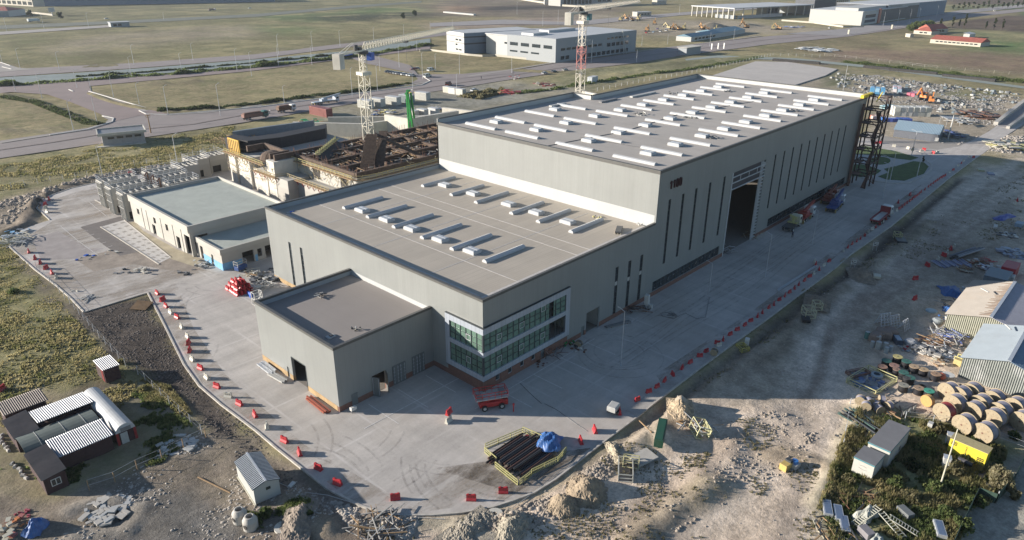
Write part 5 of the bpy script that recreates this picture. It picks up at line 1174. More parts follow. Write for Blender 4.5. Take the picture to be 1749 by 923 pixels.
# blue-grey shed beyond the park
A=G(1525,233.5);Cc=G(1600,243); hh=3.4; b=block('blue grey gable roofed shed beyond the small park','shed',A,Cc,13,2.7,mat('shed_dark',(0.12,0.13,0.15),.8),mat('shed_roof_blue',(0.22,0.30,0.36),.5,var=.08,ribs=('X',.5,.4)),roofh=2.6,ridge='x',over=.3,name='shed')
mb=MB(); mb.box(14,15.2,-.1,-.02,.3,1.6); mb.build('sign',WHW,b)
# ------------------------------------------------------------------ plastic barriers
def barrier(white=False):
    t=root('barrier',(0,0,0),0,'x','barrier'); m=paint(.50,.48,.41) if white else RED
    mb=MB(); pr=[(-.27,0),(-.27,.16),(-.13,.42),(-.10,.86),(.10,.86),(.13,.42),(.27,.16),(.27,0)]; L=.6; k=len(pr)
    mb.add([(-L,p[0],p[1]) for p in pr]+[(L,p[0],p[1]) for p in pr],[tuple(range(k)),tuple(reversed(range(k,2*k)))]+[(i,k+i,k+(i+1)%k,(i+1)%k) for i in range(k)])
    for x in (-.38,.38): mb.box(x-.1,x+.1,-.1,.1,.86,.93)
    mb.build('body',m,t)
    mb=MB()
    for x in (-.3,0,.3):
        for s in (-1,1): mb.box(x-.07,x+.07,s*.125-.012,s*.125+.012,.5,.74)
    mb.build('slot',paint(.30,.02,.025) if not white else paint(.33,.31,.26),t)
    return t
def tang(px,py,px2,py2): a=G(px,py);b=G(px2,py2); return math.atan2(b.y-a.y,b.x-a.x)
def barrow(pts,group,lab,start='front'):
    n_=len(pts)
    for i,(x,y,c) in enumerate(pts):
        a=pts[max(0,i-1)]; b=pts[min(n_-1,i+1)]; az=tang(a[0],a[1],b[0],b[1])+rnd.uniform(-.45,.45)+(rnd.random()<.12)*rnd.uniform(-1,1)
        put(barrier,GD(x,y),az,'%s plastic barrier, %s %s'%('white' if c else 'red',nth(i),lab),group,args=(bool(c),),scale=(.8 if n_>60 else 1.0))
L1=[(49.7,432,0),(60,443,0),(69,450.6,0),(79,459.6,0),(89,467.8,0),(96.5,475.6,1)]
barrow(L1,'barriers along the far left kerb','from the back in the short row along the far left kerb')
L2=[(84,342,0),(77.5,351,0),(78,357,1),(81,363.5,1)]; barrow(L2,'barriers on the far left curve','from the back on the curved far left kerb')
L3=[(269,503,0),(278,514,0),(284,525,0),(292,535.5,1),(302.6,544,0),(311,560.6,1),(321,577,1),(322,588,0),(324,601,0),(329,616,1),(342.6,631,0),(353.5,647,1),(370.6,662.5,0),(390,679,1),(409,692,0),(436,711,0),(456,731,1),(486,755,0),(512,776,0),(544,802,0),(576.6,828,0),(675.5,853,0),(805,854.5,0),(859.6,842,0)]
barrow(L3,'barriers along the curved left kerb','from the dark soil corner along the curved front kerb')
L4=[(1088.6,685,0),(1108,671,0),(1122,662.5,0),(1135,652,0),(1149,641.6,0),(1164.6,630.6,0),(1179,621,0),(1195,610,0),(1206,602,0),(1225,588,0),(1228,592,1),(1235,582,0),(1247,573,0),(1259,565,0),(1272,557,0),(1282,550,0),(1293.6,542,0),(1302,535.5,0),(1313,527,0),(1321.6,521.6,0),(1331,514,0),(1340.4,507,0),(1348.5,501,0),(1357,494,0),(1364,487.7,0),(1374,480.6,0),(1382.7,474,0),(1390,469,1),(1399,462,0),(1407,455,1),(1416,447.6,0),(1440.6,430,1),(1448,424,0),(1455.4,418,0),(1463,413.6,0),(1469.5,409,0),(1476.8,403.6,0),(1483,396.5,1),(1489.6,393,1),(1495.7,389,0),(1502,384,0),(1507.7,379.7,1),(1513,374.7,0),(1518.6,370,0),(1524.6,365,1),(1531,361,1),(1536,357.5,0),(1540.4,354,0),(1544.7,350.8,0),(1549,347.5,0),(1554,344.3,0),(1558,341,0),(1562,338,0),(1566.4,335,0),(1570,332,0),(1573,329,0),(1579.5,325,0),(1585.7,320,0),(1589.5,317,0),(1593.8,314,0),(1597.5,311.5,0),(1601,309,0),(1604.5,306.8,0),(1608,304.7,0),(1611.5,302.5,0),(1614.7,300.4,0),(1621,296,1),(1628,291.6,0),(1636,285,1),(1641.8,280,0),(1646,275.8,1),(1655,269.7,1),(1662.5,269.7,0)]
barrow(L4,'barriers along the straight right kerb','from the near end of the long row along the right kerb')
barrow([(1496,246,0),(1502,245,0),(1526.6,251,1),(1551,254.7,1),(1574,260,1),(1578,257,0),(1594,262.7,0),(1601,262,1)],'barriers behind the small park','from the left in the row behind the small park')
for i,(x,y,c,az) in enumerate([(1623.7,427,0,.4),(1629.6,423.4,1,.4),(1611.8,438,0,1.0),(1617.5,433.8,1,.2),(1602,445,1,.5),(1583.8,455,0,.9)]):
    put(barrier,GD(x,y),az,'%s plastic barrier, %s from the top among those at the ends of the stacked pipes'%('white' if c else 'red',nth(i)),'barriers guarding the pipe stacks',args=(bool(c),))
for x,y,c,az,lab in [(766.5,721,1,.2,'white plastic barrier with a red one lying on it, alone on the front apron'),(1016,737.5,0,.9,'red plastic barrier right of the pipe enclosure, farther one of two'),(992,756,0,.9,'red plastic barrier right of the pipe enclosure, nearer one of two'),(223,297.5,0,0,'red barrier between the railed concrete cells and the verge'),(1554,334,0,0,'red barrier lying just inside the right row, farther from the truck'),(1534,347,0,.3,'red barrier lying just inside the right row, near the flatbed cab'),(1563,478,0,-.6,'red barrier alone on the dirt below the stacked pipes'),(1562,512,0,-.2,'fallen red barrier alone on the dirt left of the blue tarp'),(1391,449,1,.3,'white barrier lying beside the end of the kerb opening'),(1393,454,0,.3,'red barrier under the white one beside the kerb opening'),(1058,706,0,.7,'red barrier behind the small trailer on the shadow edge'),(1737,344,0,.2,'red and white barrier on the dirt near the right edge'),(1733,349,1,.5,'white barrier leaning by a red one near the right edge'),(4,667,0,.6,'red barrier at the left edge above the dark barracks')]:
    put(barrier,GD(x,y),az,lab,None,args=(bool(c),))
q=GD(767,716); put(barrier,(q.x,q.y,.9),.25,'red plastic barrier lying on a white one on the front apron',None,args=(False,))
# heap of spare barriers
rr=random.Random(21); k=0
for lay,(nx,ny) in enumerate(((5,4),(4,3),(3,2))):
    for i in range(nx):
        for j in range(ny):
            c=GD(409,496); x=c.x+(i-nx/2+.5)*.75+rr.uniform(-.1,.1); y=c.y+(j-ny/2+.5)*1.3+rr.uniform(-.15,.15)
            put(barrier,(x,y,lay*.82),R(90)+rr.uniform(-.2,.2),'red plastic barrier, %s in row %s of the %s layer of the spare heap'%(nth(j),ORD[i],('bottom','middle','top')[lay]),'spare barriers heaped by the left wall',args=(False,)); k+=1
q=GD(425,503)
for i in range(2): mb=MB(); mb.cbox(0,0,0,1.3,.5,.8,0,.2); tag(mb.build('barrier',BLUE,None,(q.x-.3+i*.2,q.y-1.4+i*.9,0),R(80)),'blue plastic block at the foot of the red barrier heap, %s one'%('nearer' if i==0 else 'farther'),'barrier')
q=GD(410,492); mb=MB(); mb.cbox(0,0,0,1.5,.5,.2); tag(mb.build('board',LGREY,None,(q.x,q.y,2.5),.9),'grey board lying on top of the red barrier heap','board')
# ------------------------------------------------------------------ lamps and poles
def lamp(h=11,arm=1.6,two=False):
    t=root('street_lamp',(0,0,0),0,'x','street lamp'); mb=MB(); mb.tap((0,0,-.3),(0,0,h),.13,.07,8); mb.cbox(0,0,-.2,.4,.4,.35); mb.build('pole',GALV,t)
    for s in ((1,-1) if two else (1,)):
        mb=MB(); mb.bar((0,0,h-.1),(s*arm,0,h+.35),.08); mb.build('arm',GALV,t); mb=MB(); mb.cbox(s*(arm+.25),0,h+.28,.8,.28,.14,0,.05); mb.build('lamp_head',LGREY,t)
    return t
def lamps(pts,lab,group,az=0.5,two=False):
    for i,p_ in enumerate(pts):
        x,y,ty=p_; q=GD(x,y); h=min(max(HGT(x,y,ty,q.z),7),14); 
        put(lamp,q,az,'%s street lamp from the left %s'%(nth(i),lab),group,scale=((.6,.6,h/11) if ty>350 else (1,1,h/11)),args=(11,1.6,two))
lamps([(12,54,31),(76,51,25),(152,48,23),(280,34,22)],'on the farthest left road','lamps on the farthest left road')
lamps([(4,108,88),(35,118,84),(102,121,90),(229,111,78),(330,104,75),(476,93,60),(534,87,55),(581,80,53),(639,74,48),(690,63,43),(735,55,38),(773,48,33)],'along the road above the canal','lamps along the road above the canal')
lamps([(27,157,132),(72,168,127),(132,151,121),(156,156,125),(225,132,98),(311,127,92),(405,121,85),(476,113,78),(533,111,80),(682,116,79),(712,87,70)],'along the reddish road below the canal','lamps along the reddish road below the canal')
lamps([(126,224,174),(166,210,163),(194,165,125),(238,178,143),(287,194,148),(377,199,145),(486,178,148),(602,166,118),(645,156,113),(649,121,95),(705,152,126),(722,136,91),(744,122,93),(780,151,131),(785,127,95),(874,126,98),(1010,108,70),(1087,107,87),(1096,78,62),(1140,76,64),(1212,80,57),(1253,68,50)],'along the near road behind the hall','lamps along the near road behind the hall')
lamps([(1481,35,18),(1508,45,22),(1533,40,19),(1553,39,17),(1563,29,15),(1569,34,15),(1599,30,11)],'along the road past the charcoal factory','lamps along the road past the charcoal factory')
lamps([(883,25,5),(927,45,17),(953,42,15),(1160,25,8),(1300,14,2)],'on the road at the top centre','lamps on the road at the top centre')
lamps([(1060,625,532),(1210,506,458),(1307,473,401),(1387,419,360),(1507,339,270)],'on the apron beside the long facade','lamps on the apron beside the long facade',R(90))
lamps([(1520,308,261),(1511,322,287),(1566,301,266),(1557,265,225)],'around the small park','lamps around the small park',R(60),True)
lamps([(305,290,232),(175,300,250),(430,130,90)],'standing on the verge behind the concrete cells','lamps on the verge behind the cells')
def pole(x,y,ty,lab,w_=.3,m=GALV,cross=False):
    q=GD(x,y); h=HGT(x,y,ty,q.z); t=root('utility_pole',q,.4,lab,'pole'); mb=MB(); mb.tap((0,0,-.3),(0,0,h),w_*.6,w_*.35,8); mb.build('pole',m,t)
    if cross: mb=MB(); [mb.box(-1.2,1.2,-.08,.08,h-.3-k*.6,h-.15-k*.6) for k in (0,1)]; [mb.box(a-.08,a+.08,-.08,.08,h-.14,h+.2) for a in (-1.1,-.4,.4,1.1)]; mb.build('crossarm',m,t)
pole(258,228,197,'dark wooden power pole beside the flat roofed road building',.45,WOOD,True); pole(1619,238,197,'tall white pole beside the blue grey shed',.4,WHITE)
pole(1604,836,733,'long pale pole leaning over the weeds beside the yellow generator',.2,CREAM); pole(1437,170,112,'bare pole behind the storage yard',.2)
# ------------------------------------------------------------------ fences
def fence(pts,h,step,lab,m=GALV,mesh=True,fm=None):
    q=[GD(*p) for p in pts]; t=root('wire_fence',q[0],0,lab,'fence'); o=q[0]; mp_=MB(); mw=MB()
    for a,b in zip(q,q[1:]):
        n_=max(1,int((b-a).length/step))
        for i in range(n_+(b==q[-1])):
            p=a.lerp(b,i/n_); z=(gz(p.x,p.y) if not on_lot(p.x,p.y) else 0); mp_.bar((p.x-o.x,p.y-o.y,z-o.z-.1),(p.x-o.x,p.y-o.y,z-o.z+h),.09)
        for k in ((.5,1.0) if mesh else (1.0,)): mw.bar((a.x-o.x,a.y-o.y,a.z-o.z+h*k),(b.x-o.x,b.y-o.y,b.z-o.z+h*k),.022)
    mp_.build('posts',m,t); w_=mw.build('wires',fm or GALV,t); return t
fence([(20,322),(150,302),(230,284),(330,266),(400,250)],1.8,3.2,'wire fence along the grassy verge on the left')
fence([(1408,96),(1500,106),(1600,118),(1749,130),(1850,142)],1.8,7,'pale posts of the fence across the right hand field',CREAM)
fence([(1020,156),(1100,140),(1190,124),(1320,95),(1400,98)],1.8,5,'wire fence behind the rear roof of the hall')
fence([(62,458),(120,520),(170,578),(215,626)],1.6,3,'wire mesh fence left of the dark soil, upper stretch',GALV,True,STEEL)
fence([(236,640),(290,692),(345,742)],1.6,3,'wire mesh fence left of the dark soil, lower stretch',GALV,True,STEEL)
fence([(153,838),(197,824),(235,803),(277,785),(314,766),(352,748)],1.6,3.5,'sparse posts of a wire fence in front of the dark barracks',WOOD)
fence([(1545,718),(1640,730),(1749,772)],1.5,3.5,'rail fence between the big reels and the weeds',GALV)
fence([(1480,650),(1452,690),(1440,760)],1.0,3,'low rail beside the dark pipes on the right',GALV)
def meshfence(pts,h,lab):
    q=[GD(*p) for p in pts]; o=q[0]; t=root('mesh_fence',o,0,lab,'fence'); mb=MB(); mp_=MB()
    for a,b in zip(q,q[1:]):
        mb.bar((a.x-o.x,a.y-o.y,a.z-o.z+h/2),(b.x-o.x,b.y-o.y,b.z-o.z+h/2),.05,h)
        for p in (a,b): mp_.bar((p.x-o.x,p.y-o.y,p.z-o.z-.2),(p.x-o.x,p.y-o.y,p.z-o.z+h+.15),.1)
    mb.build('mesh_sheet',mat('shade_net',(0.03,0.06,0.045),.95,var=.3,scale=3),t); mp_.build('posts',GALV,t)
meshfence([(1760,762),(1728,830),(1700,860)],1.7,'dark green netted fence at the right edge beside the pale bush'); meshfence([(1700,860),(1668,848),(1640,905),(1620,950)],1.4,'dark netted fence falling away at the bottom right')
# ------------------------------------------------------------------ vehicles
WS=GLASSD
def wheelset(t,xs,w,r=.42):
    for x in xs:
        for s in (-1,1):
            mb=MB(); mb.lathe([(r*.6,-.14),(r,-.12),(r,.12),(r*.6,.14)],14,(x,s*(w/2-.12),r),'y'); o=mb.build('wheel',RUBBER,t); mb=MB(); mb.lathe([(r*.55,-.15),(r*.5,.15)],10,(x,s*(w/2-.12),r),'y'); mb.build('rim',LGREY,o)
def car(c=(.6,.6,.6),van=False):
    t=root('parked_car',(0,0,0),0,'x','car'); m=paint(*c,.3); L,W=(5.2,1.95) if van else (4.4,1.78); hb=.95 if van else .8; ht=2.05 if van else 1.45
    pr=[(-L/2,.3),(-L/2,hb),(-L/2+.15,hb+.08),(L*.5-.15,hb-.05),(L/2,hb-.2),(L/2,.3)]
    mb=MB(); k=len(pr); mb.add([(p[0],-W/2,p[1]) for p in pr]+[(p[0],W/2,p[1]) for p in pr],[tuple(range(k)),tuple(reversed(range(k,2*k)))]+[(i,k+i,k+(i+1)%k,(i+1)%k) for i in range(k)]); mb.build('body',m,t)
    a,b,c_,d=(-L*.48,-L*.47,L*.22,L*.42) if van else (-L*.42,-L*.28,L*.12,L*.30)
    mb=MB(); w2=W/2-.06; w3=W/2-.2; v=[(a,-w2,hb),(d,-w2,hb),(d,w2,hb),(a,w2,hb),(b,-w3,ht-.06),(c_,-w3,ht-.06),(c_,w3,ht-.06),(b,w3,ht-.06)]; mb.add(v,[(4,5,6,7),(0,1,5,4),(1,2,6,5),(2,3,7,6),(3,0,4,7)]); mb.build('windows',WS,t)
    mb=MB(); mb.add([(b-.03,-w3-.03,ht-.08),(c_+.03,-w3-.03,ht-.08),(c_+.03,w3+.03,ht-.08),(b-.03,w3+.03,ht-.08),(b+.1,-w3+.08,ht),(c_-.1,-w3+.08,ht),(c_-.1,w3-.08,ht),(b+.1,w3-.08,ht)],[(4,5,6,7),(0,1,5,4),(1,2,6,5),(2,3,7,6),(3,0,4,7)])
    if van: mb.box(a+.05,a+.35,-w2-.01,w2+.01,hb,ht-.15); mb.box(-.2,.1,-w2-.01,w2+.01,hb,ht-.15)
    mb.build('roof',m,t); wheelset(t,(-L*.31,L*.31),W,.33); return t
def truck(c=(.6,.6,.58),L=9,bed='flat',bc=(.14,.03,.03),axles=3):
    t=root('truck',(0,0,0),0,'x','truck'); m=paint(*c,.35); W=2.45
    mb=MB(); mb.box(-L/2,L/2-.3,-.45,.45,.65,.95); mb.build('chassis',DARK,t)
    mb=MB(); mb.cbox(L/2-1.0,0,.6,2.0,W,2.25,0,.25); o=mb.build('cab',m,t); mb=MB(); mb.box(L/2-.03,L/2+.02,-W/2+.2,W/2-.2,1.7,2.5); mb.box(L/2-1.5,L/2-.4,-W/2-.02,W/2+.02,1.75,2.45); mb.build('windows',WS,o)
    wheelset(t,[L/2-1.3]+[-L/2+1.3+i*1.35 for i in range(axles-1)],W,.5)
    bm=paint(*bc)
    if bed=='flat':
        mb=MB(); mb.box(-L/2-.2,L/2-2.3,-W/2,W/2,1.1,1.3); mb.build('bed',bm,t); mb=MB(); mb.box(-L/2-.1,L/2-2.5,-.75,.75,1.3,1.33); mb.build('bed_plate',LGREY,t)
        mb=MB(); 
        for s in (-1,1): mb.box(-L/2-.2,L/2-2.3,s*(W/2-.05)-.05,s*(W/2-.05)+.05,1.3,1.5)
        mb.box(L/2-2.5,L/2-2.4,-W/2,W/2,1.3,2.9); mb.box(-L/2-.25,-L/2-.15,-W/2,W/2,.9,1.35); mb.build('bed_rail',bm,t)
    elif bed=='box': mb=MB(); mb.box(-L/2,L/2-2.2,-W/2,W/2,1.1,3.5); mb.build('cargo_box',bm,t)
    elif bed=='tip': 
        mb=MB(); mb.cbox(-1.1,0,1.1,L-2.6,W,1.3,0,0); mb.build('tipper_body',bm,t); mb=MB(); mb.cbox(-1.1,0,2.35,L-3.2,W-.4,.5,0,.35); mb.build('load',RUST,t)
    elif bed=='crane':
        mb=MB(); mb.box(-L/2,L/2-2.2,-W/2,W/2,1.1,1.35); mb.build('deck',bm,t); mb=MB(); mb.cbox(-.3,0,1.35,1.9,2.0,1.2,0,.2); mb.cbox(-1.8,0,1.35,1.2,2.1,.9); mb.build('crane_house',bm,t)
        mb=MB(); mb.bar((-1.4,0,2.4),(L/2+.8,0,3.4),.55,.6); mb.bar((L/2-.2,0,3.3),(L/2+1.6,0,3.6),.38,.4); mb.build('boom',bm,t)
        mb=MB(); 
        for x in (-L/2+.3,.8):
            for s in (-1,1): mb.box(x,x+.35,s*1.2-.15,s*1.2+.15,.1,1.2)
        mb.build('outrigger',paint(.28,.22,.08),t)
    elif bed=='arm':
        mb=MB(); mb.box(-L/2,L/2-2.3,-W/2,W/2,1.1,1.25); mb.build('deck',DARK,t)
        mb=MB(); mb.bar((.6,0,1.25),(.6,0,2.9),.5); mb.bar((.6,-.9,2.7),(.6,1.0,3.1),.28); mb.bar((.6,1.0,3.1),(.7,-.8,2.2),.24); mb.box(.1,1.1,-1.2,1.2,1.25,1.5); mb.build('loader_arm',bm,t)
    return t
def vput(fn,px,py,az,lab,group=None,args=(),dz=0.1):
    g=GD(px,py); far=g.x>170 or g.y>150; z=max(g.z,0.0)
    if far: g=G(px,py,Z1+.05); z=Z1+.08
    return put(fn,(g.x,g.y,z),az,lab,group,args=args)
road_az=tang(440,193,613,167)
cs=[(.05,.05,.06),(.06,.06,.07),(.1,.1,.11),(.25,.26,.27),(.3,.31,.33),(.08,.08,.09),(.55,.56,.57),(.12,.13,.15),(.6,.6,.6),(.5,.53,.56)]
cn=['black','black','dark grey','grey','silver','black','white','dark blue grey','white','silver']
for i,c in enumerate(cs): vput(car,663+i*4.6,124.5+i*.68,tang(663,124,714,128)+1.1,'%s car, %s from the left in the row parked beside the verge'%(cn[i],nth(i)),'cars parked in the row beside the verge',(c,False))
for x,y,az,c,v,lab in [(707,119.5,2.6,(.3,.08,.08),False,'dark red car parked at the roadside near the vans'),(712,119,2.6,(.5,.5,.48),False,'pale car parked beside the dark red car'),(736,121.5,.1,(.58,.6,.6),True,'white minibus parked at the far junction'),(730,132,.1,(.6,.6,.58),True,'white pickup like van standing on the road junction'),(930,126.5,.1,(.35,.36,.38),False,'silver car parked on the verge beside the second crane, left one'),(946,124,.1,(.08,.08,.09),False,'black car parked on the verge beside the second crane, middle one'),(965,121,.1,(.3,.3,.28),False,'grey car parked on the verge beside the second crane, right one'),(766,146,.5,(.10,.02,.02),True,'dark red van on the near road at the work site entrance'),(810,156,.1,(.55,.57,.58),False,'silver car half hidden by bushes behind the hall'),(182,33,.2,(.6,.62,.6),False,'white car on the far left road'),(427,15,.1,(.55,.6,.6),False,'pale car on the far road near the top left'),(1417,49,.0,(.6,.6,.58),False,'white car on the road left of the charcoal factory'),(1698,19.5,.3,(.62,.6,.55),True,'white van on the far right road'),(1104,57,.3,(.4,.05,.06),False,'red car parked by the far yard'),(1116,56,.3,(.3,.4,.5),False,'blue grey car parked by the far yard'),(1128,55,.3,(.62,.62,.6),True,'white van parked by the far yard'),(1138,53.5,.3,(.62,.62,.6),True,'second white van parked by the far yard'),(1123,50.5,.3,(.2,.15,.3),False,'dark purple car behind the white vans of the far yard')]:
    vput(car,x,y,road_az+az,lab,None,(c,v))
vput(truck,436,203,road_az,'old flatbed truck with a reddish load on the near road','lorries parked on the near road',((.03,.10,.09),11,'tip',(.20,.10,.08),3))
vput(truck,489,191,road_az,'brown loaded tipper truck with a white cab on the near road','lorries parked on the near road',((.58,.58,.56),8.5,'tip',(.10,.055,.03),3))
vput(truck,556,177,road_az,'long pale blue grey mobile crane parked on the near road',None,((.42,.46,.5),13.5,'crane',(.38,.43,.48),4))
vput(truck,58,38,.3,'white box lorry on the far left road',None,((.5,.55,.55),12,'box',(.5,.55,.55),3)); vput(truck,362,19,.3,'small lorry with a brown load on the far road near the top left',None,((.55,.5,.48),11,'tip',(.12,.1,.08),3))
g=Vector((103.8,-3.6,0)); put(truck,g,.08,'small cream loader truck with a folded arm beside the facade',None,args=((.5,.47,.35),7.5,'arm',(.48,.45,.2),2))
g=Vector((112.5,-3.2,0)); put(truck,g,.05,'red mobile crane truck with a white cab beside the facade',None,args=((.55,.56,.55),9,'crane',(.30,.04,.03),3))
g=Vector((127.5,-5.5,0)); put(truck,g,.12,'blue and white mobile crane beside the foot of the facade',None,args=((.5,.52,.55),10.5,'crane',(.05,.08,.22),4))
g=Vector((132,-2.2,0)); put(truck,g,.1,'brown red machine truck behind the blue crane',None,args=((.2,.06,.04),8,'crane',(.22,.07,.05),3))
g=Vector((126,-17.6,0)); put(truck,g,.03,'dark red flatbed recovery truck with a white cab beside the barriers',None,args=((.58,.58,.56),10.5,'flat',(.22,.03,.035),3))
# red scissor lift by the glazed corner
def lift_machine():
    t=root('scissor_lift',(-1.9,-3.6,0),R(-30),'red scissor lift with a railed platform in front of the glazed corner','scissor lift'); m=paint(.42,.03,.03)
    mb=MB(); mb.cbox(0,0,.45,3.9,1.3,.75,0,.1); mb.build('body',m,t); wheelset(t,(-1.3,1.3),2.0,.45)
    mb=MB(); 
    for z,s in ((1.25,1),(1.25,-1)): mb.bar((-1.8*s,-.5,1.25),(1.8*s,-.5,1.85),.14); mb.bar((-1.8*s,.5,1.25),(1.8*s,.5,1.85),.14)
    mb.build('scissor_arms',m,t)
    mb=MB(); mb.box(-2.6,2.2,-.95,.95,1.85,1.97); mb.build('platform',LGREY,t)
    mb=MB(); P4=[(-2.6,-.95),(2.2,-.95),(2.2,.95),(-2.6,.95)]
    for z in (2.5,3.0):
        for i in range(4): a=P4[i];b=P4[(i+1)%4]; mb.bar((*a,z),(*b,z),.08)
    for i in range(6):
        for y in (-.95,.95): mb.bar((-2.6+i*.96,y,1.97),(-2.6+i*.96,y,3.0),.07)
    mb.build('guard_rail',m,t); mb=MB(); mb.cbox(1.5,.2,1.97,.9,.9,.6); mb.cbox(-1.9,0,1.97,.9,1.2,.25); mb.build('tool_box',MGREY,t); mb=MB(); mb.cbox(2.1,0,.5,.35,1.5,.9); mb.build('power_pack',m,t)
lift_machine()
# small trailer / generator on the shadow edge
q=GD(1047,706); t=root('site_trailer',q,.2,'small white topped trailer standing on the shadow edge','trailer'); mb=MB(); mb.cbox(0,0,.7,1.8,1.3,.8,0,.1); mb.build('body',LGREY,t); mb=MB(); mb.bar((.9,0,.6),(2.0,0,.45),.1); mb.build('drawbar',DARK,t); wheelset(t,(0,),1.7,.35)
# blue scissor lift by the low building
q=GD(412,462); t=root('scissor_lift',q,.25,'small blue scissor lift by the low concrete building','scissor lift'); mb=MB(); mb.cbox(0,0,.3,2.4,1.2,.9,0,.05); mb.build('body',paint(.03,.07,.2),t); mb=MB()
for z in (1.7,2.3):
    for a,b in (((-1.2,-.6),(1.2,-.6)),((1.2,-.6),(1.2,.6)),((1.2,.6),(-1.2,.6)),((-1.2,.6),(-1.2,-.6))): mb.bar((*a,z),(*b,z),.08)
for a in ((-1.2,-.6),(1.2,-.6),(1.2,.6),(-1.2,.6)): mb.bar((*a,1.2),(*a,2.3),.08)
mb.build('guard_rail',LGREY,t); wheelset(t,(-.8,.8),1.2,.25)
# folded green concrete boom
def boom():
    q=G(703,228); x,y=on_ray(702,222,0,262); t=root('concrete_boom',(x,y,0),R(20),'folded bright green concrete pump boom standing upright behind the block','concrete pump'); h=zat(x,y,153); m=paint(.02,.24,.05,.4)
    mb=MB(); mb.tap((2.0,0,0),(1.2,0,h*.3),.45,.38,8); mb.build('column',m,t)
    for k,(a,b,w_) in enumerate((((1.3,0,h*.2),(-1.2,0,h),.6),((-.2,.6,h*.97),(.9,.6,h*.35),.45),((-2.4,-.3,h*.95),(-1.7,-.3,h*.1),.45),((.3,-.5,h*.93),(1.9,-.5,h*.4),.55))): mb=MB(); mb.bar(a,b,w_,w_*1.1); mb.build('boom_section',m,t)
    mb=MB(); mb.bar((-2.6,0,h*.93),(.6,0,h*.98),.5); mb.build('boom_link',m,t); mb=MB(); mb.cbox(3,0,.6,7,2.4,2,0,.2); mb.build('truck_body',m,t)
boom()
# orange excavators, yellow machines
def digger(c=(.6,.22,.05)):
    t=root('excavator',(0,0,0),0,'x','excavator'); m=paint(*c)
    for s in (-1,1): mb=MB(); mb.cbox(0,s*1.15,0,3.8,.6,.9,0,.2); mb.build('track',DARK,t)
    mb=MB(); mb.cbox(-.4,0,.95,3.0,2.5,1.1,0,.2); mb.build('house',m,t); mb=MB(); mb.cbox(.7,.7,1.5,1.3,1.0,1.5,0,.15); o=mb.build('cab',m,t); mb=MB(); mb.cbox(.95,.7,1.9,.9,1.04,.8); mb.build('window',WS,o)
    mb=MB(); mb.bar((.9,-.2,1.6),(3.2,-.2,4.4),.45,.6); mb.build('boom',m,t); mb=MB(); mb.bar((3.1,-.2,4.5),(5.2,-.2,2.2),.38,.5); mb.build('stick',m,t); mb=MB(); mb.cbox(5.2,-.2,1.2,.8,1.1,1.0,0,.1); mb.build('bucket',DARK,t)
    return t
def dg(px,py,az,lab,c,s=1.0,group=None):
    g=GD(px,py); put(digger,g,az,lab,group,scale=s,args=(c,))
dg(1578,171,2.9,'orange excavator working in the storage yard, boom raised',(.6,.22,.06),1.3); dg(1590,176,.2,'orange machine body right beside the raised excavator',(.6,.22,.06),1.0)
EO=(.42,.24,.10)
for i,(x,y,az) in enumerate([(1060,36,.3),(1070,34,1.2),(1080,36,2.5),(1090,35,.2),(1118,42,.5),(1105,54,.4),(1142,50,1.5),(1150,51,.7),(1160,52,2.6),(1168,50,.4),(1200,46.5,1.0),(1212,46.5,2.2),(1222,47,.3),(1268,44,.6),(1275,44.5,2.4),(1320,51,.4),(1330,51,1.7)]):
    dg(x,y,az,'earth moving machine, %s from the left in the far yard'%nth(i),EO if i%3 else (.40,.33,.16),1.35,'earth moving machines in the far yard')
# ------------------------------------------------------------------ containers
def container(L=6,W=2.45,H_=2.6,c=(.6,.6,.58),rib=True,roof=None):
    t=root('container',(0,0,0),0,'x','container'); m=paint(*c); mb=MB(); mb.cbox(0,0,0,L,W,H_); mb.build('body',m,t)
    if rib:
        mb=MB(); n_=int(L/.45)
        for i in range(n_):
            for s in (-1,1): mb.box(-L/2+.25+i*.45-.07,-L/2+.25+i*.45+.07,s*(W/2+.02)-.025,s*(W/2+.02)+.025,.2,H_-.2)
        mb.build('ribs',m,t)
    mb=MB(); mb.box(-L/2-.06,-L/2-.003,-W/2+.1,-.04,.1,H_-.1); mb.box(-L/2-.06,-L/2-.003,.04,W/2-.1,.1,H_-.1); mb.build('door',m,t)
    if roof: mb=MB(); mb.cbox(0,0,H_,L+.1,W+.1,.12); mb.build('roof',roof,t)
    return t
WC=(.50,.50,.45)
def cput(px,py,az,lab,args=(),group=None,z=None): g=GD(px,py); put(container,(g.x,g.y,g.z if z is None else z),az,lab,group,args=args)
A=G(562,199);B=G(535,193); 
put(container,(101.2,199.6,0),math.atan2(206.5-195.2,101.7-102.2)+math.pi,'long dull red shipping container behind the building site',None,args=(12,3.2,3.4,(.22,.07,.06)))
for i,(x,y) in enumerate([(625,184),(645,181),(672,178),(695,175),(722,170)]): cput(x,y,R(100),'white site container, %s from the left in the row behind the crane'%nth(i),(7,3.2,3.4,WC if i!=3 else (.2,.25,.25),True,WHR),'white containers behind the crane')
for i,(x,y,c) in enumerate([(706,200,(.45,.43,.38)),(722,198,(.5,.48,.43)),(741,196,(.5,.5,.48)),(765,158,(.45,.42,.36)),(774,160,(.5,.5,.47)),(787,162,(.5,.48,.42))]): cput(x,y,R(95),'pale site cabin, %s from the left among those right of the green boom'%nth(i),(4.5,2.6,2.8,c,False,WHR),'pale cabins right of the green boom')
cput(745,224,R(20),'rusty brown container beside the wall of the rear roof',(6,2.5,3.6,(.10,.045,.035))); cput(1012,140,R(10),'white site cabin beside the foot of the second crane',(7,3,2.8,(.45,.48,.5),False,WHR))
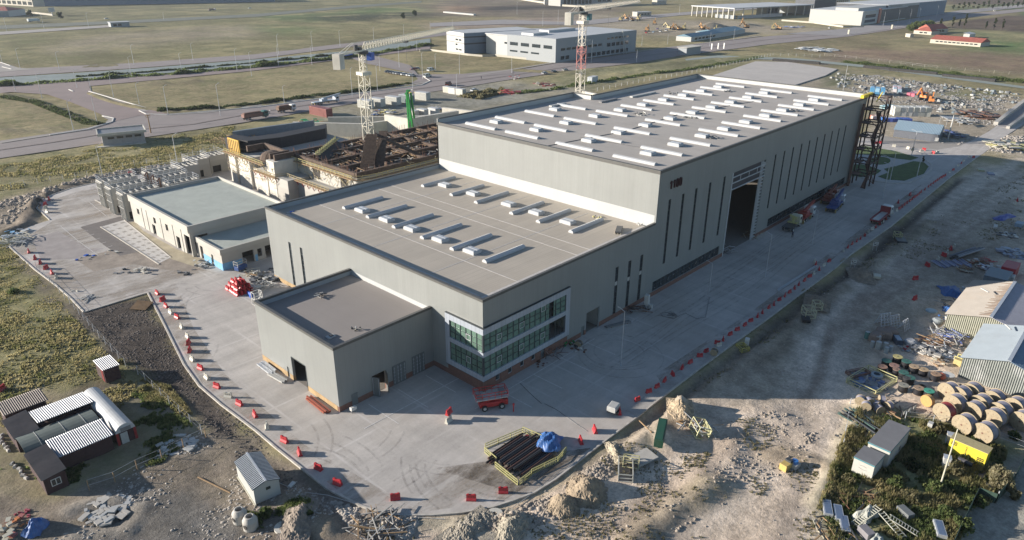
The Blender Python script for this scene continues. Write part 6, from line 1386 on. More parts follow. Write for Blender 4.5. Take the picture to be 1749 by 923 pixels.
# bunkers of raw concrete beyond the block
def bunker(pts,h,lab,th=1.0,group='raw concrete walls beyond the block'):
    mb=MB(); band(mb,[Vector((*p,0)) for p in pts],th,-.2,h); return tag(mb.build('concrete_wall',CONCL),lab,'concrete wall',group)
bunker([(52,175),(55,160),(73,158)],4.5,'raw concrete wall with a dark recess, leftmost beyond the black formwork'); bunker([(73.5,175),(90,154),(112,150)],4.8,'long raw concrete wall running diagonally behind the crane mast',1.4); bunker([(90,177),(104,164),(122,150)],4.0,'raw concrete wall parallel to the diagonal one, farther back'); bunker([(100,153),(101,141),(124,139)],7.0,'tall raw concrete wall behind the green boom',1.6); bunker([(128,152),(134,128),(150,120)],6,'raw concrete wall right of the green boom',1.5); 
bunker([(170,120),(200,118),(205,140)],5,'pale concrete wall beside the second crane base',1.5); bunker([(150,112),(152,85)],5,'pale concrete wall just behind the roof parapet'); bunker([(215,135),(240,118)],3,'low concrete wall right of the second crane')
mb=MB(); mb.box(104,150,84,112,0,5.8); tag(mb.build('concrete_deck',CONC),'flat grey concrete deck just behind the left part of the tall roof','deck')
mb=MB(); 
for k in range(4): mb.box(128+k*6,129+k*6,116,117,0,8)
mb.box(127,150,115,119,8,8.5); tag(mb.build('portal_frame',CONCL),'pale concrete frame with columns left of the tall roof','frame')
for i,(x,y,r,n_,cols,lab) in enumerate([(655,196,5,40,(TARP,BROWN,PALEY,WHITE),'mixed heap with blue and yellow sheets behind the crane mast'),(745,190,4,30,(DARK,BLUE,LGREY),'dark curved sheets stacked on pale cabins right of the boom'),(700,160,3,10,(WHITE,YEL),'small yellow and white heap beside the white containers'),(930,168,5,50,(RUST,CREAM,MAROON),'rusty and cream rubble on the deck left of the parapet step'),(868,182,5,30,(RED,MAROON,WOOD),'red and brown materials on the deck behind the roof parapet'),(880,135,3,14,(RED,WHITE),'red and white signs by the gate behind the hall'),(480,223,4,40,(BLUE,DARK,CREAM),'blue water tank among scraps left of the concrete walls'),(530,213,5,60,(WOOD,CREAM,GREEN),'timber heap on top of the left concrete walls'),(455,195,2,10,(WHITE,DARK),'white board by the old flatbed truck')]):
    g=GD(x,y); scraps('material_heap',lab,g.x,g.y,max(g.z,0)+(5.8 if i in (3,4) else 0),r,n_,cols,40+i,'material heap',1.6)
# ------------------------------------------------------------------ pipe bundle with yellow guard rails
def pipes():
    t=root('pipe_stack',(-7,-14.5,0),0,'black pipes stacked inside the railed yard on the front apron','pipe stack'); rr=random.Random(4); mats_=[paint(.015,.015,.018,.35),paint(.07,.035,.028,.5),paint(.05,.05,.055,.35)]
    k=0
    for j in range(17):
        y=-3.1+j*.38; n_=1 if j<4 or j>14 else 2
        for lv in range(n_):
            x0=-3.8+rr.uniform(-1.0,.9)+max(0,(6-j))*.15; L=7.2+rr.uniform(-1.6,.4); r=.16 if j%5 else .2
            mb=MB(); mb.tap((x0,y+lv*.12,.3+lv*.34),(x0+L,y+lv*.12,.3+lv*.34),r,r,8); mb.build('pipe',mats_[k%3],t,smooth=False); k+=1
    mb=MB(); mb.box(-3.2,3.2,1.8,2.2,.35,.6); mb.build('beam',paint(.16,.02,.02),t); mb=MB(); mb.box(-2.6,2.6,2.5,2.7,.3,.42); mb.build('beam',paint(.25,.25,.25),t)
    for x in (-2.6,0,2.6): mb=MB(); mb.box(x-.1,x+.1,-3.4,3.5,.0,.16); mb.build('bearer',WOOD,t)
    return t
pipes()
q=[G(827,772),G(880,829),G(967,787),G(966,770),G(897,740)]
def rail(a,b,lab,h=.85,m=None,grp=None,n_=None):
    L=math.hypot(b.x-a.x,b.y-a.y); t=root('guard_rail',(a.x,a.y,0),math.atan2(b.y-a.y,b.x-a.x),lab,'guard rail',grp); m=m or paint(.40,.38,.17)
    mb=MB(); 
    for z in (.08,h*.55,h): mb.bar((0,0,z),(L,0,z),.09)
    mb.build('rail',m,t); n_=n_ or max(2,int(L/1.6))
    mb=MB(); 
    for i in range(n_+1): mb.bar((L*i/n_,0,0),(L*i/n_,0,h),.08)
    mb.build('posts',m,t); mb=MB()
    for i in range(int(L/.28)): mb.bar((i*.28,0,.1),(i*.28,0,h),.025)
    mb.build('bars',m,t)
gr='yellow guard rails round the pipe stack'
def pr_(x,y): return G(x,y)
rail(pr_(828,773),pr_(848,791),'yellow guard rail at the left end of the pipe stack, farther one',grp=gr); rail(pr_(846,798),pr_(884,829),'yellow guard rail at the left end of the pipe stack, nearer one',grp=gr)
rail(pr_(887,829),pr_(908,813),'yellow guard rail along the near side of the pipe stack, left one',grp=gr); rail(pr_(908,811),pr_(953,789),'yellow guard rail along the near side of the pipe stack, right one',grp=gr); rail(pr_(953,789),pr_(967,772),'yellow guard rail at the right end of the pipe stack',grp=gr)
rail(pr_(829,767),pr_(893,740),'yellow guard rail along the far side of the pipe stack',grp=gr); rail(pr_(893,738),pr_(925,752),'yellow guard rail behind the blue sheet',grp=gr)
def cloth(name,c,rx,ry,h,m,lab,cat,rz=0,seed=1,z0=0.0):
    rr=random.Random(seed); n_=18; vs=[];fs=[]
    ph=[rr.uniform(0,6.28) for _ in range(6)]
    for j in range(n_+1):
        for i in range(n_+1):
            u=i/n_*2-1; v=j/n_*2-1; r=max(abs(u),abs(v)); 
            x=u*rx*(1+.12*math.sin(3*v+ph[0])); y=v*ry*(1+.12*math.sin(4*u+ph[1]))
            z=h*(1-r**2.2)+h*.25*math.sin(u*5+ph[2]+v*2)*math.cos(v*6+ph[3])*(1-r*.5)+rr.uniform(0,.08)*h+.03
            vs.append((x,y,max(z,.03)))
    for j in range(n_):
        for i in range(n_): a=j*(n_+1)+i; fs.append((a,a+1,a+n_+2,a+n_+1))
    n0=len(vs); vs+= [(a,b,c_-.02) for a,b,c_ in vs]; fs+=[tuple(reversed([i+n0 for i in f])) for f in fs]
    mb=MB(); mb.add(vs,fs); return tag(mb.build(name,m,None,(c[0],c[1],c[2]+z0),rz),lab,cat)
g=G(938,762); cloth('tarpaulin',(g.x,g.y,0),1.9,1.6,1.1,TARP,'crumpled bright blue sheet over the right end of the pipe stack','tarpaulin',.5,3,.5)
# red beams and aluminium bundles along the annex
def bundle(px0,py0,px1,py1,w_,h,m,lab,n_=6,cat='beam stack',z=0.0):
    a=GD(px0,py0);b=GD(px1,py1); L=(b-a).length; t=root('beam_stack',a,math.atan2(b.y-a.y,b.x-a.x),lab,cat); rr=random.Random(int(px0))
    for i in range(n_): mb=MB(); y=(i+.5)/n_*w_-w_/2; mb.box(rr.uniform(-.2,.3),L+rr.uniform(-.4,.2),y-w_/n_*.38,y+w_/n_*.38,z+.1,z+.1+h*rr.uniform(.6,1)); mb.build('beam',m,t)
    mb=MB(); mb.box(L*.2,L*.2+.15,-w_/2,w_/2,z,z+.1); mb.box(L*.8,L*.8+.15,-w_/2,w_/2,z,z+.1); mb.build('bearer',WOOD,t)
bundle(526,680,560,707,1.1,.4,paint(.28,.07,.04),'rust red steel beams lying beside the annex plinth',4); bundle(445,622,468,640,1.4,.4,GALV,'bundle of pale aluminium profiles beside the annex, left of the door'); bundle(463,640,488,654,1.2,.3,LGREY,'second bundle of pale profiles nearer the annex door')
bundle(1033,561,1078,550,.8,.3,MGREY,'long grey pipes lying by the brick plinth near the open bay',3,'pipe stack')
bundle(1328,498,1395,455,.5,.25,GALV,'long pale beam lying on the shaded apron beside the barriers',2)
g=GD(1104,525); t=root('white_cabinet',g,.2,'tall white cabinet standing beside the brick plinth','cabinet'); mb=MB(); mb.cbox(0,0,0,.8,.8,2.6,0,.03); mb.build('body',WHITE,t); mb=MB(); mb.cbox(-.2,-.9,0,.8,.6,.9); mb.build('box',LGREY,t)
for x,y,r,n_,cols,lab,s,st,hm in [(1085,530,2.2,30,(DARK,MGREY,RUST),'dark tangle of scrap by the plinth beside the white cabinet',61,True,.7),(1142,540,1.6,10,(MGREY,STEEL),'thin grid of rods on the shaded apron',62,True,.1),(972,590,1.5,18,(DARK,GREEN,RUST),'green and dark scrap pile below the glazed corner',63,False,.8),(945,608,2.0,20,(BROWN,DARK,STEEL),'upright rusty rods and boxes against the brick plinth',64,True,1.2),(925,622,1.2,8,(RUST,),'brown boards against the brick plinth',65,False,.2),(985,598,1.6,12,(RUST,WHITE,LGREY),'reddish scraps beside the cable reel near the plinth',66,False,.3),(772,618,1.5,12,(LGREY,GALV,RUST),'coil of pale hose in the corner between annex and wing',67,True,.3),(1243,430,1.8,16,(GALV,STEEL),'pale metal trestle frames outside the tall gate',68,True,1.2),(1282,402,3.0,20,(CREAM,WOOD),'wooden boards and dust at the foot of the tall gate',69,True,.25),(455,475,3.4,60,(DARK,MGREY,LGREY),'dark sheet metal heap against the left wall of the wing',70,False,.8),(448,492,2.0,40,(WHITE,LGREY),'white grids leaning behind the annex roof corner',71,True,1.2),(433,468,1.8,30,(CREAM,WHITE,WOOD),'pale planks and trestles beside the red barrier heap',72,True,.6),(240,466,2.6,10,(CONCL,CONC),'concrete slabs stacked on the left apron',73,False,.8),(210,466,1.8,6,(MGREY,DARK),'dark plates beside the concrete slabs on the left apron',74,False,.2),(318,464,2.0,8,(MGREY,DARK),'dark flat panels on the apron below the flat building',75,False,.2),(350,452,2.2,20,(WHITE,LGREY,DARK),'white wrapped rubble at the corner of the flat building',76,False,1.2),(25,412,3.6,60,(LGREY,GALV,CREAM),'pile of pale pipes and frames at the far left kerb',77,True,.8),(28,400,3.0,26,(GALV,LBLUE,WHITE),'blue and white scraps behind the pale frames, far left',78,False,.8),(148,512,1.6,14,(LGREY,WHITE),'pale frames lying at the pointed kerb corner',79,True,.2),(129,500,1.6,4,(CONCL,),'flat concrete plates at the pointed kerb corner',80,False,.15),(190,432,1.8,4,(CONCL,WHITE),'white slab at the end of the dark bay',81,False,.3),(143,441,2.0,6,(MGREY,BLUE),'dark sheets at the edge of the earth patch',82,False,.15),(378,402,0.1,1,(WHITE,),'x',83,False,.1)]:
    if lab=='x': continue
    g=GD(x,y); scraps('scrap_heap',lab,g.x,g.y,g.z,r,n_,cols,s,'scrap heap',hm,st)
g=GD(988,593); t=root('cable_reel',(g.x,g.y,.62),R(15),'black cable reel with a wooden flange beside the brick plinth','cable reel'); mb=MB(); mb.lathe([(.6,-.4),(.6,-.34)],18,(0,0,0),'x'); mb.lathe([(.6,.34),(.6,.4)],18,(0,0,0),'x'); mb.build('flange',PLYW,t); mb=MB(); mb.lathe([(.5,-.34),(.5,.34)],18,(0,0,0),'x'); mb.build('cable',DARK,t)
g=GD(1219,607); t=root('cable_reel',(g.x,g.y,.62),R(15),'small wooden cable reel inside the barrier row on the right','cable reel'); mb=MB(); mb.lathe([(.6,-.4),(.6,-.34)],18,(0,0,0),'x'); mb.lathe([(.6,.34),(.6,.4)],18,(0,0,0),'x'); mb.build('flange',PLYW,t); mb=MB(); mb.lathe([(.5,-.34),(.5,.34)],18,(0,0,0),'x'); mb.build('cable',DARK,t)
g=G(242,524); t=root('steel_plate',(g.x,g.y,gz(g.x,g.y)),.7,'rusty square steel plate tilted on the dark soil corner','plate'); mb=MB(); mb.add([(-1.5,-1.5,.2),(1.5,-1.5,.5),(1.5,1.5,.7),(-1.5,1.5,.35),(-1.5,-1.5,.1),(1.5,-1.5,.4),(1.5,1.5,.6),(-1.5,1.5,.25)],[(0,1,2,3),(7,6,5,4),(0,4,5,1),(1,5,6,2),(2,6,7,3),(3,7,4,0)]); mb.build('plate',mat('rust_plate',(.16,.10,.05),.9,var=.3),t)
# cables on the apron
for pts,lab in (([(1130,540),(1150,545),(1170,535),(1190,545),(1205,542),(1212,508)],'thin black hose curling over the shaded apron'),([(930,690),(950,700),(985,725),(1003,737)],'thin dark cable running to the two red barriers'),([(888,655),(905,672),(925,690)],'thin dark cable in front of the scissor lift')):
    mb=MB(); mb.poly([(*GD(*p)[:2],.03) for p in pts],.05,6); tag(mb.build('hose',DARK),lab,'hose')
mb=MB(); q=[GD(470,824),GD(512,838),GD(560,850),GD(625,868),GD(689,884),GD(760,888)]; mb.poly([(p.x,p.y,.08) for p in q],.08,6); tag(mb.build('hose',LGREY),'pale hose running outside the front kerb','hose')
mb=MB(); q=[GD(874,870),GD(905,848),GD(950,810),GD(985,790)]; mb.poly([(p.x,p.y,p.z+.15) for p in q],.08,6); tag(mb.build('hose',LGREY),'pale hose beside the kerb near the soil heaps','hose')
# ------------------------------------------------------------------ manholes in the lane right of the apron etc.
def ring(cover=False):  # near-black discs stand in for the shade inside the holes
    t=root('concrete_ring',(0,0,0),0,'x','manhole ring')
    if cover: mb=MB(); mb.lathe([(.95,0),(.95,.25),(.3,.25),(.3,.12)],22); mb.build('cover',CONCL,t); mb=MB(); mb.lathe([(.28,.13),(.28,.2)],14); mb.build('hole_shade',SHADE_FILL,t); return t
    mb=MB(); mb.lathe([(.82,0),(.85,.1),(.85,1.2),(.55,1.75),(.42,1.78),(.42,1.0),(.42,.1)],22,caps=False); mb.build('shell',CONC,t,smooth=False); mb=MB(); mb.lathe([(.415,.5),(.415,.55)],16); mb.build('inner',SHADE_FILL,t); mb=MB(); mb.lathe([(.3,0),(.3,.06)],14,(-.85,-.1,.75),'x'); mb.build('side_hole_shade',SHADE_FILL,t); return t
for x,y,az,c,lab in [(411,890,0,False,'upright concrete manhole ring below the white cabin, left one'),(429,902,.2,False,'upright concrete manhole ring below the white cabin, right one'),(483,903,0,True,'round concrete manhole cover lying right of the two rings'),(845,880,.4,True,'half buried concrete manhole cover outside the front kerb')]: put(ring,GD(x,y),az,lab,None,args=(c,))
# ------------------------------------------------------------------ white cabin front
def cabin():
    t=root('site_cabin',(-34.05,5.4,gz(-34,5.4)),R(-9),'white site cabin with a grey ribbed gable roof below the kerb','cabin'); W=panel_mat('cabin_wall',(.40,.41,.39),1.2,.04,'y',.3)
    mb=MB(); mb.box(-1.55,1.55,-3.2,3.2,.25,2.55); mb.add([(-1.55,-3.2,2.55),(1.55,-3.2,2.55),(0,-3.2,3.05),(-1.55,3.2,2.55),(1.55,3.2,2.55),(0,3.2,3.05)],[(0,1,2),(5,4,3)]); mb.build('wall',W,t)
    mb=MB(); 
    for s in (-1,1): v=[(0,-3.35,3.07),(s*1.7,-3.35,2.5),(s*1.7,3.35,2.5),(0,3.35,3.07)]; mb.add(v+[(a,b,c+.06) for a,b,c in v],[(0,1,2,3),(7,6,5,4),(0,4,5,1),(1,5,6,2),(2,6,7,3),(3,7,4,0)])
    mb.build('roof',mat('cabin_roof',(.13,.15,.16),.5,ribs=('Y',.3,.9)),t); m2=MB()
    for s in (-1,1):
        for i in range(22): y=-3.2+i*.3; m2.bar((s*.12,y,3.10),(s*1.68,y,2.58),.09,.07)
    m2.box(-.12,.12,-3.36,3.36,3.1,3.18); m2.build('roof_ribs',GALV,t)
    for y in (-2.6,-.9,.9,2.6): mb=MB(); mb.box(-1.58,-1.553,y-.12,y+.12,2.15,2.35); mb.build('vent',DARK,t)
    mb=MB(); mb.box(-.1,.45,-3.24,-3.203,1.7,2.1); mb.build('window',GLASSD,t); mb=MB(); mb.box(-1.7,-1.5,-3.3,3.3,.1,.25); mb.box(1.4,1.6,-3.3,3.3,.1,.25); mb.build('skid',CREAM,t)
cabin()
# ------------------------------------------------------------------ dark barracks with corrugated roofs
CORR=mat('corrugated_pale',(.30,.33,.37),.5,var=.1,scale=.6,dirt=.2); CORRB=mat('corrugated_brown',(.27,.22,.18),.7,var=.15,scale=.6,dirt=.4); TG=mat('tarp_green',(.09,.11,.10),.7,var=.15,scale=.5); DW=mat('dark_boards',(.05,.025,.025),.8,var=.2); WSH=mat('tunnel_white',(.45,.46,.46),.6,var=.06,dirt=.2)
def corr_roof(t,x0,x1,y0,y1,z00,z01,m,along='y',per=.26,amp=.07,gap=None):
    """corrugated sheet: z00 at the low-y (or low-x) edge, z01 at the other; corrugations run along the slope"""
    vs=[];fs=[]; n_=int((x1-x0)/per*4) if along=='y' else int((y1-y0)/per*4)
    for i in range(n_+1):
        k=i/n_; a=amp*math.sin(k*n_/4*2*math.pi)
        if along=='y': x=x0+(x1-x0)*k; vs+=[(x,y0,z00+a),(x,y1,z01+a),(x,y0,z00+a-.04),(x,y1,z01+a-.04)]
        else: y=y0+(y1-y0)*k; vs+=[(x0,y,z00+a),(x1,y,z01+a),(x0,y,z00+a-.04),(x1,y,z01+a-.04)]
    for i in range(n_): a=i*4;b=a+4; fs+=[(a,b,b+1,a+1),(a+2,a+3,b+3,b+2),(a,a+2,b+2,b),(a+1,b+1,b+3,a+3)]
    mb=MB(); mb.add(vs,fs); return mb.build('roof',m,t)
def barracks():
    gx,gy=-47,33; zb=gz(gx,gy); t=root('barracks',(0,0,zb),0,'dark red barracks with striped corrugated roofs, green cover and white tunnel, lower left','barracks')
    mb=MB(); mb.box(-49.9,-43.6,26.3,29.9,-.4,2.1); mb.box(-49.5,-42.8,35.6,39.3,-.4,2.2); mb.build('wall',DW,t)
    corr_roof(t,-50.1,-43.3,26.0,30.2,2.35,2.85,CORR); corr_roof(t,-49.6,-42.6,35.2,39.7,2.9,2.5,CORR)
    mb=MB(); mb.box(-52.6,-50.15,22.8,29.5,-.5,2.3); mb.build('wall',DW,t); corr_roof(t,-52.8,-50.0,22.6,29.9,2.35,2.65,CORRB,'x')
    mb=MB(); mb.box(-52.5,-49.8,34.5,40.2,-.5,2.2); mb.build('wall',DW,t); corr_roof(t,-52.7,-49.7,34.2,40.4,2.3,2.6,CORRB,'x')
    mb=MB(); mb.box(-52,-47,41.6,44.6,-.4,2.2); mb.build('wall',DW,t); corr_roof(t,-52.2,-46.7,41.3,44.9,2.4,2.75,CORRB)
    # tarpaulin vault between the two rows
    vs=[];fs=[];n_=12
    for i in range(n_+1):
        a=math.pi*i/n_; y=32.6-2.9*math.cos(a); z=1.5+1.15*math.sin(a); vs+=[(-52.5,y,z),(-43.4,y,z),(-52.5,y,z-.05),(-43.4,y,z-.05)]
    for i in range(n_): a=i*4;b=a+4; fs+=[(a,a+1,b+1,b),(a+2,b+2,b+3,a+3),(a,b,b+2,a+2),(a+1,a+3,b+3,b+1)]
    mb=MB(); mb.add(vs,fs); mb.build('green_cover',TG,t,smooth=False); mb=MB()
    for x in (-50.5,-47.5,-45): mb.poly([(x,32.6-2.92*math.cos(math.pi*i/12),1.53+1.15*math.sin(math.pi*i/12)) for i in range(13)],.05)
    mb.build('ropes',LGREY,t)
    # white tunnel
    vs=[];fs=[]
    for i in range(n_+1):
        a=math.pi*i/n_; x=-41.75-1.25*math.cos(a); z=1.9+1.1*math.sin(a); vs+=[(x,26.5,z),(x,39.2,z)]
    for i in range(n_): a=i*2; fs.append((a,a+2,a+3,a+1))
    k=len(vs); fs.append(tuple(range(0,k,2))[::-1]); fs.append(tuple(range(1,k,2)))
    mb=MB(); mb.add(vs,fs); mb.build('tunnel_roof',WSH,t,smooth=False)
    mb=MB(); mb.box(-43.0,-40.5,26.5,39.2,-.4,1.9); mb.build('wall',DW,t); mb=MB(); mb.box(-43.02,-42.7,26.44,26.495,-.3,1.9); mb.box(-40.8,-40.48,26.44,26.495,-.3,1.9); mb.box(-40.49,-40.45,26.5,28.2,-.3,1.9); mb.build('red_trim',paint(.28,.03,.03),t)
    mb=MB(); mb.box(-42.5,-41.6,26.42,26.49,-.15,1.75); mb.build('door',LGREY,t); mb=MB(); mb.cbox(-41.7,26.45,2.0,1.3,.1,.5); mb.build('vent_grille',MGREY,t)
    w_=MB(); 
    for (a,b,c,d) in ((-51.9,-51.82,.9,1.8),(-51.4,-51.32,.9,1.8),(-50.9,-50.82,.9,1.8)): w_.box(a,b,22.72,22.79,c,d)
    w_.box(-51.9,-50.82,22.73,22.795,1.74,1.82); w_.box(-51.9,-50.82,22.73,22.795,.85,.93); fr=w_.build('window_frame',WHITE,t); mb=MB(); mb.box(-51.85,-50.85,22.76,22.799,.93,1.75); mb.build('pane',GLASSD,fr)
barracks()
t=root('red_hut',(-37.3,45.9,gz(-37.3,45.9)),0,'small dark red hut with a striped tin roof beside the mesh fence','hut'); mb=MB(); mb.box(-1.1,1.1,-1.8,1.8,0,2.45); mb.build('wall',DW,t); corr_roof(t,-1.25,1.25,-2.0,2.0,2.45,2.6,CORR); mb=MB(); mb.box(-1.16,-1.11,-1.5,-.5,.1,2.1); mb.build('door',MAROON,t)
for x,y,s,lab in ((-53.4,36,.8,'row of pale stones along the left side of the barracks'),(-53.6,28,.8,'loose stones beside the front left barracks block')):
    mb=MB(); rr=random.Random(int(-x*10))
    for i in range(6): mb.cbox(x+rr.uniform(-.3,.3),y+i*.9,gz(x,y),.6,.4,.35,rr.random()*3,.1)
    tag(mb.build('stones',CONC),lab,'stones',kind='stuff')
g=G(28,735); t=root('bench',(g.x,g.y,gz(g.x,g.y)),.3,'white bench left of the green barracks cover','bench'); mb=MB(); mb.cbox(0,0,.45,1.8,.5,.06); mb.build('seat',LGREY,t); mb=MB(); [mb.cbox(a,0,0,.08,.4,.45) for a in (-.7,.7)]; mb.build('legs',LGREY,t)
# lower left corner: blue sheet, pink and orange boards
g=GD(62,905); cloth('tarpaulin',(g.x,g.y,g.z),1.3,1.0,1.3,TARP,'dark blue sheet hanging in the bottom left corner','tarpaulin',.8,8)
g=GD(18,905); scraps('crate_heap','pink and orange boards in the bottom left corner',g.x,g.y,g.z,2.0,16,[paint(.35,.12,.10),paint(.5,.18,.06),CREAM],90,'board heap',.8); g=GD(40,880); scraps('crate_heap','pink cloth trailing from the boards, bottom left',g.x,g.y,g.z,.9,10,[paint(.35,.08,.10)],91,'cloth heap',.3)
# ------------------------------------------------------------------ soil heaps in front
def heap(px,py,rx,ry,h,az,seed,lab,c=(.27,.215,.15)):
    g=G(px,py); n_=46; vs=[];fs=[]
    m=mat('heap_soil_%d'%seed,c,1,var=.35,scale=1.2,bump=1,bscale=5,dirt=.4,dcol=(.16,.13,.1))
    for j in range(n_+1):
        for i in range(n_+1):
            u=i/n_*2-1;v=j/n_*2-1; x=u*rx;y=v*ry; X=g.x+x*math.cos(az)-y*math.sin(az); Y=g.y+x*math.sin(az)+y*math.cos(az)
            f1=mnoise.fractal(Vector((X*.7+seed,Y*.7,0)),1,2,5); r=math.sqrt(u*u+v*v)+f1*.16; k=max(0,1-r); kk=min(1,k*1.0)
            z=h*(kk*kk*(3-2*kk))+(mnoise.fractal(Vector((X*1.8,Y*1.8,seed)),.7,2,6)*.15+mnoise.noise(Vector((X*5,Y*5,seed)))*.09 if k>0 else 0)*min(1,k*5)
            vs.append((x,y,z-.15 if k<=0 else z-.05))
    for j in range(n_):
        for i in range(n_): a=j*(n_+1)+i; fs.append((a,a+1,a+n_+2,a+n_+1))
    mb=MB(); mb.add(vs,fs); return tag(mb.build('soil_heap',m,None,(g.x,g.y,gz(g.x,g.y)),az),lab,'soil heap')
heap(962,865,2.56,2.29,1.61,.4,101,'steep brown soil heap outside the kerb, left of the pair'); heap(1002,838,3.51,2.97,1.95,.5,102,'steep brown soil heap outside the kerb, right of the pair'); heap(1160,712,2.70,1.89,1.10,.6,103,'pale sandy heap at the shadow edge by the trench',(.38,.30,.20)); heap(1050,775,2.43,0.94,0.68,.9,104,'narrow pale soil ridge beside the front kerb',(.38,.33,.24)); heap(872,905,2.97,1.76,1.19,.3,105,'lumpy grey soil heap at the bottom centre',(.30,.27,.21)); heap(800,908,3.8,1.9,0.6,.0,106,'broad lumpy soil bank below the front kerb',(.28,.25,.2)); heap(510,895,3.51,1.89,0.94,.8,107,'soil bank right of the manhole cover',(.24,.2,.16)); heap(1395,520,3.51,2.43,1.02,.3,108,'shaded soil heap beside the trench near the yellow stand',(.24,.2,.15)); heap(1475,470,4.59,2.97,1.36,.5,109,'shaded soil heap beside the trench by the small signs',(.25,.21,.16))

# ------------------------------------------------------------------ objects on the dirt
def boxat(name,px,py,az,lab,cat,L,W,H_,m,parts=None,bev=.03,z=0):
    g=GD(px,py); t=root(name,(g.x,g.y,g.z+z),az,lab,cat); mb=MB(); mb.cbox(0,0,0,L,W,H_,0,bev); mb.build('body',m,t); 
    return t
t=boxat('green_trough',1128,745,R(25),'long dark green steel box lying on the dirt beside the kerb','steel box',5.2,1.2,1.2,paint(.015,.06,.035)); mb=MB(); mb.box(-2.4,2.4,-.45,.45,1.2,1.24); mb.build('lid',paint(.02,.08,.05),t)
def framebox(px,py,az,lab,L=2.2,W=1.6,H_=1.6,m=None,panel=None,tilt=0):
    g=GD(px,py); t=root('steel_frame_box',(g.x,g.y,g.z+.05),az,lab,'frame box'); m=m or paint(.5,.48,.28); mb=MB(); c=[(-L/2,-W/2),(L/2,-W/2),(L/2,W/2),(-L/2,W/2)]
    for i in range(4):
        a=c[i];b=c[(i+1)%4]; mb.bar((*a,0),(*a,H_),.12)
        for z in (.06,H_/2,H_): mb.bar((*a,z),(*b,z),.1)
    mb.bar((*c[0],0),(*c[1],H_),.09); mb.bar((*c[1],0),(*c[2],H_),.09); mb.build('frame',m,t)
    if panel: mb=MB(); mb.box(-L/2+.08,L/2-.08,-W/2-.02,-W/2+.04,.1,H_-.08); mb.box(-L/2+.05,L/2-.05,-W/2+.1,W/2-.1,0,.08); mb.build('panel',panel,t)
    if tilt: t.rotation_euler=(tilt,0,az)
    return t
framebox(1192,742,R(50),'tilted cream steel frame box full of planks on the dirt',2.6,1.8,1.8,None,paint(.25,.25,.14),.3); g=GD(1190,735); scraps('plank_heap','tangle of grey planks around the tilted cream frame box',g.x,g.y,g.z,2.4,26,[LGREY,WOOD,GALV],120,'plank heap',1.5,True)
framebox(1068,808,R(35),'dark skip like steel frame with a pale rim beside the soil heaps',3.6,1.8,1.1,paint(.4,.4,.36),paint(.05,.05,.05)); framebox(1077,798,R(120),'yellow steel frame leaning into the dark skip frame',2.0,1.2,1.4,paint(.5,.46,.25),None,.4)
t=boxat('concrete_plate',1098,783,R(-15),'square pale concrete plate lying beside the skip frame','plate',3.4,2.4,.3,CONC); framebox(1380,540,R(40),'cream steel stand on a pallet on the shaded dirt, near the soil heap',2.4,1.8,1.6,paint(.45,.43,.28),None); boxat('dark_box',1376,548,R(30),'black flat box left of the cream steel stand','box',1.8,1.4,.6,paint(.02,.02,.022))
framebox(1395,527,R(40),'second cream frame on the shaded dirt behind the trench',1.6,1.4,1.4,paint(.45,.43,.28)); t=boxat('pallet_load',1538,412,R(30),'yellow framed pallet with dark plates beside the vehicle tracks','pallet',3.2,2.2,.5,paint(.05,.055,.06)); framebox(1532,408,R(30),'yellow frame standing on the dark plates by the vehicle tracks',1.8,1.4,1.5,paint(.4,.38,.18))
for x,y,lab in ((1452,460,'small white sign board with dark marks by the trench, nearer one'),(1490,428,'small white sign board with dark marks by the trench, farther one'),(1682,312,'small white sign board with dark marks on the dirt, upper right')):
    g=GD(x,y); t=root('sign_board',g,R(-60),lab,'sign'); mb=MB(); mb.bar((0,0,0),(0,0,1.8),.08); mb.bar((.8,0,0),(.8,0,1.8),.08); mb.build('posts',LGREY,t); mb=MB(); mb.box(-.1,.95,-.05,-.01,1.2,2.1); o=mb.build('board',WHITE,t); mb=MB(); [mb.box(a,b,-.075,-.052,c,d) for a,b,c,d in ((.0,.25,1.75,2.0),(.4,.8,1.8,1.95),(.1,.5,1.4,1.6),(.6,.85,1.3,1.55))]; mb.build('marks',DARK,o)
boxat('pallet',1498,473,R(20),'pale pallet tilted on the shaded dirt','pallet',1.8,1.4,.5,CREAM); boxat('pallet',1675,292,R(20),'pale pallet on the dirt at the upper right','pallet',2.4,1.8,.5,paint(.35,.33,.2)); boxat('tarp_pack',1692,298,R(20),'blue grey wrapped pack on the dirt at the upper right','pack',2.6,1.8,.4,paint(.2,.22,.3))
framebox(1268,598,R(60),'yellow wire pallet frame beside the trench',1.8,1.4,.8,paint(.45,.38,.1)); boxat('white_bin',1275,590,.3,'white bin beside the yellow wire frame at the trench','bin',.8,.7,1.3,WHITE)
t=boxat('compressor',1342,800,R(-10),'small yellow and dark compressor on the lit dirt','compressor',1.6,1.0,.9,paint(.5,.36,.12)); mb=MB(); mb.cbox(.5,0,.9,.6,.8,.3); mb.build('cover',DARK,t); t=boxat('drum_crate',1356,798,R(-10),'white crate holding a blue drum on the lit dirt','crate',1.1,1.1,.7,LGREY); mb=MB(); mb.lathe([(.4,.7),(.4,1.1)],16); mb.build('drum',paint(.04,.16,.42),t)
for (x0,y0,x1,y1,lab) in ((338,816,393,843,'long thin pole lying on the dark ground left of the cabin'),(412,868,425,884,'thin stick leaning over the manhole rings'),(1090,718,1113,740,'two long planks lying between kerb and soil bank'),(820,770,820,771,'')):
    if not lab: continue
    a=GD(x0,y0,.1);b=GD(x1,y1,.1); mb=MB(); mb.bar(a,b,.12); tag(mb.build('plank',WOOD),lab,'plank')
g=GD(650,905); scraps('rubble_heap','grey broken planks and slabs at the bottom, below the kerb',g.x,g.y,g.z,3.0,60,[CONC,LGREY,DARK,WOOD],121,'plank heap',.7,True)
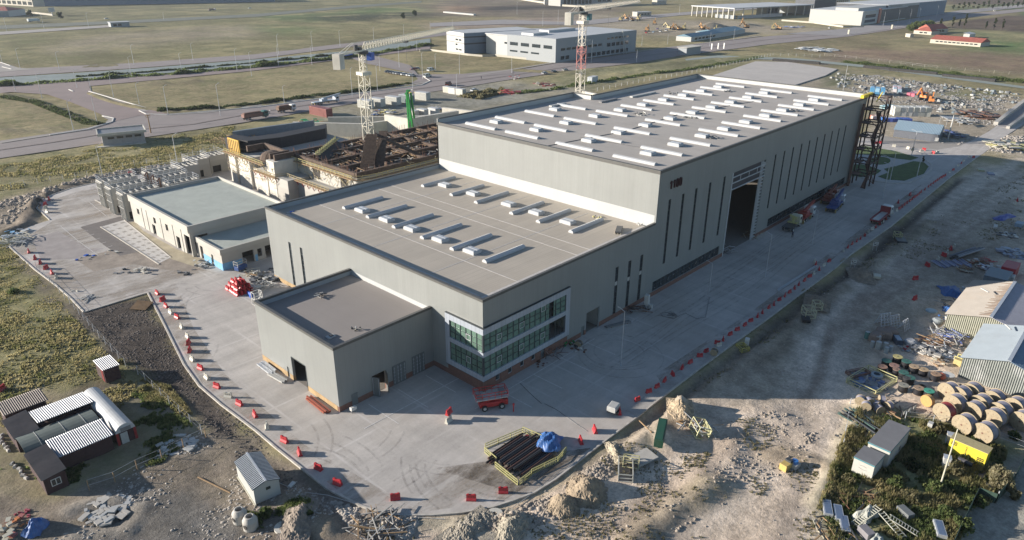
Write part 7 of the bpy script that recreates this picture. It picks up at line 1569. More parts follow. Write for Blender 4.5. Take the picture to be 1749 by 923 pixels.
g=GD(185,870); scraps('rubble_heap','scattered grey rubble on the dark ground, bottom left',g.x,g.y,g.z,2.6,60,[CONC,LGREY],122,'rubble heap',.3); g=GD(1415,735); g=GD(300,765); scraps('rubble_heap','stones and clods beside the path left of the cabin',g.x,g.y,g.z,2.6,40,[CONC,LGREY],123,'rubble heap',.25)
boxat('fuel_can',498,830,.4,'white plastic basin lying right of the cabin','basin',1.1,.5,.35,WHITE,bev=.1)
# ------------------------------------------------------------------ right hand plot
def corr_shed(x0,x1,y0,y1,he,hr,lab,wallm,roofa,roofb,rust=False):
    t=root('corrugated_shed',((x0+x1)/2,(y0+y1)/2,0),0,lab,'shed'); ym=(y0+y1)/2; cx,cy=(x0+x1)/2,ym; X0,X1,Y0,Y1=x0-cx,x1-cx,y0-cy,y1-cy
    # walls as corrugated sheets
    def wallsheet(pts,hfun,nm):
        vs=[];fs=[];a=Vector(pts[0]);b=Vector(pts[1]);L=(b-a).length;n_=int(L/.3*4); d=(b-a)/L; nn=Vector((d.y,-d.x))
        for i in range(n_+1):
            k=i/n_; p=a+d*L*k+nn*(.06*math.sin(k*n_/4*2*math.pi)); vs+=[(p.x,p.y,-.3),(p.x,p.y,hfun(k))]
        fs=[(i*2,i*2+2,i*2+3,i*2+1) for i in range(n_)]; mb=MB(); mb.add(vs,fs); return mb.build(nm,wallm,t)
    wallsheet([(X0,Y1),(X0,Y0)],lambda k:he+(hr-he)*(1-abs(2*k-1))-.05,'wall'); wallsheet([(X1,Y1),(X0,Y1)],lambda k:he-.05,'wall'); wallsheet([(X0,Y0),(X1,Y0)],lambda k:he-.05,'wall'); wallsheet([(X1,Y0),(X1,Y1)],lambda k:he+(hr-he)*(1-abs(2*k-1))-.05,'wall')
    corr_roof(t,X0-.3,X1+.3,0,Y1+.4,hr,he,roofa,'y',.35,.06); corr_roof(t,X0-.3,X1+.3,Y0-.4,0,he,hr,roofb,'y',.35,.06)
    mb=MB(); mb.box(X0-.35,X1+.35,-.25,.25,hr+.03,hr+.14); mb.build('ridge_cap',GALV,t)
    if rust:
        rr=random.Random(6)
        for i in range(26):
            x=X0+.5+i*(X1-X0-1)/26; mb=MB(); L=rr.uniform(.5,2.2); mb.add([(x,.1,hr+.085),(x+.28,.1,hr+.085),(x+.2,.1+L,hr+.09-(hr-he)*L/Y1),(x+.08,.1+L,hr+.09-(hr-he)*L/Y1)],[(0,1,2,3)]); mb.build('rust_streak',mat('rust_streak',(.26,.13,.06),.9,var=.3),t)
    return t
CW1=mat('shed_cream_wall',(.28,.28,.22),.6,var=.1,dirt=.3); RB=mat('shed_beige_roof',(.33,.30,.26),.6,var=.08,scale=.5,dirt=.25,dcol=(.32,.24,.16)); RW_=mat('shed_white_roof',(.36,.36,.40),.5,var=.08,dirt=.2); RB2=mat('shed_blue_roof',(.25,.29,.32),.45,var=.06,scale=.5,dirt=.15); GW=mat('shed_grey_wall',(.20,.215,.20),.6,var=.15,scale=.6,dirt=.6,dcol=(.5,.5,.5))
t=corr_shed(70.5,90.0,-58.2,-45.6,3.3,5.0,'cream corrugated shed with a beige roof rusting along its ridge',CW1,RB,RW_,True)
corr_shed(55.2,70.3,-63.0,-51.5,3.4,5.2,'grey corrugated shed with a pale blue roof beside the big reels',GW,RB2,mat('shed_blue_roof2',(.2,.27,.34),.45,var=.06,scale=.5))
for x,y,lab,az in ((1682,497,'white plank lying on the beige shed roof edge, upper right',.9),(1722,560,'thin white batten on the white slope of the right shed',.6)):
    g=G(x,y,5.0); mb=MB(); mb.bar((-.9,0,0),(.9,0,0),.3,.1); tag(mb.build('plank',WHITE,None,(g.x,g.y,5.15),az),lab,'plank')
t=boxat('low_hut',1700,487,0,'low dark roofed lean to behind the beige shed','hut',6,4,2.6,paint(.1,.14,.17)); boxat('container',1722,470,.0,'red container end behind the beige shed','container',5,2.6,2.4,paint(.35,.03,.04)); boxat('box',1724,483,.0,'white lid box beside the red container','box',2.2,1.2,1.6,LGREY)
# yellow cage drum
g=GD(1648,627); t=root('cage_box',g,R(-10),'cream framed box beside the blue roofed shed','box'); mb=MB(); mb.cbox(0,0,0,1.4,3.2,1.0,0,.1); mb.build('body',paint(.45,.36,.16),t); mb=MB(); [mb.bar((a,-1.6,1.5),(a,1.6,1.5),.12) for a in (-.6,.6)]; [mb.bar((a,b,1.0),(a,b,1.5),.1) for a in (-.6,.6) for b in (-1.6,1.6)]; mb.build('frame',PALEY,t)
def reel(D_=3.3,Wd=1.9,band=None):
    t=root('cable_reel',(0,0,0),0,'x','cable reel'); r=D_/2
    for s in (-1,1):
        mb=MB(); mb.lathe([(.12,s*Wd/2-.07),(r,s*Wd/2-.07),(r,s*Wd/2+.07),(.12,s*Wd/2+.07)],30,(0,0,r),'x',caps=False); o=mb.build('flange',PLYW,t); mb=MB(); mb.lathe([(.16,s*(Wd/2+.075)-.02),(.16,s*(Wd/2+.075)+.02)],10,(0,0,r),'x')
        for k in range(8): a=k*math.pi/4; mb.lathe([(.06,s*(Wd/2+.08)-.02),(.06,s*(Wd/2+.08)+.02)],6,(0,r*.62*math.cos(a),r+r*.62*math.sin(a)),'x')
        mb.build('bolts',RUST,o)
    mb=MB(); mb.lathe([(r*.93,-Wd/2+.08),(r*.93,Wd/2-.08)],30,(0,0,r),'x'); mb.build('wrapped_cable',mat('reel_wrap',(.25,.24,.28),.6,var=.2,scale=1.2) if not band else paint(.28,.03,.03),t)
    return t
RL=[(1618,682,'backmost of the left column, by the shed wall'),(1637,688,'second from the back in the left column'),(1628,703,'third from the back in the left column'),(1610,716,'front of the left column, wound with red cable'),(1657,682,'backmost of the second column'),(1672,703,'second from the back in the second column'),(1660,715,'third from the back in the second column'),(1644,738,'front of the second column, nearest the fence'),(1694,695,'backmost of the third column'),(1705,716,'middle of the third column'),(1694,728,'second from the front in the third column'),(1679,752,'front of the third column, nearest reel of all'),(1731,708,'back one of the column at the right edge'),(1742,732,'front one of the column at the right edge')]
for i,(x,y,l_) in enumerate(RL): g=GD(x,y); put(reel,(g.x,g.y,g.z),R(-20)+rnd.uniform(-.06,.06),'big wooden cable reel, '+l_,'big wooden cable reels',scale=.86 if i!=3 else .82,args=(3.3,1.7,i==3))
def sreel(D_=1.7,h=1.15,top=(.36,.26,.15),cab=(.015,.015,.018)):
    t=root('cable_drum',(0,0,0),0,'x','cable drum'); r=D_/2
    for z in (0,h): mb=MB(); mb.lathe([(r,z-.03+.03),(r,z+.06)],22); mb.build('flange',paint(*top,.8),t)
    mb=MB(); mb.lathe([(r*.9,.06),(r*.9,h)],22); mb.build('cable',paint(*cab,.5),t); mb=MB(); mb.lathe([(.1,h+.06),(.1,h+.1)],8); mb.build('hub',DARK,t); return t
TEAL=(.035,.12,.10)
SR=[(512,626,TEAL,'green topped, backmost on the left'),(531,619,(.38,.34,.15),'yellowish topped, behind the row'),(546,627,TEAL,'green topped, second in the back row'),(525,634,(.25,.15,.12),'brown topped, squeezed between two green ones'),(505,636,(.28,.17,.12),'brown topped, beside the wire cage'),(529,641,(.25,.16,.12),'small brown one in the second row'),(559,636,(.38,.28,.18),'pale wood topped, third in the back row'),(575,641,(.38,.28,.17),'pale wood topped, fourth in the back row'),(596,649,(.3,.2,.13),'wood topped, beside the orange ball'),(541,646,TEAL,'green topped, middle of the second row'),(546,656,(.05,.05,.05),'black topped, left of the front pair'),(552,655,TEAL,'green topped, beside the black one'),(541,668,(.25,.24,.2),'grey topped, front left'),(567,673,(.3,.22,.15),'wood topped, front middle'),(584,678,(.05,.28,.2),'bright green topped, front right')]
for i,(x,y,c,l_) in enumerate(SR): g=GD(x+1000,y); put(sreel,g,0,'upright black cable drum, '+l_,'upright cable drums',args=(1.5 if i not in (5,10) else 1.15,1.05,c))
g=GD(1582,693); t=root('cable_reel',(g.x,g.y,g.z),R(-20),'orange brown wooden reel left of the big reels','cable reel'); mb=MB(); mb.lathe([(.9,-.35),(.9,.35)],20,(0,0,.9),'x'); mb.build('drum',paint(.45,.27,.10),t)
g=GD(1607,648); mb=MB(); mb.lathe([(.05,0),(.5,.15),(.62,.55),(.5,.95),(.05,1.1)],16); tag(mb.build('float_ball',paint(.5,.13,.07),None,g),'bright orange round float beside the cable drums','float',)
g=GD(1618,647); mb=MB(); mb.lathe([(.9,.7),(.9,.78)],20); mb.lathe([(.1,0),(.1,.7)],8); tag(mb.build('round_table',WHITE,None,g),'white round table top beside the orange float','table')
g=GD(1574,662); mb=MB(); mb.lathe([(.3,0),(.6,.05),(.6,.3),(.3,.35)],16,caps=False); tag(mb.build('tyre',RUBBER,None,g),'black tyre lying among the cable drums','tyre')
# wire cage with blue nets
framebox(1488,654,R(-10),'low yellow wire cage holding blue nets and a grey coil',6.5,4.6,.9,paint(.45,.43,.22)); g=GD(1482,652); scraps('net_heap','heap of blue grey nets inside the low yellow wire cage',g.x,g.y,g.z,2.6,90,[paint(.08,.13,.28),paint(.15,.2,.3),MGREY],124,'net heap',.4); g=GD(1497,644); mb=MB(); mb.lathe([(.5,0),(.9,.05),(.9,.5),(.5,.55)],20,caps=False); tag(mb.build('hose_coil',paint(.3,.36,.4),None,g),'pale grey hose coil on the blue nets','hose coil')
framebox(1465,640,R(-30),'empty brown frame beside the yellow wire cage',3.4,1.6,.5,paint(.2,.1,.07))
# brown open reels, dark pipes
for i,(x,y) in enumerate([(1468,690),(1483,693),(1494,698),(1505,690),(1516,700),(1478,700),(1500,706)]): g=GD(x,y); t=put(reel,(g.x,g.y,g.z),R(10+i*37),'empty brown wooden reel, %s from the left beside the dark pipes'%nth(i),'empty brown reels',scale=.42,args=(3.3,1.9,False))
def pipepile(px,py,az,L,n_,w_,m,lab,r=.13,layers=2,seed=1,jit=.15):
    g=GD(px,py); t=root('pipe_pile',(g.x,g.y,g.z),az,lab,'pipe pile'); rr=random.Random(seed)
    for k in range(n_):
        y=(k/(n_-1)-.5)*w_; zz=r+rr.randint(0,layers-1)*r*1.8; a=rr.uniform(-jit,jit); mb=MB(); mb.tap((-L/2+rr.uniform(-.5,.5),y-a*L/2,zz),(L/2+rr.uniform(-.5,.5),y+a*L/2,zz+rr.uniform(0,.2)),r,r,7); mb.build('pipe',m[k%len(m)],t)
pipepile(1475,722,R(70),5.5,20,3.0,[DARK,paint(.05,.09,.08),BLACK],'dark green black pipes piled loosely beside the dirt track',.12,3,31,.12); pipepile(1458,765,R(65),5,7,1.0,[BLACK,DARK],'black pipes lying along the edge of the dirt track',.1,2,32,.08)
pipepile(1650,437,R(-17),9.5,9,1.8,[paint(.16,.17,.2),DARK],'long grey pipes in the back stack behind the barriers',.22,3,33,.01); pipepile(1626,452,R(48),3.2,14,7.0,[paint(.2,.23,.36),paint(.3,.33,.42),paint(.14,.15,.22)],'short blue grey pipes laid side by side in the front stack',.16,1,34,.01)
for x,y,r,n_,cols,lab,s,st,hm in [(1672,452,2.4,34,(RUST,paint(.2,.08,.05),CREAM,LGREY),'brown crates and bricks right of the pipe stacks',130,False,.8),(1697,462,2.6,40,(LGREY,paint(.3,.3,.38),GALV),'pale grey sacks behind the beige shed',131,False,.8),(1683,447,1.6,14,(MAROON,RED),'dark red planks beside the pipe stacks',132,True,.8),(1650,462,2.0,26,(WOOD,RUST,CREAM),'scattered timber in front of the pipe stacks',133,True,.4),(1655,500,1.6,16,(LGREY,GALV),'pale sheets beside the blue tarp',134,False,.8),(1625,520,2.4,24,(RUST,DARK,LGREY),'rusty scrap in front of the blue tarp',135,True,.4),(1735,435,3.4,90,(paint(.2,.23,.3),paint(.3,.34,.42),MGREY),'grey blue fittings heap near the right edge',136,False,.8),(1722,402,2.5,22,(LGREY,WHITE,DARK),'white bits on the dirt near the right edge',137,False,.4),(1552,600,1.8,10,(MGREY,STEEL),'grey chest among the drums left of the frames',138,False,.8),(1618,575,2.8,60,(GALV,LGREY,paint(.1,.15,.4)),'white and blue scaffolding tubes left of the cream shed',139,True,.9),(1595,586,2.2,40,(WOOD,RUST,GALV),'wooden cribs and frames left of the shed corner',140,True,.9),(1588,600,2.6,60,(CONC,MGREY,LGREY),'grey broken blocks between frames and drums',141,False,.6),(1608,606,2.4,36,(GALV,MGREY,STEEL),'bundles of grey brackets in front of the cream shed',142,False,.5),(1600,620,1.4,14,(WOOD,CREAM),'wooden crate at the end of the bracket bundles',143,False,.6),(1550,598,.9,8,(RED,WHITE),'red and white bags beside the broken blocks',144,False,.5),(1660,600,1.8,20,(DARK,LGREY,CREAM),'small scraps at the corner between the two sheds',145,False,.4),(1680,580,1.4,12,(LGREY,WHITE,DARK),'scraps at the foot of the cream shed',146,False,.4),(1614,545,1.4,10,(TARP,LGREY),'blue and grey sacks at the corner of the cream shed',147,False,.7),(1520,585,1.0,1,(LGREY,),'x',148,False,.3),(1670,697,2.4,30,(BLACK,DARK),'black sheets between shed wall and reels',149,False,.4),(1510,700,2.4,30,(BROWN,WOOD,DARK),'broken wooden parts around the empty reels',150,True,.8)]:
    if lab=='x': continue
    g=GD(x,y); scraps('scrap_heap',lab,g.x,g.y,g.z,r,n_,cols,s,'scrap heap',hm,st)
g=GD(1625,500); cloth('tarpaulin',(g.x,g.y,g.z),2.8,2.0,.9,TARP,'large blue tarpaulin spread beside the beige shed','tarpaulin',.5,11); g=GD(1618,530); cloth('tarpaulin',(g.x,g.y,g.z),1.2,.8,.7,TARP,'small blue tarpaulin heap at the shed corner','tarpaulin',.3,12); g=GD(1715,372); cloth('tarpaulin',(g.x,g.y,g.z),3.8,1.2,.7,paint(.06,.08,.3),'dark blue tarpaulin strip near the right edge','tarpaulin',-.3,13); g=GD(1745,382); boxat('chest',1740,386,0,'blue grey chests at the right edge','chest',2.6,1.6,.9,paint(.2,.28,.36)); boxat('bag_row',1700,388,.1,'white bags lying on the dirt, upper right','bags',2.4,.8,.4,LGREY)
# drums and bags
def drum(c=(.3,.32,.3)):
    t=root('oil_drum',(0,0,0),0,'x','drum'); mb=MB(); mb.lathe([(.3,0),(.3,.28),(.315,.3),(.3,.32),(.3,.58),(.315,.6),(.3,.62),(.3,.9),(.28,.91)],16); mb.build('shell',paint(*c),t); mb=MB(); mb.lathe([(.26,.91),(.26,.925)],14); mb.build('lid',LGREY,t); return t
for i,(x,y,c,s) in enumerate([(1480,578,(.1,.22,.2),1.4),(1489,593,(.3,.31,.3),1.2),(1498,586,(.34,.35,.33),1.5),(1499,596,(.34,.35,.33),1.5),(1511,597,(.3,.32,.31),1.4),(1513,603,(.32,.36,.36),1.2),(1520,601,(.32,.35,.36),1.2),(1505,580,(.22,.18,.15),1.3)]): put(drum,GD(x,y),0,'metal drum, %s from the left in the group beside the track'%nth(i),'metal drums beside the track',scale=s,args=(c,))
for i,(x,y) in enumerate([(1494,582),(1503,575),(1512,577),(1521,574)]): g=GD(x,y); mb=MB(); mb.cbox(0,0,0,2.2,1.7,1.5,.2*i,.3); tag(mb.build('sack_stack',mat('sack_brown',(.22,.17,.14),.9,var=.2),None,g),'brown sack stack, %s from the left behind the metal drums'%nth(i),'sack stack','sack stacks behind the metal drums')
t=boxat('chest',1532,585,R(35),'dark chest with a pale lid beside the sack stacks','chest',2.2,1.2,.9,paint(.05,.07,.1)); mb=MB(); mb.cbox(0,0,.9,1.9,.8,.05); mb.build('lid',paint(.3,.36,.42),t)
for x,y,r_,c,lab,h in ((1591,532,1.0,(.3,.4,.45),'pale round tank lid lying left of the cream shed',.3),(1554,588,1.0,(.4,.4,.4),'round white rubble bag beside the broken blocks',.9),(1600,551,.9,(.3,.33,.34),'grey boulder like bag left of the cream shed',.8)):
    g=GD(x,y); mb=MB(); mb.lathe([(r_,0),(r_,h*.7),(r_*.6,h)],18); tag(mb.build('round_bag',paint(*c),None,g),lab,'bag')
def aframe(px,py,az,lab,s=1):
    g=GD(px,py); t=root('formwork_frame',g,az,lab,'frame'); mb=MB()
    for y in (-1.2,-.4,.4,1.2): mb.bar((-.9,y,0),(0,y*.8,2.4),.08); mb.bar((.9,y,0),(0,y*.8,2.4),.08)
    for z in (.3,.8,1.3,1.8,2.3): k=1-z/2.4*1; mb.bar((-.9*k,-1.2,z),(-.9*k,1.2,z),.07); mb.bar((.9*k,-1.2,z),(.9*k,1.2,z),.07)
    mb.build('frame',GALV,t); t.scale=(s,)*3
aframe(1508,555,R(60),'grey ladder like formwork frames standing on the shaded dirt, left set'); aframe(1524,556,R(60),'grey ladder like formwork frames standing on the shaded dirt, middle set',.9); aframe(1543,562,R(80),'small A shaped grey frame right of the formwork frames',.8)
# white equipment cabins with flat roofs
FR_=mat('flat_roof_grey',(.17,.17,.175),.8,var=.12,scale=.6); WCB=mat('cabin_white',(.44,.43,.39),.6,var=.05,dirt=.2)
def ecab(x0,x1,y0,y1,h,lab,mark=False):
    cx,cy=(x0+x1)/2,(y0+y1)/2; z=gz(cx,cy); t=root('equipment_cabin',(cx,cy,z),R(-3),lab,'cabin'); a,b=(x1-x0)/2,(y1-y0)/2; mb=MB(); mb.box(-a,a,-b,b,-.2,h); mb.build('wall',WCB,t); mb=MB(); mb.box(-a-.06,a+.06,-b-.06,b+.06,h,h+.14); mb.build('roof',FR_,t); mb=MB(); mb.box(-a-.075,-a-.062,-b-.06,b+.06,h-.08,h+.1); mb.box(-a-.06,a+.06,-b-.075,-b-.062,h-.08,h+.1); mb.build('trim',paint(.06,.2,.24),t)
    if mark:
        mb=MB(); 
        for s,w_ in ((.18,.45),(-.02,.6)): mb.poly([(-a-.02,w_*math.cos(k),1.5+s+.16*math.sin(k)) for k in [math.pi*(.15+.7*i/8)*(1 if s>0 else -1) for i in range(9)]],.035)
        mb.build('mark',STEEL,t)
    else: mb=MB(); mb.box(.5,.9,-b-.04,-b-.002,.9,1.5); mb.build('panel',DARK,t)
ecab(19.4,22.6,-50.0,-47.5,2.5,'smaller white equipment cabin with faint arc marks, nearer one',True); ecab(23.2,30.3,-50.7,-48.0,2.8,'larger white equipment cabin with a flat grey roof')
# generator
def genset():
    t=root('generator',(33.0,-57.6,gz(33,-57.6)),R(-5),'yellow generator with louvres on a concrete pad among weeds','generator'); m=paint(.62,.50,.05,.4); mb=MB(); mb.box(-.9,.9,-2.2,2.2,.35,2.35); mb.build('housing',m,t); mb=MB(); mb.box(-.95,.95,-2.25,2.25,2.35,2.42); mb.build('roof',paint(.38,.32,.17,.7),t)
    mb=MB()
    for k in range(9): mb.box(-.94,-.905,-2.0+(k%3)*.28,-1.78+(k%3)*.28,.7+(k//3)*.24,.84+(k//3)*.24)
    for k in range(7): mb.box(-.94,-.905,.1,.22,.6+k*.22,.7+k*.22)
    for k in range(3): mb.box(-.94,-.905,1.3,2.0,1.6+k*.2,1.7+k*.2)
    mb.build('louvre',BLACK,t); mb=MB(); mb.box(-1.0,1.0,-2.3,2.3,0,.35); mb.build('base',DARK,t); mb=MB(); mb.lathe([(.02,-.9),(.34,-.85),(.34,.85),(.02,.9)],14,(-1.9,-.3,.55),'y'); mb.build('tank',paint(.05,.05,.06),t); mb=MB(); mb.box(-3.6,1.6,-3,2.9,-.3,.04); mb.build('pad',mat('pad_brown',(.26,.2,.17),.9,var=.15,dirt=.3),t)
genset()
for x,y,lab,h in ((1613,800,'white meter box leaning left of the generator',1.8),(1620,757,'white cabinet behind the generator',1.5)):
    g=GD(x,y); t=root('cabinet',g,.3,lab,'cabinet'); mb=MB(); mb.cbox(0,0,0,.9,.8,h,0,.05); mb.build('body',LGREY,t); mb=MB(); mb.cbox(0,0,h,1,.9,.05); mb.build('cap',GALV,t)
g=GD(1587,733); t=root('pump_set',g,0,'small white pump box on a stand in the weeds','pump'); mb=MB(); mb.cbox(0,0,.5,.8,.6,.6); mb.build('body',LGREY,t); mb=MB(); mb.cbox(0,0,0,1.3,.5,.1); mb.cbox(0,0,.1,.2,.2,.4); mb.build('stand',GALV,t)
g=GD(1538,717); t=root('gate_frame',g,R(-15),'black tube gate with white tags behind the cabins','gate'); mb=MB(); [mb.bar((a,0,0),(a,0,1.5),.08) for a in (0,1.2,2.4,3.6)]; mb.bar((0,0,1.5),(3.6,0,1.5),.08); mb.bar((0,0,.7),(3.6,0,.7),.07); mb.build('frame',DARK,t); mb=MB(); [mb.box(a,a+.5,-.08,-.04,.8,1.3) for a in (.3,1.6,2.8)]; mb.build('tag_plate',WHITE,t)
# bottom right: ladders, galvanised troughs, bags
def trough(px,py,az,lab,L=2.6):
    g=GD(px,py); t=root('steel_trough',g,az,lab,'trough','galvanised troughs at the bottom right'); mb=MB(); mb.box(-L/2,L/2,-.5,.5,.15,.6); mb.build('body',GALV,t); mb=MB(); mb.box(-L/2+.1,L/2-.1,-.35,.35,.6,.62); mb.build('top',paint(.2,.26,.36,.3,.5),t)
for i,(x,y,az) in enumerate([(1412,872,-48),(1431,881,-48),(1441,900,-48),(1604,908,-50)]): trough(x,y,R(az+75),'blue grey steel trough, %s from the left at the bottom right'%nth(i))
def ladder(px,py,az,L,lab,z=.3,tilt=.25):
    g=GD(px,py); t=root('ladder_section',(g.x,g.y,g.z+z),az,lab,'ladder'); mb=MB(); [mb.bar((-L/2,s,0),(L/2,s,tilt*L),.09) for s in (-.4,.4)]; mb.build('rails',paint(.45,.44,.36),t); mb=MB(); n_=int(L/.32); [mb.bar((-L/2+L*(i+.5)/n_,-.4,tilt*L*(i+.5)/n_),(-L/2+L*(i+.5)/n_,.4,tilt*L*(i+.5)/n_),.07) for i in range(n_)]; mb.build('rungs',paint(.45,.44,.36),t)
ladder(1478,890,R(-20),4,'pale ladder section leaning on the white bags'); ladder(1522,905,R(65),3.4,'pale ladder section in the weeds, left of the pair'); ladder(1541,905,R(95),3.2,'pale ladder section in the weeds, right of the pair'); 
g=GD(1480,882); cloth('rubble_bag',(g.x,g.y,g.z),1.8,.9,1.0,paint(.38,.38,.33,.8),'crumpled white sheet under the pale ladder','sheet',-.3,21); boxat('steel_cover',1545,880,R(60),'dark glass topped box above the pair of ladders','box',1.8,1.0,.8,paint(.14,.15,.15)); boxat('steel_cover',1478,916,R(60),'grey brown box at the bottom edge among the troughs','box',1.6,1.1,1.0,paint(.2,.19,.2))
g=GD(1496,925); cloth('rubble_bag',(g.x,g.y,g.z),1.0,.8,.8,paint(.3,.32,.3,.8),'grey bag at the bottom edge between the ladders','bag',.3,22)
g=GD(1420,905); scraps('plank_heap','sticks and strips scattered at the bottom right edge',g.x,g.y,g.z,2.4,30,[WOOD,CREAM,DARK],151,'plank heap',.4,True); g=GD(1465,852); scraps('plank_heap','broken brown boards in front of the weeds',g.x,g.y,g.z,2.4,36,[BROWN,WOOD,DARK],152,'plank heap',.35,True)
# ------------------------------------------------------------------ storage yard (upper right)
rr=random.Random(77)
yard=[(1420,132,1560,160,46,'back left part'),(1500,130,1740,160,60,'back right part'),(1480,160,1560,170,8,'middle'),(1600,168,1690,196,40,'right of the excavators'),(1560,140,1740,172,36,'far right part'),(1430,150,1500,164,16,'left part')]
pal=[(paint(.19,.20,.195),'grey'),(paint(.27,.27,.26),'pale grey'),(paint(.15,.19,.21),'blue grey'),(paint(.27,.25,.20),'beige'),(paint(.07,.075,.08),'dark'),(paint(.36,.37,.36),'white')]
PILES=[]
cnt={}
for x0,y0,x1,y1,n_,nm in yard:
    for k in range(n_):
        x=rr.uniform(x0,x1);y=rr.uniform(y0,y1)+(x-1600)*.06
        g=GD(x,max(y,126+(x-1440)*.12)); m,cn_=rr.choice(pal); mb=MB(); L,W,Hh=rr.uniform(.9,3.4),rr.uniform(.7,1.6),rr.uniform(.25,.9); mb.cbox(0,0,0,L,W,Hh,0,rr.choice([0,.08,.15])); 
        if rr.random()<.5: mb.cbox(rr.uniform(-.6,.6),rr.uniform(-.4,.4),Hh,L*.5,W*.6,Hh*.5)
        PILES.append((x,cn_,nm)); tag(mb.build('material_stack',m,None,g,rr.uniform(-.3,.5)),'%s pile of building material in the storage yard, %s'%(cn_,nm),'material pile','%s material piles in the storage yard, %s'%(cn_,nm))
_b={}
for o in list(COL.objects):
    if o.name.startswith('material_stack'): _b.setdefault(o['group'],[]).append(o)
for g_,L_ in _b.items():
    L_.sort(key=lambda o:PX(o.location)[0]); c_=g_.split(' material')[0]; n2=g_.split(', ',1)[1]
    for i,o in enumerate(L_): o['label']='%s from the left of the %s piles, storage yard %s'%(nth(i),c_,n2)
def packs(px,py,nx,ny,sz,cols,lab,grp,az=.3,names=None,lay=1):
    g=GD(px,py)
    k=0
    for j in range(ny):
        for i in range(nx):
            for q in range(lay):
                ci=rr.randrange(len(cols)); x=g.x+(i*sz*1.06)*math.cos(az)-(j*sz*1.06)*math.sin(az); y=g.y+(i*sz*1.06)*math.sin(az)+(j*sz*1.06)*math.cos(az)
                mb=MB(); mb.cbox(0,0,0,sz,sz*.9,sz*.8,0,.15); tag(mb.build('wrapped_pack',cols[ci],None,(x,y,g.z+q*sz*.82),az+rr.uniform(-.15,.15)),'%s wrapped pack, %s of the %s'%(names[ci],nth(k),grp),'pack','%s %s'%(names[ci],grp)); k+=1
packs(1506,164,3,3,2.2,[paint(.10,.30,.50),paint(.25,.42,.55)],'wrapped pack by the yellow edge of the roof corner','packs near the roof corner',names=['blue','light blue'],lay=2)
packs(1536,158,7,2,2.0,[paint(.55,.52,.52),paint(.50,.35,.38),paint(.3,.42,.5)],'wrapped pack in the pale row before the rubble','packs in the pale row',names=['white','pink','blue'])
packs(1560,165,5,2,2.0,[paint(.4,.10,.15),paint(.5,.25,.3),paint(.5,.5,.5)],'wrapped pack in the pink red row','packs in the pink red row',names=['crimson','pink','white'],az=-.2)
packs(1530,198,6,2,2.4,[paint(.48,.48,.43),paint(.52,.52,.5)],'wrapped pack in the big pale block of the yard','packs in the big pale block',names=['cream','white'],az=-.9,lay=2)
packs(1512,186,4,2,1.6,[paint(.22,.38,.42),paint(.3,.42,.45)],'wrapped pack behind the big pale block','packs behind the big pale block',names=['teal','pale teal'],az=-.3)
packs(1512,208,6,2,1.8,[TARP,paint(.06,.10,.35),paint(.45,.48,.52)],'covered pack just before the blue grey shed','packs before the blue grey shed',names=['bright blue','dark blue','white'],az=-.9)
packs(1492,204,3,2,1.8,[paint(.42,.16,.10),paint(.5,.4,.36)],'pack beside the tower at the hall corner','packs beside the hall corner',names=['brick red','pale'],az=-.9)
g=GD(1545,212); 
# black bank behind the yard, dark earth, tin sheets
for i,(x0,y0,x1,y1) in enumerate([(1475,116,1520,120),(1520,121,1600,128),(1610,131,1700,140),(1320,104,1400,110)]):
    a=GD(x0,y0);b=GD(x1,y1); mb=MB(); mb.bar((a.x,a.y,.6),(b.x,b.y,.6),3.4,1.5); tag(mb.build('dark_bank',mat('dark_bank',(.045,.042,.04),.95,var=.3)),'long black covered bank, %s from the left behind the storage yard'%nth(i),'bank')
g=GD(1600,120); g=GD(1621,215); t=root('canopy',(g.x,g.y,0),R(-30),'tilted pale sheet canopy beside the blue grey shed','canopy'); mb=MB(); v=[(-4,-2,3.4),(4,-2,2.6),(4,2,2.9),(-4,2,3.8)]; mb.add(v+[(a,b,c-.1) for a,b,c in v],[(0,1,2,3),(7,6,5,4),(0,4,5,1),(1,5,6,2),(2,6,7,3),(3,7,4,0)]); mb.build('sheet',WHR,t); mb=MB(); [mb.bar((a,b,0),(a,b,3.0),.12) for a in (-3.5,3.5) for b in (-1.7,1.7)]; mb.build('posts',STEEL,t)
for x,y,r,n_,cols,lab,s in ((1670,198,8,60,(BROWN,RUST,DARK),'brown twisted scrap in front of the yard wall',160),(1625,232,5,50,(DARK,MGREY,paint(.05,.08,.2)),'dark machinery parts at the shed corner',161),(1725,250,7,70,(CREAM,CONC,PALEY),'pale rubble and yellow boards at the right end of the lane',162),(1640,208,6,30,(CONC,LGREY),'pale sheets and slabs left of the lane wall',163),(1730,95,1,1,(WHITE,),'x',164),(1395,86,14,60,(LGREY,GALV,WHITE),'pale scrap beside the grey path at the edge of the field',165),(1075,36,8,24,(LGREY,CREAM),'pale heaps between the yellow machines of the far yard',166),(1355,47,10,30,(WHITE,LGREY,BLUE),'white wrapped goods by the road before the white factory',167)):
    if lab=='x': continue
    g=GD(x,y); scraps('scrap_heap',lab,g.x,g.y,max(g.z,0),r,n_,cols,s,'scrap heap',1.2)
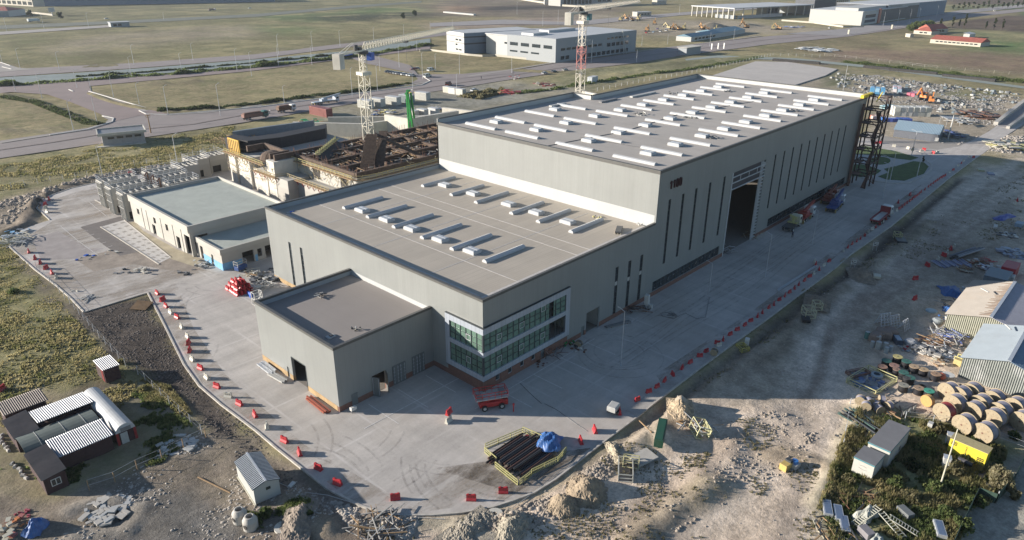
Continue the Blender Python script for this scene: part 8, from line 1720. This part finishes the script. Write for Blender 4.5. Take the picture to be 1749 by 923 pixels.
# white boundary marker blocks, far
for i in range(26):
    a=i/25; g=G(760+50*a,22+4.5*a); mb=MB(); mb.cbox(0,0,0,5,1.6,1.6); tag(mb.build('concrete_block',WHITE,None,(g.x,g.y,0),.1),'white block, %s from the left in the dotted row before the far pit'%nth(i),'block','white blocks in a row before the far pit')
for i,(x,y) in enumerate([(1215,87),(1226,86.5),(1236,86)]): g=GD(x,y); t=root('notice_board',g,R(-45),'white notice board, %s of three beside the far road'%ORD[i],'sign','white notice boards beside the far road'); mb=MB(); mb.bar((0,0,0),(0,0,1.2),.2); mb.build('post',STEEL,t); mb=MB(); mb.cbox(0,0,1.0,.2,2.6,4.2); mb.build('board',WHITE,t)
for i,(x,y) in enumerate([(1449,59),(1523,50)]): g=GD(x,y); mb=MB(); mb.cbox(0,0,0,1.5,1.5,4.2); tag(mb.build('marker_post',CREAM,None,g),'cream marker post, %s one beside the far right road'%('left' if i==0 else 'right'),'marker')
# ------------------------------------------------------------------ people
def person(top=(.05,.06,.09),leg=(.03,.03,.04),helmet=None):
    """small standing worker grown from one skinned skeleton"""
    V=[(0,0,.95),(0,0,1.15),(0,0,1.40),(0,0,1.52),(0,0,1.66),(0,.16,1.40),(.03,.22,1.14),(.10,.22,.92),(0,-.16,1.40),(-.02,-.23,1.14),(.06,-.24,.92),(.02,.10,.90),(.05,.11,.50),(.0,.12,.06),(.14,.13,.04),(-.02,-.10,.90),(-.04,-.11,.50),(-.10,-.12,.06),(.04,-.13,.04)]
    E=[(0,1),(1,2),(2,3),(3,4),(2,5),(5,6),(6,7),(2,8),(8,9),(9,10),(0,11),(11,12),(12,13),(13,14),(0,15),(15,16),(16,17),(17,18)]
    Rr=[.14,.13,.14,.055,.09,.065,.045,.035,.065,.045,.035,.095,.065,.045,.04,.095,.065,.045,.04]
    me=bpy.data.meshes.new('person'); me.from_pydata(V,E,[]); me.update(); o=bpy.data.objects.new('person',me); COL.objects.link(o); me.materials.append(paint(*top)); 
    md=o.modifiers.new('skin','SKIN'); me.skin_vertices
    for i,sv in enumerate(me.skin_vertices[0].data if me.skin_vertices else []): sv.radius=(Rr[i],Rr[i]); sv.use_root=(i==0)
    o.modifiers.new('sub','SUBSURF').levels=1; o['category']='person'
    hm=MB(); hm.lathe([(.02,1.80),(.09,1.77),(.12,1.70),(.14,1.69)],12); hm.build('helmet',paint(*(helmet or (.6,.6,.6))),o)
    tr=MB(); 
    for s in (-1,1): tr.tap((.02*s,.1*s,.93),(.05*s,.11*s,.5),.115,.085,8); tr.tap((.05*s,.11*s,.5),(-.05+.05*s,.12*s,.1),.085,.065,8)
    tr.build('trousers',paint(*leg),o)
    return o
for (x,y,c,hl,lab) in ((1353,406,(.04,.05,.08),(.5,.5,.5),'person in dark clothes standing on the shaded apron near the crane trucks'),(822,136,(.03,.03,.04),(.1,.1,.1),'person in dark clothes walking on the near road'),(876,705,(.35,.03,.03),(.35,.03,.03),'x')):
    if lab=='x': continue
    o=person(c,helmet=hl); g=GD(x,y); o.location=(g.x,g.y,max(g.z,0)+(.1 if x<1000 else 0)); o.rotation_euler=(0,0,1.0); o['label']=lab; 
g=GD(877,703); t=root('hydrant_post',g,0,'slim red hydrant post standing in the shade before the scissor lift','hydrant'); mb=MB(); mb.tap((0,0,0),(0,0,1.1),.09,.09,8); mb.build('post',RED,t); mb=MB(); mb.lathe([(.16,1.1),(.16,1.35),(.05,1.42)],10); mb.build('head',RED,t)
g=GD(604,705); t=root('white_cabinet',g,0,'small white box on legs at the front corner of the annex','box'); mb=MB(); mb.cbox(0,0,.5,.9,.5,.5,0,.03); mb.build('body',WHITE,t); mb=MB(); [mb.cbox(a,0,0,.06,.06,.5) for a in (-.3,.3)]; mb.build('legs',STEEL,t)
# ladders and frames by the annex roof corner
g=GD(440,520); framebox(441,520,R(0),'white scaffold frames standing against the left wall of the annex',1.6,1.2,2.6,paint(.5,.5,.48),None)
# ------------------------------------------------------------------ vegetation
def leafmat(name,c1,c2,c3,sc=1.5):
    m=bpy.data.materials.new(name); m.use_nodes=True; n=m.node_tree.nodes; l=m.node_tree.links; b=n['Principled BSDF']; b.inputs['Roughness'].default_value=.8; b.inputs['Specular IOR Level'].default_value=.2
    tc=n.new('ShaderNodeTexCoord'); ns=n.new('ShaderNodeTexNoise'); ns.inputs['Scale'].default_value=sc; ns.inputs['Detail'].default_value=4; l.new(tc.outputs['Object'],ns.inputs[0])
    r=n.new('ShaderNodeValToRGB'); r.color_ramp.elements[0].position=.35; r.color_ramp.elements[0].color=(*c1,1); r.color_ramp.elements[1].position=.68; r.color_ramp.elements[1].color=(*c3,1); e=r.color_ramp.elements.new(.5); e.color=(*c2,1); l.new(ns.outputs[0],r.inputs[0]); l.new(r.outputs[0],b.inputs['Base Color'])
    tl=n.new('ShaderNodeBsdfTranslucent'); l.new(r.outputs[0],tl.inputs['Color']); mxs=n.new('ShaderNodeMixShader'); mxs.inputs[0].default_value=.6; l.new(b.outputs[0],mxs.inputs[1]); l.new(tl.outputs[0],mxs.inputs[2]); l.new(mxs.outputs[0],n['Material Output'].inputs['Surface']); return m
LG=leafmat('leaf_green',(.07,.105,.038),(.13,.17,.06),(.25,.27,.11)); LDRY=leafmat('leaf_dry',(.11,.115,.055),(.22,.20,.11),(.36,.31,.18)); LDK=leafmat('leaf_dark',(.035,.05,.022),(.06,.08,.033),(.11,.13,.055)); LYEL=leafmat('grass_dry',(.15,.16,.06),(.27,.245,.12),(.42,.36,.19),.35)
def np_mesh(name,V,F,m,loc=(0,0,0)):
    me=bpy.data.meshes.new(name); V=np.asarray(V,np.float32); F=np.asarray(F,np.int32); me.vertices.add(len(V)); me.vertices.foreach_set('co',V.ravel()); me.loops.add(F.size); me.loops.foreach_set('vertex_index',F.ravel()); k=F.shape[1]
    me.polygons.add(len(F)); me.polygons.foreach_set('loop_start',np.arange(0,F.size,k,dtype=np.int32)); me.polygons.foreach_set('loop_total',np.full(len(F),k,np.int32)); me.update(calc_edges=True); me.materials.append(m)
    o=bpy.data.objects.new(name,me); COL.objects.link(o); o.location=loc; return o
def leaves(C,sz,rs,flat=.35):
    """one small four sided leaf clump per centre, facing every way"""
    n_=len(C); a=rs.rand(n_)*6.28; t=(rs.rand(n_)-.5)*2.2; s=sz*(.6+.8*rs.rand(n_))
    u=np.stack([np.cos(a),np.sin(a),np.zeros(n_)],1); v=np.stack([-np.sin(a)*np.sin(t),np.cos(a)*np.sin(t),np.cos(t)],1)
    u=u*s[:,None]*.5; v=v*s[:,None]*.5*(1+rs.rand(n_)[:,None])
    V=np.stack([C-u-v,C+u-v*.6,C+u*.5+v,C-u+v*.8],1).reshape(-1,3); F=np.arange(n_*4).reshape(-1,4); return V,F
def crown_pts(n_,r,h,rs,clumps=9,z0=.0,shape=1.0):
    cc=[];
    for k in range(clumps):
        a=rs.rand()*6.28; d=r*.62*math.sqrt(rs.rand()); z=z0+h*(.12+.76*rs.rand()); f=(1-abs((z-z0)/h-.45)*shape); cc.append((d*f*math.cos(a),d*f*math.sin(a),z,r*(.28+.3*rs.rand())*max(f,.35)))
    out=[]
    per=n_//clumps
    for (x,y,z,q) in cc:
        d=rs.normal(size=(per,3)); d/=np.linalg.norm(d,axis=1)[:,None]+1e-6; rr_=q*(rs.rand(per)**.45); p=d*rr_[:,None]; p[:,2]*=.8; out.append(p+np.array([x,y,z]))
    o=np.concatenate(out); o[:,2]=np.maximum(o[:,2],.05); return o
def tree(kind_,g,r,h,m,n_,lab,cat,seed,trunk=.25,tz=.25,group=None,sz=.3,clumps=12,shape=1.0):
    rs=np.random.RandomState(seed); t=root(kind_,g,rs.rand()*6,lab,cat,group)
    mb=MB(); mb.tap((0,0,-.3),(0,0,h*tz+.3),trunk*.5,trunk*.33,7)
    for k in range(5): a=k*1.26+rs.rand(); mb.tap((0,0,h*tz*(.6+.1*k)),(r*.55*math.cos(a),r*.55*math.sin(a),h*(tz+.25+.08*k)),trunk*.25,trunk*.08,5)
    mb.tap((0,0,h*tz),(0,0,h*.85),trunk*.33,trunk*.08,6); mb.build('trunk',mat('bark',(.09,.07,.05),.95,var=.25),t)
    V,F=leaves(crown_pts(n_,r,h*(1-tz),rs,clumps,h*tz,shape),sz,rs); o=np_mesh('crown',V,F,m); o.parent=t; return t
def shrub(g,r,h,m,lab,seed,n_=900,sz=.22,cat='shrub',stems=12,group=None,up=False):
    rs=np.random.RandomState(seed); t=root('shrub',g,0,lab,cat,group); mb=MB()
    for k in range(stems): a=rs.rand()*6.28; d=r*.7*rs.rand(); mb.tap((d*.2*math.cos(a),d*.2*math.sin(a),-.1),(d*math.cos(a),d*math.sin(a),h*(.6+.4*rs.rand())),.03,.012,4)
    mb.build('stems',mat('stem',(.16,.13,.08),.95),t); V,F=leaves(crown_pts(n_,r,h,rs,14 if not up else 22,0,.7),sz,rs); o=np_mesh('foliage',V,F,m); o.parent=t; return t
# poplars in the field and trees by the farm
for i,(x,y,ty) in enumerate([(1605,48,30),(1626,48,26),(1637,48,32),(1646,49,22),(1683,51,34),(1697,51,29),(1711,52,31)]):
    g=G(x,y); h=HGT(x,y,ty); tree('poplar',g,h*.13,h,LDK,1100,'slim poplar, %s from the left in the broken row across the fields'%nth(i),'tree',300+i,.5,.12,'poplars across the fields',.55,16,.9)
for i,(x,y,ty,r) in enumerate([(1556,55,43,6),(1566,52,38,8),(1577,50,37,8),(1588,47,37,7)]):
    g=G(x,y); h=HGT(x,y,ty); tree('broadleaf_tree',g,r,h,LG,1500,'round green tree, %s from the left behind the small farmhouse'%nth(i),'tree',320+i,.6,.2,'trees behind the farmhouse',.9,12,.8)
for i in range(16):
    x=1628+i*8.4; y=17-i*.35+(i%3)*.8; g=G(x,y); h=9+(i*37%5); tree('row_tree',g,2.6,h,LDK,420,'small dark tree, %s from the left in the row beyond the charcoal office'%nth(i),'tree',340+i,.4,.15,'small trees beyond the charcoal office',.8,8)
for i,(x,y,h,r) in enumerate([(52,31,9,5),(104,33,7,5),(688,33,7,4),(709,30,9,4)]): tree('broadleaf_tree',G(x,y),r,h,LDK,700,['dark tree beside the white lorry, far left','low tree right of the billboard, far left','left one of two small trees by the far embankment','right one of two small trees by the far embankment'][i],'tree',360+i,.4,.2,None,.8,9)
for i,(x,y,ty) in enumerate([(1558,262,251),(1576,278,266)]): g=GD(x,y); h=HGT(x,y,ty); tree('cypress',g,.5,max(h,2),LDK,500,'small dark conifer in the park lawn, %s one'%('left' if i==0 else 'right'),'tree',370+i,.12,.1,None,.22,8)
shrub(GD(1501,269),.7,1.2,LDK,'tiny dark shrub above the oval lawn',380,250,.2)
# belt of growth on the canal slope, hedge at the field edge: nobody could count these
def belt(name,pts,wd,hh,n_,m,sz,seed,clump=5.0):
    rs=np.random.RandomState(seed); q=P(pts); L=[(b-a).length for a,b in zip(q,q[1:])]; T=sum(L); C=[]
    for _ in range(n_):
        s=rs.rand()*T; k=0
        while s>L[k] and k<len(L)-1: s-=L[k]; k+=1
        p=q[k].lerp(q[k+1],s/L[k]); d=(q[k+1]-q[k]).normalized(); o=(rs.rand()-.5)*wd; x=p.x-d.y*o; y=p.y+d.x*o
        f=mnoise.noise(Vector((x/clump,y/clump,seed)))+.25
        if f<0 and rs.rand()<.85: continue
        z=hh*min(1,max(f,.12)*1.6)*rs.rand()**.6*(1-(2*o/wd)**2*.6); C.append((x,y,max(gz(x,y),-.1)+z))
    V,F=leaves(np.array(C),sz,rs); return tag(np_mesh(name,V,F,m),kind='stuff')
belt('canal_shrubs',[(0,147),(60,144),(140,138),(230,131),(300,127),(437,115),(600,98),(735,77)],7,2.6,16000,LG,.8,401,9)
belt('canal_shrubs',[(130,132),(250,124),(437,108),(600,92)],3,1.6,4000,LDK,.7,402,8)
belt('field_hedge',[(1440,106),(1500,112),(1580,121),(1660,131),(1749,141)],7,1.6,9000,LG,.6,403,8)
belt('verge_growth',[(880,160),(950,152),(1000,143),(1100,128),(1180,118),(1300,98)],5,1.3,6000,LG,.5,404,7)
belt('bush_mass',[(800,168),(830,160),(860,156)],14,2.2,4000,LDRY,.6,405,5)
belt('verge_growth',[(270,190),(360,186),(440,178),(613,156),(700,143)],5,1.2,7000,LDK,.5,406,6)
belt('verge_growth',[(0,165),(60,175),(110,195),(150,211),(175,214)],4,1.0,3000,LDK,.5,407,5)
# ---------------- weeds and dry grass on the near ground
def scatter(poly,n_,seed,dens=None):
    q=P(poly); xs=[p.x for p in q]; ys=[p.y for p in q]; rs=np.random.RandomState(seed); X=min(xs)+(max(xs)-min(xs))*rs.rand(n_*4); Y=min(ys)+(max(ys)-min(ys))*rs.rand(n_*4)
    k=inpoly(X,Y,q); X,Y=X[k],Y[k]; k=~inpoly(X,Y,LOT); X,Y=X[k],Y[k]
    if dens is not None: f=fbm(X,Y,dens[0],seed+3); k=rs.rand(len(X))<np.clip((f-dens[1])*dens[2],0,1); X,Y=X[k],Y[k]
    X,Y=X[:n_],Y[:n_]
    i=np.clip(np.searchsorted(XS,X)-1,0,NX-2); j=np.clip(np.searchsorted(YS,Y)-1,0,NY-2); return X,Y,H[j,i],rs
def tufts(name,poly,n_,h,m,seed,dens=(4,.42,6),blades=3,wd=.09):
    X,Y,Z,rs=scatter(poly,n_,seed,dens); k=len(X); V=[];
    hh=h*(.5+rs.rand(k)*.9); Vs=[]
    for b_ in range(blades):
        a=rs.rand(k)*6.28; l_=.35*hh*(rs.rand(k)+.2); w_=wd*(.6+rs.rand(k)); ox=(rs.rand(k)-.5)*.3;oy=(rs.rand(k)-.5)*.3
        p0=np.stack([X+ox-np.sin(a)*w_,Y+oy+np.cos(a)*w_,Z-.03],1); p1=np.stack([X+ox+np.sin(a)*w_,Y+oy-np.cos(a)*w_,Z-.03],1); p2=np.stack([X+ox+np.cos(a)*l_,Y+oy+np.sin(a)*l_,Z+hh],1); Vs.append(np.stack([p0,p1,p2],1))
    V=np.concatenate(Vs).reshape(-1,3); F=np.arange(len(V)).reshape(-1,3); return tag(np_mesh(name,V,F,m),kind='stuff')
PL=[(-250,420),(0,405),(40,400),(62,470),(130,545),(215,640),(240,665),(200,700),(0,730),(-250,740)]
tufts('dry_grass',PL,20000,.16,LYEL,501,(5,.40,5),3,.10); tufts('weeds',PL,7000,.28,LYEL,502,(6,.53,12),4,.14)
tufts('weeds',[(-100,300),(160,255),(400,215),(400,262),(230,290),(0,335),(-100,350)],11000,.34,LYEL,503,(7,.42,5),2,.20)
tufts('weeds',[(150,690),(260,655),(340,740),(280,790),(100,830),(0,800),(120,740)],7000,.3,LG,504,(3,.50,9),3,.10); tufts('weeds',[(225,640),(290,660),(340,720),(250,690)],3500,.35,LYEL,505,(2.5,.42,6),3,.1)
PR=[(1430,950),(1400,860),(1425,800),(1450,740),(1475,705),(1560,715),(1650,735),(1720,770),(1700,850),(1650,900),(1620,960)]
tufts('weeds',PR,6000,.42,LG,506,(2.5,.38,6),4,.12); tufts('weeds',PR,4200,.65,LYEL,507,(2.5,.48,8),4,.10)
tufts('weeds',[(1395,870),(1430,770),(1465,700),(1485,720),(1450,800),(1430,880)],1500,.5,LYEL,508,(2,.4,6),4,.1)
tufts('weeds',[(1100,560),(1440,470),(1749,400),(1749,300),(1500,420),(1300,600),(1180,680)],5000,.22,LDRY,509,(5,.52,8),3,.09); tufts('weeds',[(620,900),(760,890),(900,860),(1100,740),(1400,700),(1390,950),(640,960)],5000,.22,LDRY,510,(4,.55,8),3,.09)
tufts('weeds',[(400,870),(450,880),(520,850),(560,880),(470,905),(420,900)],1500,.35,LG,511,(2,.45,8),4,.1)
# stones and clods on the bare soil
def stones(name,poly,n_,s,m,seed,dens=(5,.4,5)):
    X,Y,Z,rs=scatter(poly,n_,seed,dens); k=len(X); base_=np.array([(-1,-1,0),(1,-1,0),(1,1,0),(-1,1,0),(-.6,-.5,.9),(.5,-.6,.8),(.6,.5,1),(-.5,.6,.7)],float); F0=np.array([(4,5,6,7),(0,1,5,4),(1,2,6,5),(2,3,7,6),(3,0,4,7)])
    a=rs.rand(k)*6.28; sc=s*(.3+rs.rand(k)**3*1.6); B=base_[None]*(1+.5*(rs.rand(k,8,3)-.5)); B=B*sc[:,None,None]; x=B[...,0]*np.cos(a)[:,None]-B[...,1]*np.sin(a)[:,None]*(.5+rs.rand(k)[:,None]); y=B[...,0]*np.sin(a)[:,None]+B[...,1]*np.cos(a)[:,None]*(.5+.5*rs.rand(k)[:,None])
    V=np.stack([x+X[:,None],y+Y[:,None],B[...,2]*.8+Z[:,None]-.03],2).reshape(-1,3); F=(F0[None]+np.arange(k)[:,None,None]*8).reshape(-1,4); return tag(np_mesh(name,V,F,m),kind='stuff')
ST1=mat('stone_pale',(.40,.36,.31),1,var=.35,scale=.7); ST2=mat('clod_brown',(.33,.28,.225),1,var=.4,scale=.7)
RD_=[(600,900),(760,890),(900,858),(1000,795),(1090,722),(1230,628),(1330,556),(1470,440),(1666,285),(1749,300),(1749,640),(1600,650),(1470,690),(1400,860),(1380,980),(600,980)]
stones('stones',RD_,1800,.08,ST1,601,(6,.42,6)); stones('clods',RD_,2200,.08,ST2,602,(5,.40,6)); stones('clods',[(900,940),(1060,850),(1200,770),(1310,700),(1400,720),(1380,790),(1200,880),(1080,960)],2200,.13,ST2,603,(3,.45,8))
stones('stones',[(120,900),(250,780),(345,735),(470,800),(560,850),(640,890),(640,980),(0,980)],3500,.10,ST1,604,(4,.42,6)); stones('clods',[(130,540),(252,505),(340,662),(437,740),(540,830),(480,830),(350,750),(235,645)],7000,.09,mat('clod_dark',(.13,.11,.095),1,var=.4,scale=.7),605,(3,.35,5))
stones('clods',[(0,395),(60,350),(160,315),(230,300),(330,284),(330,276),(150,300),(0,345)],3000,.3,ST2,606,(5,.35,5)); stones('rubble',[(1420,132),(1500,128),(1749,168),(1749,200),(1700,215),(1600,200),(1560,180),(1480,170)],5200,.30,mat('rubble_grey',(.27,.26,.245),1,var=.5,scale=.35),607,(9,.42,6))
stones('rubble',[(1560,235),(1749,232),(1749,262),(1700,262)],1500,.3,ST1,608,(4,.35,5)); stones('rubble',[(560,850),(660,880),(720,884),(700,920),(600,900)],1800,.16,ST1,609,(2,.4,5)); stones('rubble',[(800,885),(930,850),(1000,800),(1060,760),(1060,800),(960,880),(860,923)],3000,.16,ST2,610,(2,.35,5))
# separate bushes one can tell apart
shrub(GD(1703,832),1.7,2.9,leafmat('leaf_pale',(.20,.19,.10),(.32,.29,.18),(.46,.42,.28)),'big pale seed topped bush beside the green netted fence',701,4200,.20,stems=40,up=True); shrub(GD(1728,850),1.0,1.6,LDRY,'smaller dull bush outside the netted fence',702,900,.2)
for i,(x,y,r,h,m,lab) in enumerate([(1628,808,1.5,1.5,LDRY,'grey green bush left of the generator pad'),(1590,838,1.6,1.3,LG,'green bush in the weeds below the long leaning pole'),(1668,862,1.3,1.2,LG,'green bush between the pad and the fence bend'),(1528,832,1.2,1.3,LG,'green bush at the foot of the nearer white cabin'),(1450,826,1.1,1.1,LDRY,'straw coloured bush left of the nearer white cabin'),(1552,855,1.4,1.2,LDRY,'dry bush below the pair of white cabins'),(1612,880,1.4,1.2,LG,'green bush near the bottom, left of the netted fence'),(1640,905,1.5,1.4,LG,'bright green bush against the netted fence, bottom'),(1585,775,1.8,1.1,LG,'dark bush between cabins and generator'),(1560,800,1.6,1.0,LDK,'dark bush just right of the larger white cabin'),(1598,735,1.4,1.0,LDRY,'dry bush beside the small white pump'),(1645,790,1.1,.9,LDK,'dark bush under the generator tank'),(1732,748,1.0,.9,LG,'green bush beside the rail fence, right edge'),(455,880,1.0,.8,LG,'dark green bush below the white cabin'),(440,893,.8,.6,LG,'small green bush right of the manhole rings'),(208,622,.7,.8,LYEL,'yellow bush beside the little red hut'),(245,668,.9,.7,LYEL,'yellow green bush between red hut and tunnel roof'),(24,500,1.5,.7,LG,'green bush near the left edge above the dry grass')]):
    shrub(GD(x,y),r,h,m,lab,710+i,900,.17)
# ------------------------------------------------------------------ air between here and the horizon
mb=MB(); mb.box(-600,2300,-700,2400,-6,75); hz=mb.build('haze',None); hz['kind']='stuff'
hm=bpy.data.materials.new('haze'); hm.use_nodes=True; n=hm.node_tree.nodes; n.remove(n['Principled BSDF']); pv=n.new('ShaderNodeVolumePrincipled'); pv.inputs['Color'].default_value=(.80,.88,1,1); pv.inputs['Density'].default_value=.00007; pv.inputs['Anisotropy'].default_value=.2
hm.node_tree.links.new(pv.outputs[0],n['Material Output'].inputs['Volume']); hz.data.materials.append(hm)
